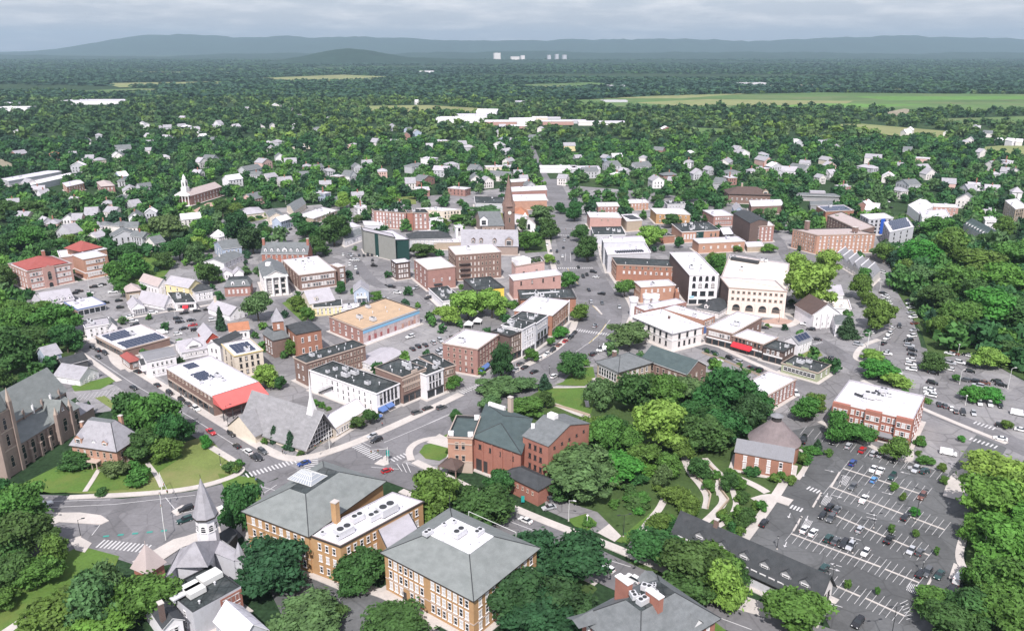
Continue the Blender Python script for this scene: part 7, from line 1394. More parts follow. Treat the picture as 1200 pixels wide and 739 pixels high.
# big sheds far out
FAR = 0
def far_hall(name, label, cat, t, q, w, d, h, wall, roof, ang=0.0, n=0):
    g = at(P(t, q)); dist = math.hypot(g.y, HCAM); wm = w / TILES[t][2] * dist / FPX; o = Bld.__new__(Bld); o.h = h; o.detail = False; o.a, o.b = d, wm
    o.v = Vector((math.cos(ang), math.sin(ang), 0)); o.u = Vector((-o.v.y, o.v.x, 0)); o.o = Vector((g.x, g.y, 0)) - o.v * wm / 2; o.root = empty(name, o.o); o.off = Vector((0, 0, 0)); tag(o.root, label, cat)
    o.faces = {'L': (o.l(o.a, 0), -o.u, o.a), 'R': (o.l(0, 0), o.v, o.b)}; OCC.append((g.x, g.y + d / 2, max(wm, d) / 2))
    if roof == 'gable': o.gable(wall, 'white', 't', 4)
    else: o.flat(wall, roof, .6, TRIMW, n, n)
    return o
for a in (('warehouse', 'broad white roofed factory hall at the far edge of the town', 'warehouse', 'O', (410, 133), 150, 60, 8, 'white', 'white', .05, 4), ('warehouse', 'grey striped roofed factory hall in front of the fields', 'warehouse', 'O', (455, 122), 110, 60, 8, 'white', 'lav', 0, 5), ('warehouse', 'white arched hall standing highest among the far factory roofs', 'warehouse', 'O', (510, 112), 70, 50, 11, 'white', 'gable', -.1, 0),
    ('warehouse', 'salmon walled fair hall right of the far factory roofs', 'warehouse', 'O', (560, 143), 110, 40, 8, 'pink', 'white', 0, 3), ('warehouse', 'long white fair barn with a ridge right of the salmon walled hall', 'warehouse', 'O', (640, 140), 90, 36, 8, 'white', 'gable', .1, 0), ('warehouse', 'small white fair barn below the salmon walled hall', 'warehouse', 'O', (625, 155), 60, 30, 6, 'pink', 'white', 0, 0),
    ('warehouse', 'grey roofed stable row in the middle of the fairground', 'warehouse', 'O', (730, 125), 80, 24, 6, 'palegrey', 'lav', 0, 0), ('warehouse', 'dark low stable row on the right of the fairground', 'warehouse', 'O', (815, 135), 90, 24, 6, 'palegrey', 'lav', 0, 0), ('warehouse', 'white barn cluster end piece at the right of the fairground', 'warehouse', 'O', (960, 140), 90, 26, 6, 'white', 'lav', 0, 0),
    ('warehouse', 'long white distribution shed on the left behind the trees', 'warehouse', 'N', (330, 68), 220, 60, 10, 'white', 'lav', .02, 6), ('warehouse', 'long white roof strip at the left edge beyond the trees', 'warehouse', 'N', (40, 92), 110, 40, 9, 'white', 'white', .04, 2), ('warehouse', 'lavender roofed store at the far left edge', 'warehouse', 'N', (15, 76), 50, 40, 9, 'white', 'lav', 0, 2),
    ('warehouse', 'long pale stable roof right of the salmon walled hall', 'warehouse', 'O', (760, 140), 110, 26, 7, 'pink', 'white', .05, 2), ('warehouse', 'cream exhibition shed at the middle of the fairground row', 'warehouse', 'O', (690, 128), 70, 30, 8, 'cream', 'white', 0, 2), ('warehouse', 'pale long shed right end of the fairground row', 'warehouse', 'O', (880, 142), 90, 24, 7, 'offwhite', 'white', 0, 0),
    ('strip_mall', 'long white roofed shop strip with a dark front behind main street', 'shop row', 'O', (765, 308), 130, 22, 6, 'white', 'white', 0, 3), ('strip_mall', 'lavender roofed extension of the long white shop strip', 'shop row', 'O', (860, 312), 100, 26, 6, 'palegrey', 'lav', 0, 4), ('barn', 'glasshouse like pale shed in the fields right of the fairground', 'barn', 'O', (960, 62), 90, 30, 6, 'palegrey', 'lav', 0, 0), ('barn', 'long pale shed among trees left of the glasshouse like shed', 'barn', 'O', (640, 65), 80, 30, 6, 'palegrey', 'lav', 0, 0),
    ('barn', 'far pale barn in the big green field on the right', 'barn', '', (722, 105.5), 22, 60, 14, 'palegrey', 'lav', 0, 0), ('barn', 'far pale roof near the plough land on the right', 'barn', '', (880, 101), 34, 60, 12, 'palegrey', 'lav', 0, 0), ('warehouse', 'tiny pale roofs between the two wooded hills', 'warehouse', '', (500, 87), 16, 60, 16, 'white', 'white', 0, 0)):
    far_hall(*a)
for k, (px, py, w, h, lb) in enumerate(((583, 71, 9, 118, 'tall white tower block on the far horizon, biggest of the group'), (604, 71, 12, 62, 'low wide white block beside the tallest horizon tower'), (613, 71.2, 5, 80, 'white tower right of the low wide horizon block'), (644, 71, 4, 86, 'slim grey tower at the left of the far horizon pair'), (653, 71, 4, 100, 'slim grey tower in the middle of the far horizon towers'), (662, 71, 5, 88, 'slim grey tower farthest right on the horizon'))):
    o = far_hall('tower_block', lb, 'tower', '', (px, py), w * .8, 40, h * .66, 'offwhite' if k < 3 else 'palegrey', 'pale', .3, 0)

# ================================================================== cars
PAINTS = {'w': ('white', (.78, .78, .78)), 'k': ('black', (.012, .012, .014)), 's': ('silver', (.42, .43, .45)), 'g': ('dark grey', (.085, .09, .095)), 'r': ('red', (.45, .02, .025)), 'b': ('blue', (.02, .06, .24)), 'e': ('dark green', (.012, .05, .045)), 'n': ('brown', (.16, .06, .04)), 'o': ('orange', (.55, .16, .08)), 'u': ('light blue', (.10, .30, .62))}
CP = {}
for k, (n, c) in PAINTS.items():
    m = plain('car_paint_' + n.replace(' ', '_'), c, .25, .5); m.node_tree.nodes['Principled BSDF'].inputs['Coat Weight'].default_value = .6; CP[k] = m
TYRE = plain('tyre_rubber', (.02, .02, .02), .9); RIM = plain('wheel_rim', (.4, .4, .42), .4); LAMP = plain('lamp_glass', (.8, .8, .78), .2, .6); TAIL = plain('tail_lamp', (.4, .02, .02), .3)
TYPES = {  # length, width, body profile (x from the tail 0..1, z), glass profile
 'sedan': (4.8, 1.85, [(0, .45), (.0, .85), (.03, .98), (.2, 1.0), (.7, .95), (.95, .78), (1, .6), (1, .32), (0, .32)], [(.14, 1.0), (.3, 1.46), (.55, 1.46), (.72, .95)]),
 'suv': (4.8, 1.95, [(0, .5), (0, 1.0), (.02, 1.1), (.68, 1.06), (.95, .95), (1, .7), (1, .38), (0, .38)], [(.02, 1.08), (.06, 1.74), (.54, 1.74), (.70, 1.06)]),
 'hatchback': (4.2, 1.8, [(0, .45), (0, .9), (.02, 1.0), (.66, .98), (.93, .82), (1, .6), (1, .32), (0, .32)], [(.02, 1.0), (.14, 1.5), (.52, 1.5), (.70, .98)]),
 'van': (5.6, 2.1, [(0, .5), (0, 2.1), (.02, 2.2), (.72, 2.2), (.84, 1.3), (.98, 1.1), (1, .8), (1, .4), (0, .4)], [(.715, 2.16), (.72, 2.17), (.80, 1.62), (.84, 1.32)]),
 'pickup': (5.6, 2.0, [(0, .55), (0, 1.1), (.36, 1.1), (.37, 1.12), (.72, 1.1), (.96, 1.0), (1, .8), (1, .42), (0, .42)], [(.37, 1.1), (.40, 1.82), (.58, 1.82), (.71, 1.08)])}
def extrude(mb, prof, L_, w, taper, mi, mtop=None):
    n = len(prof); zt = max(z for _, z in prof); zb = min(z for _, z in prof)
    def pt(k, s): x, z = prof[k]; f = 1 - taper * (z - zb) / max(zt - zb, .01); e = 1 - .10 * (abs(x - .5) * 2) ** 4; return ((x - .5) * L_, s * w / 2 * f * e, z)
    for k in range(n):
        a, b = k, (k + 1) % n; flat = mtop is not None and abs(prof[a][1] - prof[b][1]) < .03 and prof[a][1] > zb + .1
        mb.face([pt(a, -1), pt(b, -1), pt(b, 1), pt(a, 1)], mtop if flat else mi)
    mb.face([pt(k, -1) for k in range(n)], mi); mb.face([pt(k, 1) for k in reversed(range(n))], mi)
CM = {}
for ty, (L_, w, body, glass) in TYPES.items():
    b = MB(); extrude(b, body, L_, w, .06, 0); g = MB(); extrude(g, glass, L_, w * .93, .24, 0, 1)
    z = max(z for _, z in glass); 
    one = MB(); extrude(one, body, L_, w, .06, 0); extrude(one, glass, L_, w * .93, .24, 1, 0)
    wh = MB(); wh.tube((0, -.11, 0), (0, .11, 0), .34, n=12); wh.tube((0, -.118, 0), (0, .118, 0), .2, n=10, mi=1)
    for sx in (.19, .81):
        for s in (-1, 1): one.tube(((sx - .5) * L_, s * (w / 2 - .2), .34), ((sx - .5) * L_, s * (w / 2 + .02), .34), .34, n=8, mi=2)
    hl = MB(); hl.box((0, 0, 0), (.12, .36, .16)); tl = MB(); tl.box((0, 0, 0), (.1, .3, .22))
    CM[ty] = dict(L=L_, w=w, body=b.mesh('body', CP['w']), glass=g.mesh('glasshouse', [GLASS, CP['w']]), one=one.mesh('car', [CP['w'], GLASS, TYRE]), wheel=wh.mesh('wheel', [TYRE, RIM]), hl=hl.mesh('headlight', LAMP), tl=tl.mesh('tail_light', TAIL), hz=body[-3][1], tz=body[1][1])
def car(p, ang, c, ty, label, group, moving):
    OCC.append((p.x, p.y, 4.2)); d = CM[ty]; near = p.y < 420; nm = {'van': 'van', 'pickup': 'pickup_truck'}.get(ty, 'parked_car' if not moving else 'car')
    if near:
        o = empty(nm, p); o.rotation_euler = (0, 0, ang)
        put('body', d['body'], o, mat=CP[c]); g = put('glasshouse', d['glass'], o); g.material_slots[1].link = 'OBJECT'; g.material_slots[1].material = CP[c]
        for sx in (.19, .81):
            for s in (-1, 1): put('wheel', d['wheel'], o, ((sx - .5) * d['L'], s * (d['w'] / 2 - .1), .34))
        for s in (-1, 1): put('headlight', d['hl'], o, (d['L'] / 2 - .04, s * d['w'] * .34, d['hz'] - .05)); put('tail_light', d['tl'], o, (-d['L'] / 2 + .03, s * d['w'] * .36, d['tz'] - .2))
    else: o = put(nm, d['one'], None, p, ang, mat=CP[c])
    tag(o, label, {'van': 'van', 'pickup': 'pickup'}.get(ty, 'car'), group)
NAMES = {'sedan': 'car', 'suv': 'SUV', 'hatchback': 'hatchback', 'van': 'van', 'pickup': 'pickup truck'}
def cars(where, t, S, dirs, moving=False, z=.2, group=None):
    """S: colour+type,x,y ... ; dirs: direction in photo pixels (or a list of points whose line the cars follow)"""
    L_ = []
    for it in S.split():
        c, x, y = it.split(','); L_.append((float(x), float(y), c))
    L_.sort(key=lambda q: (q[0], q[1])); r = random.Random(len(where) * 7 + int(L_[0][0])); seen = {}
    rows = []
    for x, y, c in L_:
        ty = {'v': 'van', 'p': 'pickup', 'x': 'suv', 'h': 'hatchback', 'd': 'sedan'}.get(c[1:2]) or r.choice(('sedan', 'suv', 'hatchback', 'suv', 'sedan'))
        rows.append((x, y, c[0], ty)); seen.setdefault((c[0], ty), []).append((x, y))
    for x, y, c, ty in rows:
        px = P(t, (x, y)); g = at(px)
        if isinstance(dirs, list):
            ps = [P(t, q) for q in dirs]; k = min(range(len(ps) - 1), key=lambda k: (ps[k][0] + ps[k + 1][0] - 2 * px[0]) ** 2 + (ps[k][1] + ps[k + 1][1] - 2 * px[1]) ** 2); dv = (ps[k + 1][0] - ps[k][0], ps[k + 1][1] - ps[k][1])
        else: dv = dirs
        n = math.hypot(*dv); e = at((px[0] + dv[0] / n * 3, px[1] + dv[1] / n * 3)); ang = math.atan2(e.y - g.y, e.x - g.x) + (math.pi if r.random() < .5 else 0)
        same = seen[(c, ty)]; k = same.index((x, y))
        lb = f"{PAINTS[c][0]} {NAMES[ty]} {where}" if len(same) == 1 else f"{PAINTS[c][0]} {NAMES[ty]} {where}, {ordn(k)} from left"
        car(Vector((g.x, g.y, z)), ang, c, ty, lb, group or ('cars driving on the streets' if moving else 'parked cars'), moving)
LD = (-.62, .78)
cars('in the row facing the white roofed brick office', 'H', 'k,460,388 k,560,398 s,612,412 r,658,426 s,695,438 s,718,442 k,765,460', LD)
cars('in the top row of the striped car park', 'D', 'bx,530,14 w,610,38 wp,637,47 s,775,40 eh,806,46', LD)
cars('in the second row of the striped car park', 'D', 'uh,612,80 e,685,68', LD)
cars('in the third row of the striped car park', 'D', 'g,530,107 wp,573,157 n,800,145', LD)
cars('in the middle row of the striped car park', 'D', 'kx,440,187 g,467,197 k,412,220 g,445,232 kd,735,226', LD)
cars('in the long lower row of the striped car park', 'D', 'w,342,274 wd,375,287 s,558,274 kp,672,314 s,758,357 g,792,364', LD)
cars('in the bottom row of the striped car park', 'D', 'ex,435,310 g,463,320 k,495,332 s,522,340 w,580,364 k,795,447 g,820,443', LD)
cars('at the edges of the striped car park', 'D', 'e,868,452 wv,945,470 kx,183,250 ex,418,428 k,550,640 kp,915,515', LD)
cars('on the street past the market hall', 'E', 'k,645,228 k,628,303 k,738,290 k,797,328 kx,853,362 gd,883,380 wx,920,402 rp,990,512 kx,1087,520 k,1110,577 wx,1163,605 k,1195,632', [(500, 190), (700, 275), (900, 415), (1100, 560), (1200, 630)], True)
cars('parked opposite the pale blue house', 'E', 'k,435,112 k,460,127 kx,493,140 kd,463,158', [(400, 95), (520, 175)])
cars('waiting at the crossing by the modern church', 'F', 'g,192,603 kx,172,632', [(60, 560), (260, 690)], True)
cars('crossing the junction beside the modern church', 'F', 'bd,385,658 rh,775,693', [(300, 690), (480, 630)], True)
cars('stopped at the crosswalk before the theatre', 'F', 's,705,530 kx,725,550', [(680, 560), (860, 490)], True)
cars('on the street before the ornate arcaded block', 'F', 'gx,915,420 k,965,400 gx,1030,397', [(880, 430), (1080, 360)], True)
cars('on the wide street left of the white steeple', 'A', 'wp,190,200 kx,810,217 e,805,265 w,985,207', (3, -1), True)
cars('along the kerb of the rose brick corner block', 'G', 'g,440,192 k,460,207 s,415,220 kx,380,237 w,525,167 w,563,146 k,590,128 n,620,103 r,650,84 k,675,66 k,692,46', [(360, 245), (520, 165), (700, 40)])
cars('driving past the rose brick corner block', 'G', 'kd,505,228 k,255,320 s,790,14', [(240, 330), (560, 200), (800, 0)], True)
cars('parked by the green mound of the park', 'G', 'w,598,250 k,780,145 wx,812,124', [(590, 255), (840, 100)])
cars('on upper main street', 'g', 'k,740,156 k,685,190 w,733,230 k,818,206 g,632,186 g,695,284 k,870,326 k,942,391 k,910,408 k,960,524 s,978,626 g,1075,638 k,782,65 s,750,95 w,880,142 g,860,232 w,600,130 k,640,230', [(760, 0), (745, 250), (860, 420), (1010, 640), (1060, 739)], True)
cars('parked below the long orange brick block', 'g', 'w,1022,412 kx,1000,368 kx,1070,557', (1, .15))
cars('far up main street', 'O', 'k,690,398 w,700,372 s,688,350 k,672,330 s,664,300 w,658,280 s,655,262 k,697,425 g,705,445', [(655, 240), (690, 420)], True)
cars('on the curve before the turreted town hall', 'i', 'g,50,355 k,30,575 w,90,545 wv,125,535 s,240,208', [(40, 600), (60, 300), (30, 200)], True)
cars('along the lane below the red awning shop', 'j', 'e,190,410 e,250,432 k,370,475 s,430,500 k,540,550 k,590,562', [(160, 395), (620, 575)])
cars('beside the long green roofed hall', 'j', 'w,280,503 k,225,490', (1, -.3))
cars('behind the dark brick corner shop', 'j', 'k,635,235 wp,960,207 k,1000,247 k,1045,325 k,1140,475', (1, .1))
cars('in the upper left row of the curved car park', 'm', 'k,770,232 w,785,257 w,795,287 w,810,312 wx,820,337', (1, .25))
cars('in the lower left row of the curved car park', 'm', 'w,845,510 w,820,555 w,800,590 kx,775,630 s,800,700', (1, -.5))
cars('in the right row of the curved car park', 'm', 'k,970,290 w,978,314 w,988,347 s,990,386 wx,1005,422 n,1020,470 s,1015,526 w,995,572 kx,970,606', (1, -.1))
cars('driving through the curved car park', 'm', 'k,900,492', (.3, 1), True)
cars('on the lane under the white double lamp', 'm', 's,575,637 w,780,72', (1, .2))
cars('in the long narrow car park behind the brick office', 'H', 'w,740,102 kx,735,127 k,825,105 w,820,122 w,820,138 w,822,155 w,772,166 kx,825,90 s,815,75', (1, .15))
cars('on the wide right car park', 'z', 'w,390,262 n,430,265 k,545,276 w,570,285 k,365,332 s,395,347 wx,480,342 k,565,354 s,610,362 w,388,400 k,567,418 g,515,492 kx,597,502 s,635,542 n,693,516 k,790,502 kx,835,536 k,250,432 kx,240,518 w,215,572 w,215,602 w,225,625 wv,550,640', (1, .22))
cars('in the near row of the wide right car park', 'H', 'k,915,272 g,935,277 w,955,286 k,970,296 k,995,300 s,1030,302 w,1050,268 wx,1085,272 k,1120,276', (.35, 1))
cars('near the far right crosswalk', 'H', 'wv,1180,305 wv,945,437 wd,1120,387 kx,1125,345 w,1190,358 s,835,489 eh,862,494', (1, .2))
cars('in the car park before the grey concrete block', 'e', 'w,15,552 s,85,557 w,105,592 k,155,557 k,195,557 kx,230,552 k,265,552 w,315,557 w,355,552 w,430,542 kx,465,537 k,535,537 k,575,532 w,70,637 wx,125,670 k,140,707 k,270,597 kv,275,642', (.2, 1))
cars('behind the rose brick corner block', 'f', 'k,20,540 k,60,522 k,110,512 s,165,496 s,215,482 k,300,462 s,340,446 kx,370,437 s,205,570 s,225,556', (.8, .6))
cars('around the mural building', 'f', 'wx,5,455 s,45,112 kx,130,182', (1, -.3))
cars('along the side street by the red barn house', 'c', 'w,370,374 w,400,406 kx,410,434 w,540,346 g,670,326 r,770,313 k,755,347 k,845,332 k,920,321 kx,725,411 k,805,398 k,710,386 r,815,433 k,750,458 kx,835,466 w,712,496 wv,600,488 w,960,396', (1, -.14))
cars('in the yard of the lavender roofed garage', 'b', 'k,730,382 w,770,374 k,800,364 wp,885,422 k,620,416 k,580,432 w,705,432 kx,820,506 k,940,542 k,930,490', (1, -.1))
cars('by the temple front and brick offices', 'J', 'k,1040,466 s,1005,526 wx,1070,496 k,950,358 w,860,330 s,830,300 wx,840,330', (1, .1))
cars('in the lot behind the seven dormer building', 'd', 'k,990,332 k,1012,322 k,1030,382 k,1050,362 w,920,337 g,880,312 k,1070,330 s,1000,300 k,940,300', (1, -.6))
cars('on the road beside the twin chimney mansion', 'C', 'w,207,266 w,562,477 wx,675,521', [(100, 230), (400, 360), (700, 530)], True)
cars('in the small lot behind the brick theatre', 'C', 's,310,210 g,332,173', (1, -.2))
cars('in the yard of the yellow hip roofed block', 'B', 'kx,640,655', (1, -.6))
cars('in the far lot near the low station', 'l', 'w,30,330 s,60,320 w,230,325 k,150,370 s,190,350 w,110,330 s,85,365 k,250,365 w,740,590 s,720,610 w,760,575 k,855,590 w,890,400 s,930,395 w,960,415', (1, .3))
cars('behind the round conical building', 'n', 'kx,452,485', (-.5, 1)); cars('by the white roofed park building', 'n', 'w,407,210 w,535,287', (.6, 1))

# ================================================================== lamps, signals, signs, people
def pole(name, label, cat, t, q, top_y, r=.09, arm=0, mat=DKMETAL, double=False, ang=0.0, group='street lamps'):
    base = P(t, q); g = at(base); h = min(max(height(base, P(t, (0, top_y))[1]), 4), 13)
    o = empty(name, g); tag(o, label, cat, group); o.rotation_euler = (0, 0, ang)
    mb = MB(); mb.tube((0, 0, 0), (0, 0, h), r * 1.3, r * .8, 8); mb.build('pole', mat, o); mb = MB(); mb.cone((0, 0), .3, .2, 0, .5, 8); mb.build('base', CONC, o)
    for s in ((-1, 1) if double else (1,)):
        if arm:
            mb = MB(); mb.tube((0, 0, h - .15), (s * arm, 0, h + .25), .06, n=6); mb.build('arm', mat, o); mb = MB(); mb.box((s * (arm + .3), 0, h + .15), (.95, .4, .18)); mb.build('lamp_head', mat, o)
        elif s == 1: mb = MB(); mb.cone((0, 0), .14, .34, h - .1, h + .45, 8); mb.cone((0, 0), .4, .1, h + .45, h + .7, 8, 1); mb.build('lamp_head', [LAMP, mat], o)
    return o
for k, (t, q, top, arm, mt, dbl, txt) in enumerate((('D', (482, 98), 55, 0, DKMETAL, 0, 'at the top hatched bay of the striped car park'), ('D', (403, 178), 135, 0, DKMETAL, 0, 'at the middle hatched bay of the striped car park'), ('D', (322, 270), 225, 0, DKMETAL, 0, 'at the lower hatched bay of the striped car park'), ('D', (235, 345), 320, 0, DKMETAL, 0, 'near the left corner of the striped car park'), ('D', (612, 262), 205, 1.2, DKMETAL, 1, 'in the middle row of the striped car park'), ('D', (775, 240), 110, 1.2, DKMETAL, 1, 'on the tree island of the striped car park'), ('D', (672, 740), 470, 1.4, DKMETAL, 1, 'at the bottom of the striped car park'), ('D', (450, 470), 410, 0, DKMETAL, 0, 'below the bottom row of the striped car park'), ('D', (530, 360), 310, 0, DKMETAL, 0, 'in the long lower row of the striped car park'),
    ('D', (800, 440), 395, 0, DKMETAL, 0, 'at the lower right of the striped car park'), ('D', (1035, 380), 270, 1.2, LTMETAL, 0, 'among the trees right of the striped car park'), ('m', (745, 212), 130, 1.4, LTMETAL, 1, 'at the head of the curved car park'), ('m', (650, 655), 540, 1.4, LTMETAL, 1, 'on the corner below the curved car park'), ('m', (735, 715), 600, 1.4, LTMETAL, 0, 'on the grass corner of the curved car park'), ('z', (893, 560), 380, 1.4, LTMETAL, 0, 'on the right side of the wide right car park'), ('z', (462, 255), 180, 0, LTMETAL, 0, 'at the far edge of the wide right car park'), ('z', (475, 520), 400, 1.2, LTMETAL, 0, 'in the middle of the wide right car park'), ('z', (525, 700), 635, 0, LTMETAL, 0, 'in the near row of the wide right car park'),
    ('C', (395, 260), 170, 1.5, LTMETAL, 0, 'in the small lot behind the brick theatre'), ('C', (633, 330), 235, 1.5, DKMETAL, 1, 'beside the concrete drive near the park path'), ('C', (475, 290), 245, 0, TRIMW, 0, 'on the lawn of the small theatre lot'), ('E', (1070, 480), 380, 1.4, DKMETAL, 0, 'beside the red canopy market'), ('F', (212, 480), 355, 0, DKMETAL, 0, 'against the modern church roof'), ('f', (460, 350), 270, 1.4, LTMETAL, 1, 'in front of the lime green trees'), ('A', (352, 330), 255, 1.2, DKMETAL, 0, 'on the triangular island of the wide street'), ('b', (700, 410), 300, 1.4, LTMETAL, 0, 'in front of the right red roofed school'), ('c', (693, 370), 290, 1.2, LTMETAL, 0, 'on the side street by the diner'), ('G', (805, 140), 75, 0, DKMETAL, 0, 'on the kerb near the grey hip roofed hall'), ('G', (575, 240), 200, 0, DKMETAL, 0, 'beside the small conifer by main street'), ('j', (750, 190), 95, 0, DKMETAL, 0, 'in front of the cream parking garage'), ('j', (590, 470), 375, 0, DKMETAL, 0, 'by the red awning shop'), ('k', (1003, 195), 90, 0, LTMETAL, 0, 'beside the low station roof'), ('J', (500, 40), 0, 0, LTMETAL, 0, 'in the lot left of the curved brick hotel'), ('E', (1035, 660), 615, 0, DKMETAL, 0, 'on the lawn corner across from the modern church'), ('E', (905, 330), 270, 0, LTMETAL, 0, 'on the pavement before the red canopy market'), ('H', (675, 75), 25, 1.2, LTMETAL, 0, 'at the bend above the olive green shop'))):
    pole('street_lamp', f"{'pale' if mt in (LTMETAL, TRIMW) else 'dark'} {'double armed ' if dbl else ''}lamp post {txt}", 'street lamp', t, q, top, .09, arm, mt, bool(dbl), R((k * 37) % 60 - 30))
def signal(lb, t, q, arm_to):
    g = at(P(t, q)); e = at(P(t, arm_to)); d = e - g; o = empty('traffic_signal', g); tag(o, lb, 'traffic light', 'traffic signals'); h = 6.2
    mb = MB(); mb.tube((0, 0, 0), (0, 0, h + .6), .14, .1, 8); mb.build('pole', LTMETAL, o); mb = MB(); mb.tube((0, 0, h), (d.x, d.y, h + .3), .09, .06, 6); mb.build('arm', LTMETAL, o)
    for f in (.55, .95):
        mb = MB(); mb.box((d.x * f, d.y * f, h - .9), (.36, .36, 1.1)); hb = mb.build('signal_head', DKMETAL, o)
        for j, c in enumerate(((.05, .3, .12), (.5, .3, .03), (.5, .03, .03))): mb = MB(); mb.tube((d.x * f, d.y * f - .18, h - .7 + j * .34), (d.x * f, d.y * f - .24, h - .7 + j * .34), .12, n=8); mb.build('lens', plain('signal_lens_%d' % j, c, .3), hb)
signal('mast arm traffic signal by the crossing left of the white steeple', 'A', (722, 345), (705, 205)); signal('mast arm traffic signal on the lawn edge above the wide street', 'A', (705, 128), (740, 205)); signal('mast arm traffic signal at the theatre crossing', 'F', (780, 655), (700, 665)); signal('mast arm traffic signal at the corner of the modern church', 'F', (505, 585), (440, 640)); signal('mast arm traffic signal spanning upper main street', 'K', (1010, 205), (920, 205))
for lb, t, q, top, c in (('teal banner on a pole at the theatre crossing', 'F', (772, 640), 588, (.02, .30, .27)), ('teal banner on a pole beside the theatre annex', 'C', (188, 190), 150, (.02, .30, .27))):
    g = at(P(t, q)); o = empty('banner_sign', g); tag(o, lb, 'banner', 'teal banners'); h = height(P(t, q), P(t, (0, top))[1]); mb = MB(); mb.tube((0, 0, 0), (0, 0, h), .07, n=6); mb.build('pole', DKMETAL, o); mb = MB(); mb.box((.55, 0, h - 2.4), (1.1, .08, 2.3)); mb.build('banner', plain('banner_teal', c, .6), o)
mb = MB(); mb.cone((0, 0), 3.2, .1, 2.4, 4.4, 4, a0=.6)
for k in range(4): mb.tube((math.cos(.6 + k * 1.571) * 3, math.sin(.6 + k * 1.571) * 3, 0), (math.cos(.6 + k * 1.571) * 3, math.sin(.6 + k * 1.571) * 3, 2.4), .07, n=5)
for lb, q in (('white peaked tent in the car park below the lime green trees', (415, 385)), ('second smaller white tent right of the first by the lime green trees', (478, 362))):
    g = at(P('f', q)); o = empty('tent', g); tag(o, lb, 'tent'); m2 = MB(); m2.cone((0, 0), 3.2, .1, 2.3, 4.2, 4, a0=.6); m2.build('canopy', TRIMW, o)
    for k in range(4): m3 = MB(); m3.tube((math.cos(.6 + k * 1.571) * 3, math.sin(.6 + k * 1.571) * 3, 0), (math.cos(.6 + k * 1.571) * 3, math.sin(.6 + k * 1.571) * 3, 2.4), .07, n=5); m3.build('leg', LTMETAL, o)
# stone retaining walls beside the garden path
def low_wall(lb, t, pts, w=.5, h=1.1):
    g = [at(P(t, p)) for p in pts]; L_, R_ = ribbon_poly(g, w); mb = MB()
    for k in range(len(g) - 1): mb.prism(ccw([tuple(R_[k]), tuple(R_[k + 1]), tuple(L_[k + 1]), tuple(L_[k])]), 0, h)
    tag(mb.build('retaining_wall', wallmat('tan')), lb, 'wall')
low_wall('pale stone retaining wall curving beside the middle garden path', 'C', [(1000, 20), (1050, 70), (1052, 125), (1090, 175), (1040, 235)]); low_wall('pale stone retaining wall along the left garden path', 'C', [(930, 50), (975, 95), (1012, 155), (1000, 210)]); low_wall('pale stone wall at the patio below the brick theatre park', 'G', [(590, 380), (680, 405), (765, 432)]); low_wall('white fence line along the lane below the red awning shop', 'j', [(150, 425), (350, 500), (620, 610)], .2, 1.0)
# people: one continuous body each, hair as a child
def person(lb, t, q, face, shirt, legs, step=.16):
    g = at(P(t, q)); k = 1.0; J = [(0, 0, .92), (0, 0, 1.18), (0, 0, 1.42), (0, 0, 1.52), (0, .02, 1.66), (.19, 0, 1.40), (.25, -.04, 1.14), (.23, .10, .90), (-.19, 0, 1.40), (-.25, .06, 1.14), (-.24, -.08, .90), (.1, 0, .88), (.11, step, .5), (.11, step * .9, .06), (.11, step * .9 + .16, .03), (-.1, 0, .88), (-.11, -step * .6, .5), (-.11, -step * 1.5, .08), (-.11, -step * 1.5 + .16, .03)]
    E_ = [(0, 1), (1, 2), (2, 3), (3, 4), (2, 5), (5, 6), (6, 7), (2, 8), (8, 9), (9, 10), (0, 11), (11, 12), (12, 13), (13, 14), (0, 15), (15, 16), (16, 17), (17, 18)]
    rad = [.15, .14, .16, .06, .10, .075, .055, .04, .075, .055, .04, .10, .075, .05, .045, .10, .075, .05, .045]
    me = bpy.data.meshes.new('person'); me.from_pydata(J, E_, []); o = bpy.data.objects.new('person', me); col.objects.link(o)
    md = o.modifiers.new('skin', 'SKIN'); me.skin_vertices  # radii below
    for v, r_ in zip(me.skin_vertices[0].data, rad): v.radius = (r_, r_)
    me.skin_vertices[0].data[0].use_root = True; o.modifiers.new('smooth', 'SUBSURF').render_levels = 1
    m, t_, b_ = new_mat('clothes'); n = t_.nodes.new; tc = n('ShaderNodeTexCoord'); sx = n('ShaderNodeSeparateXYZ'); t_.links.new(tc.outputs['Object'], sx.inputs[0]); rp = n('ShaderNodeValToRGB'); rp.color_ramp.interpolation = 'CONSTANT'; e = rp.color_ramp.elements; e[0].color = (.03, .03, .03, 1); e[1].position = .05; e[1].color = (*legs, 1)
    for pz, c in ((.47, shirt), (.745, (.55, .36, .27))): x = e.new(pz); x.color = (*c, 1)
    dv = n('ShaderNodeMath'); dv.operation = 'DIVIDE'; dv.inputs[1].default_value = 2; t_.links.new(sx.outputs['Z'], dv.inputs[0]); t_.links.new(dv.outputs[0], rp.inputs[0]); t_.links.new(rp.outputs[0], b_.inputs['Base Color']); me.materials.append(m)
    o.location = (g.x, g.y, .32); o.rotation_euler = (0, 0, face); tag(o, lb, 'person', 'people on the pavements')
    mb = MB(); mb.cone((0, .0), .11, .09, 1.68, 1.78, 8); mb.build('hair', plain('hair', (.03, .02, .015), .8), o)
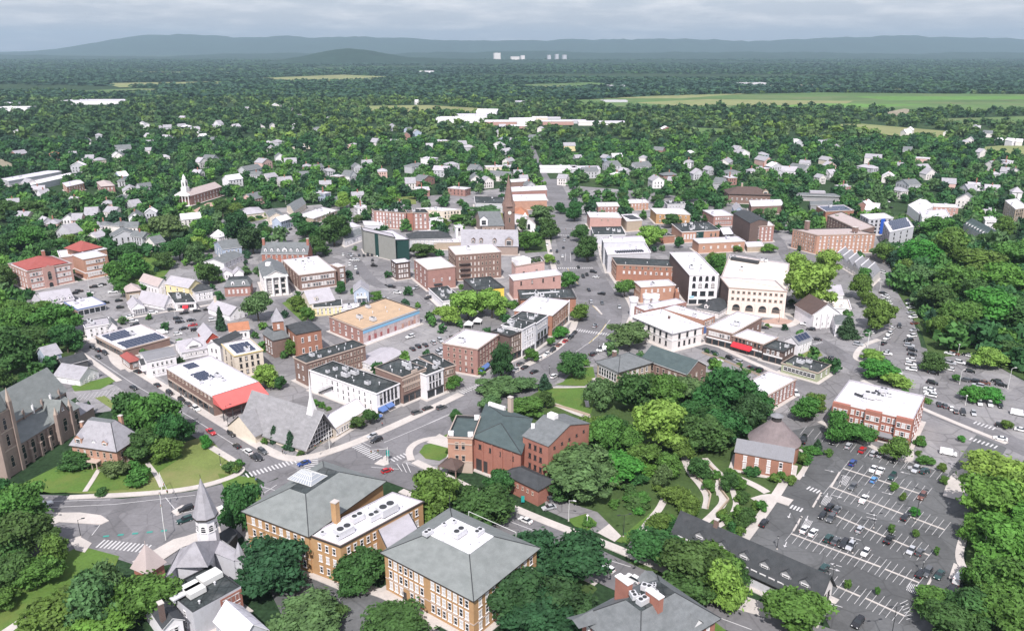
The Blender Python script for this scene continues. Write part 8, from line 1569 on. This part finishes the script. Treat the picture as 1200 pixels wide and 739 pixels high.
for a in (('person in a dark top walking before the red canopy market', 'E', (848, 336), 2, (.05, .05, .07), (.03, .04, .08)), ('person in a white top walking before the red canopy market', 'E', (868, 345), 2.2, (.6, .6, .6), (.06, .06, .08)), ('person in black standing on the corner of the modern church', 'F', (286, 610), 1, (.03, .03, .035), (.03, .03, .03)), ('person in a grey top beside the person in black at the church corner', 'F', (297, 612), 1.4, (.2, .2, .22), (.04, .05, .09)), ('person in red on the pavement before the ornate arcaded block', 'F', (752, 478), -1, (.4, .06, .05), (.05, .05, .07)), ('person in blue standing on the wide traffic island', 'A', (1115, 95), .5, (.08, .12, .3), (.04, .04, .05))):
    person(*a)
# tables with parasols before the long white block
for lb, q, c in (('blue cafe parasol below the awnings of the long white block', (735, 450), AWNBLUE), ('white cafe parasol in the patio of the parish hall', (560, 470), TRIMW)):
    g = at(P('F', q)); o = empty('parasol', g); tag(o, lb, 'parasol'); mb = MB(); mb.tube((0, 0, 0), (0, 0, 2.5), .05, n=6); mb.build('pole', LTMETAL, o); mb = MB(); mb.cone((0, 0), 1.7, .05, 2.1, 2.8, 8); mb.build('canopy', c, o); mb = MB(); mb.cone((0, 0), .6, .6, .7, .75, 10); mb.tube((0, 0, 0), (0, 0, .7), .06, n=6); mb.build('table_top', LTMETAL, o)
# ================================================================== trees
FT = {'D': foliage('leaf_dark', (0.052, 0.122, 0.033)), 'M': foliage('leaf_mid', (0.086, 0.178, 0.036)), 'L': foliage('leaf_lime', (0.19, 0.315, 0.062), hue=.012), 'O': foliage('leaf_grey_green', (0.096, 0.168, 0.060)), 'K': foliage('leaf_deep', (0.034, 0.088, 0.030)), 'C': foliage('leaf_needle', (0.038, 0.088, 0.042)), 'G': foliage('leaf_fresh', (0.080, 0.222, 0.038))}
FN = {'D': 'dark green', 'M': 'mid green', 'L': 'lime green', 'O': 'grey green', 'K': 'deep green', 'C': 'narrow conifer', 'G': 'fresh green'}
BARK = rough_mat('bark', (0.12, 0.095, 0.075), var=.35, scale=2, fine=8)
def ico():
    bm = bmesh.new(); bmesh.ops.create_icosphere(bm, subdivisions=1, radius=1); bm.verts.ensure_lookup_table()
    v = np.array([tuple(x.co) for x in bm.verts]); f = np.array([[q.index for q in t.verts] for t in bm.faces]); bm.free(); return v, f
ICO_V, ICO_F = ico()
def crown_arrays(seed, kind, n, leaf):
    """leaves spread over many lobes of an uneven crown: x, y in -1..1, z 0..1; quads and the dark little cores that close the lobes"""
    r = np.random.default_rng(seed); C = []; Rr = []
    if kind == 'conifer':
        for k in range(26):
            z = .04 + .9 * (k / 26); rad = (1 - z) * .8 + .05; a = k * 2.4 + r.uniform(-.4, .4)
            C.append((math.cos(a) * rad * .55, math.sin(a) * rad * .55, z)); Rr.append((.42 * rad + .06, .09))
    else:
        m = {'round': 22, 'tall': 22, 'open': 15, 'bush': 10}[kind]
        for k in range(m):
            z = r.uniform(.16, .86); a = r.uniform(0, 2 * math.pi); w = math.sin(math.pi * (z * .86 + .1)) ** .6
            q = r.uniform(.3, .86) * w; s = r.uniform(.17, .42) * (1 if kind != 'open' else .8)
            C.append((math.cos(a) * q, math.sin(a) * q, z)); Rr.append((s, s * r.uniform(.34, .52)))
        C.append((0, 0, .55)); Rr.append((.55, .34)); C.append((.05, -.05, .78)); Rr.append((.4, .2))
    C = np.array(C); Rr = np.array(Rr); w = Rr[:, 0] ** 2; w /= w.sum()
    i = r.choice(len(C), n, p=w); d = r.normal(size=(n, 3)); d[:, 2] = d[:, 2] * .9 + .22; d /= np.linalg.norm(d, axis=1)[:, None]
    sc = np.stack([Rr[i, 0], Rr[i, 0], Rr[i, 1]], 1) * r.uniform(.72, 1.12, (n, 1)); spray = r.random((n, 1)) < .14; sc = np.where(spray, sc * r.uniform(1.15, 1.5, (n, 1)), sc); p = C[i] + d * sc; p[:, 2] = np.clip(p[:, 2], 0.0, 1.05)
    nn = d + r.normal(size=(n, 3)) * .55; nn /= np.linalg.norm(nn, axis=1)[:, None]
    t = np.cross(nn, r.normal(size=(n, 3))); t /= np.linalg.norm(t, axis=1)[:, None]; b = np.cross(nn, t); l = leaf * r.uniform(.6, 1.35, (n, 1)); asp = np.array([1, 1, .62])
    q = np.stack([p - t * l * asp, p + b * l * .6 * asp, p + t * l * asp, p - b * l * .6 * asp], 1).reshape(-1, 3)
    cores = np.concatenate([(ICO_V * (.66 * np.array([a, a, b_])) * r.uniform(.85, 1.1, (len(ICO_V), 1)) + c) for c, (a, b_) in zip(C, Rr)]); cf = np.concatenate([ICO_F + k * len(ICO_V) for k in range(len(C))])
    return q, cores, cf
def quad_mesh(name, V, quads, tris, mats, mi=None):
    me = bpy.data.meshes.new(name); nq, ntr = len(quads), len(tris)
    me.vertices.add(len(V)); me.vertices.foreach_set('co', np.asarray(V, np.float32).ravel())
    me.loops.add(nq * 4 + ntr * 3); me.loops.foreach_set('vertex_index', np.concatenate([np.asarray(quads, np.int32).ravel(), np.asarray(tris, np.int32).ravel()]))
    me.polygons.add(nq + ntr); me.polygons.foreach_set('loop_start', np.concatenate([np.arange(nq) * 4, nq * 4 + np.arange(ntr) * 3]).astype(np.int32))
    for m in mats: me.materials.append(m)
    if mi is not None: me.polygons.foreach_set('material_index', np.asarray(mi, np.int32))
    me.update(calc_edges=True); me.validate(); return me
CROWNS = {}
for kind, num in (('round', 5), ('tall', 3), ('open', 3), ('conifer', 2), ('bush', 2)):
    for k in range(num):
        n = {'round': 5200, 'tall': 4600, 'open': 3200, 'conifer': 2600, 'bush': 1000}[kind]
        q, c, cf = crown_arrays(hash((kind, k)) % 1 + k * 11 + len(kind) * 101, kind, n, {'round': .082, 'tall': .088, 'open': .088, 'conifer': .085, 'bush': .15}[kind])
        V = np.concatenate([q, c]); CROWNS.setdefault(kind, []).append(quad_mesh('crown', V, np.arange(len(q)).reshape(-1, 4), cf + len(q), [FT['D']]))
def trunk_mesh(seed, spread):
    r = random.Random(seed); mb = MB(); mb.tube((0, 0, 0), (.02, .01, .55), .035, .024, 7); mb.tube((.02, .01, .55), (0, .02, .95), .024, .008, 6)
    for k in range(6):
        a = k * 1.05 + r.uniform(-.3, .3); z = r.uniform(.36, .62); mb.tube((.01, .01, z), (math.cos(a) * spread, math.sin(a) * spread, z + r.uniform(.15, .3)), .015, .004, 5)
    return mb.mesh('trunk', BARK)
LIMBS = [trunk_mesh(9 + k, .40) for k in range(2)]
TRUNKS = [trunk_mesh(k, .22) for k in range(3)]
NTREE = 0
def tree(x, y, h, r, ty, kind=None, noun='tree'):
    global NTREE
    rr = random.Random(int(x * 91 + y * 57)); kind = kind or ('conifer' if ty == 'C' else 'open' if ty == 'O' and rr.random() < .6 else 'tall' if h > 2.4 * r else 'round')
    nm = {'conifer': 'conifer_tree', 'bush': 'bush'}.get(kind, 'deciduous_tree')
    o = empty(nm, (x, y, 0)); tag(o, None, 'bush' if kind == 'bush' else 'tree')
    z0 = 0.02 if kind == 'bush' else h * (.06 if kind == 'conifer' else .14)
    put('crown', rr.choice(CROWNS[kind]), o, (0, 0, z0), rr.uniform(0, 6.28), (r, r, h - z0), FT[ty])
    if kind != 'bush': put('trunk', rr.choice(LIMBS if kind == 'open' else TRUNKS), o, (0, 0, 0), rr.uniform(0, 6.28), (h * .8, h * .8, h * .9))
    PENDING.append((o, FN[ty], x, y)); OCC.append((x, y, r * .7)); NTREE += 1
def ptree(t, q, ty, bush=False):
    """q = centre x, lowest y, width, top y in photo tile units"""
    base = P(t, (q[0], q[1])); g = at(base)
    if base[0] > 900 and ty in 'DMKO' and int(q[0] * 7 + q[1]) % 3: ty = 'G' if int(q[0] + q[1]) % 5 else 'M'
    d = math.hypot(g.y, HCAM); r = max(q[2] / TILES[t][2] * d / FPX / 2, .6)
    g = at((base[0], base[1] - (r * .55 * HCAM / d) * FPX / d)) if not bush else g       # the foot stands behind the lower edge of the crown
    h = height((pix(g)[0], pix(g)[1]), P(t, (0, q[3]))[1]) * .93; h = min(max(h, 1.0 if bush else 3.0), 27)
    tree(g.x, g.y, h, r, ty, 'bush' if bush else None)
TREES = {'A': 'M60,330,220,130 D130,440,240,230 D40,470,200,300 M240,480,140,330 M170,570,190,430 D60,580,200,420 O420,780,270,500 O480,660,180,430 M640,740,280,510 M300,780,300,580 G470,800,300,620 M120,290,190,100 D1060,335,190,100 D10,250,160,90 M20,660,120,560',
 'B': 'K150,600,320,375 O310,800,330,620 D550,580,225,390 M850,285,230,50 D480,600,130,480 D1060,310,260,130 D1130,180,135,45 D690,800,270,665 D960,230,160,110 D410,720,140,640',
 'C': 'D60,300,190,150 K230,530,280,325 K430,560,290,335 K140,720,320,480 K370,720,280,540 K250,800,320,600 D780,490,270,315 D930,620,290,350 L1060,670,220,450 D880,690,270,490 M1000,560,260,390 O450,215,300,0 G620,110,200,-30 M860,205,150,115 M790,325,125,225 M915,255,105,150 O545,130,150,20 M690,200,110,150 D380,180,160,80 D950,330,60,280 M1000,140,60,80 M960,60,80,-10 O800,140,90,10 D1150,300,80,220 M1100,90,60,30 D880,340,120,250',
 'D': 'D310,700,260,520 G1060,270,250,60 L1180,220,210,40 G1120,450,260,235 O1050,560,180,380 D1000,680,250,505 D1180,640,280,400 D1130,740,260,520 D870,620,200,525 D910,740,220,570 G1190,330,200,180 D690,122,36,85 D772,222,38,180 M880,45,40,10 M855,372,24,345 M510,505,30,465 M625,530,22,505 M680,285,26,262 M775,305,28,280 M725,160,30,135 M885,95,34,60 D60,500,110,380 L20,560,120,390 G980,330,100,210 D1150,560,220,420 M1090,620,180,480 D100,170,60,120 D120,250,70,180 M85,120,60,60 D250,75,40,55 D290,95,44,60 M345,20,60,-30',
 'E': 'D50,250,260,20 D160,140,200,5 D320,150,160,0 M355,130,60,65 D15,310,110,200 D640,560,210,310 M745,580,240,320 D825,610,180,410 D690,650,200,490 M780,660,160,530 C425,425,44,350 D360,690,190,600 O545,725,150,642 G965,590,62,520 D250,40,120,-60 D60,60,200,-70 D620,640,110,540 D130,330,60,220 M100,40,160,-90',
 'F': 'L215,310,140,185 D272,312,64,240 C250,560,72,465 C325,595,74,490 D632,497,76,430 D696,477,82,395 M1087,312,92,235 D1100,470,64,405 M325,155,60,65',
 'G': 'K350,275,112,75 M120,312,90,235 O340,355,240,255 O440,325,150,255 C552,312,84,222 D680,262,150,130 M490,182,74,112 G630,72,80,10 M582,108,44,58 O950,128,235,-10 D975,435,230,225 O820,415,165,250 M830,650,200,430 L1085,620,270,340 M1120,430,190,240 M930,630,190,480 O700,780,330,570 M1130,740,130,600 O300,430,150,335 M470,450,190,345 D562,405,90,310 D880,560,140,430 M1010,700,160,560 D1180,560,140,430 D1060,330,130,230 M770,560,130,430',
 'H': 'O60,280,185,180 D190,340,200,140 D240,300,150,165 D120,450,190,310 D200,410,150,285 K270,380,145,235 D305,320,110,220 D110,530,90,450 D205,570,64,490 O470,335,105,240 D565,405,92,290 M640,405,112,335 M770,470,92,378 O712,195,125,120 L772,218,110,168 L690,138,80,85 M1030,268,82,205 M1090,268,92,212 L1080,158,112,80 D1150,140,130,60 D885,165,100,95 L1110,580,230,440 O865,475,60,440 C508,420,40,380 M1140,355,40,320 M970,195,30,165 M40,460,100,370 D150,380,110,270 M320,250,70,190 D500,300,70,230 M350,440,60,330 D90,350,120,250',
 'I': 'D40,135,160,15 D155,135,180,15 D60,285,135,180 M160,280,165,145 D240,305,115,220 D40,480,115,340 M60,650,195,530 M100,730,200,570 M300,740,225,535 M600,475,145,330 M680,430,165,290 M628,522,80,430 M760,492,92,430 O870,250,210,85 D920,340,150,205 M760,240,92,135 D840,380,110,280 O1000,365,112,240 D650,335,135,235 D1050,185,112,112 D1085,440,90,350 C450,192,44,140 C318,195,44,130 D20,330,90,230 M360,260,100,190 M530,280,80,220 D10,720,140,600 M210,640,130,530',
 'J': 'D95,222,82,120 K262,260,155,80 K335,305,165,150 D612,225,112,125 D650,315,132,200 D748,265,165,80 L790,68,82,-25 O870,142,62,90 O362,650,152,480 C172,692,72,550 M560,592,122,510 M612,642,82,562 D780,502,62,430 C890,492,52,430 M965,544,62,480 D112,460,132,335 D182,115,92,8 D118,92,52,50 D700,230,110,150 D40,330,120,230 L60,300,100,200 D300,80,90,10 M240,110,90,30 D410,210,70,150',
 'K': 'L430,645,195,470 L550,635,165,470 L322,662,145,552 D200,315,135,240 M730,285,135,168 D832,225,124,115 O705,192,64,100 O800,155,155,40 D970,135,94,30 D1000,215,74,140 D1040,335,105,200 M940,475,112,385 M1002,645,112,545 M912,722,62,666 L842,352,64,292 O520,105,200,50 M390,142,135,92 K702,62,64,15 M300,160,90,110 D900,95,70,30 M470,160,60,110 D110,80,70,10 M20,60,120,0 D180,20,100,-40',
 'L': 'L440,268,155,150 L508,198,54,165 D556,165,112,85 D586,268,52,200 D736,135,84,90 M312,522,112,420 M782,405,112,300 M760,345,60,280 M886,288,54,250 M1050,292,84,242 D120,345,135,195 D90,240,90,140 D60,110,90,20 D640,30,90,-40 D700,30,80,-40 D880,120,60,70 D990,110,60,60 D1090,190,60,130 D300,30,70,-20 D480,40,70,-10',
 'M': 'L170,625,235,345 L250,455,115,335 D400,565,95,440 C340,735,130,620 M470,705,155,555 M410,490,80,420 M500,405,95,310 G650,450,165,290 D720,310,150,190 D765,430,165,235 O640,530,155,400 D800,570,205,400 D900,490,225,330 G1000,570,225,400 M1060,460,205,300 G950,690,255,500 D1060,710,245,560 M820,710,205,560 D720,630,165,480 M740,740,130,620 D1020,290,95,190 D1150,420,160,300 M1140,580,180,440 G1150,700,180,560 D880,620,160,470 D600,470,100,380 L120,500,130,350 M690,520,110,420 D940,350,120,270 M560,330,70,270 M430,600,80,520'}
for t, S in TREES.items():
    for it in S.split(): ptree(t, [float(v) for v in it[1:].split(',')], it[0])
n_manual = NTREE
# the rest of the town's trees: spots drawn at random where gardens and woods are, clear of buildings and streets
CORE = [(60, 425), (100, 330), (240, 300), (330, 286), (420, 288), (560, 272), (640, 285), (800, 262), (930, 280), (1030, 285), (1040, 330), (1080, 400), (1215, 440), (1215, 570), (900, 640), (600, 760), (-30, 760), (-30, 560), (240, 500)]
TOWN = [(235, 300), (250, 262), (300, 246), (420, 236), (520, 228), (640, 215), (760, 225), (860, 240), (930, 262), (1010, 268), (1090, 300), (1040, 340)]
ROADS = [at(p) for p in MAIN[:4]] + [at(p) for p in ((333, 124), (336, 116), (340, 130))]
def near_road(x, y):
    for k in range(len(MAIN) - 1):
        a, b = at(MAIN[k]), at(MAIN[k + 1])
        if min(a.y, b.y) - 20 < y < max(a.y, b.y) + 20:
            t = (y - a.y) / ((b.y - a.y) or 1); xx = a.x + (b.x - a.x) * t
            if abs(x - xx) < 13: return True
    return False
r = np.random.default_rng(12); cand = []
cell = {}
for ox, oy, orad in list(OCC):
    if 380 < oy < 2600 and orad > 3.6:
        for f in ((.7,) if oy < 700 else (.7, 1.2)): OCC.append((ox * (1 - orad * f * 1.25 / oy), oy - orad * f * 1.25, orad * .8))
for ox, oy, orad in OCC: cell.setdefault((int(ox // 40), int(oy // 40)), []).append((ox, oy, orad))
def free(x, y, m):
    i, j = int(x // 40), int(y // 40)
    return all((ox - x) ** 2 + (oy - y) ** 2 > (orad * .85 + m) ** 2 for a in (-1, 0, 1) for b in (-1, 0, 1) for ox, oy, orad in cell.get((i + a, j + b), ()))
def paved(x, y):
    for g in PAVED:
        if inside((x, y), g): return True
    for g, w in LINES:
        if abs(g[0].x - x) > 500 or y > 1500: continue
        for a, b in zip(g, g[1:]):
            dx, dy = b.x - a.x, b.y - a.y; t = max(0, min(1, ((x - a.x) * dx + (y - a.y) * dy) / (dx * dx + dy * dy + 1e-6)))
            if math.hypot(a.x + dx * t - x, a.y + dy * t - y) < w + 1.6: return True
    return False
def blocked(x, y, m):
    p = pix((x, y, 0))
    return any(inside(p, f) for f, _ in FIELDS) or near_road(x, y) or not free(x, y, m)
tries = 0
while len(cand) < 8600 and tries < 80000:
    tries += 1; y = 330 + (2700 - 330) * math.sqrt(r.random()) if r.random() < .6 else 330 + 900 * r.random(); x = r.uniform(-1, 1) * (y * .74 + 60); rad = r.uniform(3.8, 7.0) * (1 if y < 1100 else 1.3)
    c_ = inside(pix((x, y, 0)), CORE)
    if c_: rad *= .5
    if c_ and (y < 250 or r.random() < .5 or paved(x, y)): continue
    if tries % 6 == 0: y = r.uniform(330, 560); x = r.uniform(.40, .72) * y
    if tries % 6 == 0 and inside(pix((x, y, 0)), CORE): continue
    if blocked(x, y, rad * .55): continue
    if r.random() < .4 and inside(pix((x, y, 0)), TOWN) or paved(x, y): continue
    cell.setdefault((int(x // 40), int(y // 40)), []).append((x, y, rad * .62)); cand.append((x, y, rad))
cand.sort(key=lambda c: c[1])
nind = max(0, 296 - n_manual)
for x, y, rad in cand[:nind]:
    ty = r.choice(list('DDMMKOGC' if pix((x, y, 0))[0] < 880 else 'GGMGDGOK')); tree(x, y, rad * r.uniform(1.6, 2.2), rad * (.6 if ty == 'C' else 1), ty)
label_all('tree', None)
# woodland that nobody could count: one object
FW = [foliage('wood_dark', (0.054, 0.120, 0.040)), foliage('wood_mid', (0.090, 0.172, 0.044)), foliage('wood_deep', (0.034, 0.084, 0.036)), foliage('wood_olive', (0.112, 0.178, 0.066)), foliage('wood_lime', (0.145, 0.245, 0.048))]
for m in FW:
    for nd in m.node_tree.nodes:
        if nd.type == 'TEX_NOISE': nd.inputs['Scale'].default_value = .16
BASE = []
for k in range(5): q, c, cf = crown_arrays(300 + k, 'round', 150, .30); BASE.append((q, c, cf))
SMALL = []
for k in range(4): q, c, cf = crown_arrays(400 + k, 'bush', 40, .5); SMALL.append((q, c[:len(ICO_V) * 3], cf[:len(ICO_F) * 3]))
FF = [foliage('forest_' + k, c, 1.3, .75) for k, c in zip(('dark', 'mid', 'deep', 'olive', 'lime'), ((.040, .092, .045), (.062, .118, .048), (.030, .076, .042), (.075, .125, .055), (.085, .15, .045)))]
for m in FF:
    for nd in m.node_tree.nodes:
        if nd.type == 'TEX_NOISE': nd.inputs['Scale'].default_value = .02
def wood(name, spots, bases, seed):
    rr = np.random.default_rng(seed); VQ, VC, TF, MQ, MT = [], [], [], [], []; nc = 0
    for x, y, rad, h in spots:
        q, c, cf = bases[rr.integers(len(bases))]; a = rr.uniform(0, 6.28); M_ = np.array([[math.cos(a), -math.sin(a), 0], [math.sin(a), math.cos(a), 0], [0, 0, 1]]).T
        s = np.array([rad, rad * rr.uniform(.8, 1.2), h]); o = np.array([x, y, h * .05]); m = rr.choice(5, p=((.30, .26, .16, .18, .10) if y < 2300 else (.44, .22, .24, .08, .02)) if math.sin(x * .003 + y * .0011) + math.sin(y * .0023 - x * .0013) > -.2 else (.42, .14, .38, .05, .01) if y < 2300 else (.42, .06, .49, .02, .01))
        VQ.append((q @ M_) * s + o); VC.append((c @ M_) * s + o); TF.append(cf + nc); nc += len(c); MQ.append(np.full(len(q) // 4, m)); MT.append(np.full(len(cf), m))
    VQ = np.concatenate(VQ); VC = np.concatenate(VC); TF = np.concatenate(TF) + len(VQ)
    me = quad_mesh(name, np.concatenate([VQ, VC]), np.arange(len(VQ)).reshape(-1, 4), TF, FF if name == 'forest' else FW, np.concatenate(MQ + MT))
    o = bpy.data.objects.new(name, me); col.objects.link(o); return tag(o, None, None, None, 'stuff')
wood('woodland', [(x, y, rad, rad * r.uniform(1.4, 2.0)) for x, y, rad in cand[nind:] if y < 1250], BASE, 1)
wood('woodland', [(x, y, rad * 1.1, rad * r.uniform(1.3, 1.9)) for x, y, rad in cand[nind:] if y >= 1250], SMALL, 2)
far = []
while len(far) < 26000:
    y = 2300 * (9500 / 2300) ** r.random(); x = r.uniform(-1, 1) * (y * .72); k = math.sin(x * .0017 + y * .0009) + math.sin(x * .0008 - y * .0021) + math.sin(y * .004 + x * .0003)
    if k < -1.35: continue
    p = pix((x, y, 0))
    if any(inside(p, f) for f, _ in FIELDS): continue
    far.append((x, y, r.uniform(11, 22) * (1 + y / 9000), r.uniform(11, 17)))
wood('forest', far, [(q[:40], c[:len(ICO_V) * 2], cf[:len(ICO_F) * 2]) for q, c, cf in SMALL], 3)

# bushes
BUSH = {'A': 'M600,100,120,40 D440,150,60,120', 'E': 'M560,640,60,590 D470,660,60,620 M640,690,80,640 D1090,690,90,640 M1120,665,60,630', 'F': 'M60,690,70,645 M200,560,40,530 M1060,605,30,585 D300,585,40,560 D370,612,40,590 M440,380,50,350 M470,390,40,365 M500,400,40,385', 'D': 'D125,52,40,22 D225,80,50,48 M175,195,50,150 M80,230,60,170 D60,290,50,240 M150,190,40,150', 'H': 'D300,505,44,475 D275,505,40,475 D365,525,50,498 D415,535,40,505 M480,430,40,405 M460,470,44,430 M500,435,50,410 M545,440,36,415 D480,425,50,408 M850,405,50,375 D870,260,50,245 M990,392,30,370', 'j': 'D190,425,44,392 D250,445,40,420 M300,470,60,455 M440,520,60,495 D540,570,44,540 D590,580,44,545 M510,575,60,550 D1030,415,80,375 M660,220,50,190', 'G': 'D135,430,60,400 M100,605,30,585 M560,290,60,270', 'C': 'M640,60,90,10 D700,100,90,50 G740,60,100,10 M600,120,60,80 D800,60,80,20 M560,110,60,70 M820,160,60,120 D660,140,70,100 G700,230,60,200 M780,130,60,90 D690,200,120,160 M590,200,60,165 M480,285,60,245 M840,270,60,230 M1060,250,60,210 D860,310,70,260 M1130,330,60,280 M940,230,60,190 M1040,80,50,40 M1130,180,40,140 M920,200,50,160 M1080,270,60,230',
 'K': 'M560,95,80,70 M430,95,60,70', 'i': 'M560,60,40,40', 'q': 'D780,640,40,580 M770,700,50,665 M690,300,60,260', 'J': 'M820,100,40,80 D470,125,50,95', 'd': 'M350,130,40,110 M760,260,80,220 D830,240,60,215'}
for t, S in BUSH.items():
    for it in S.split(): ptree(t, [float(v) for v in it[1:].split(',')], it[0], True)
label_all('bush', None)
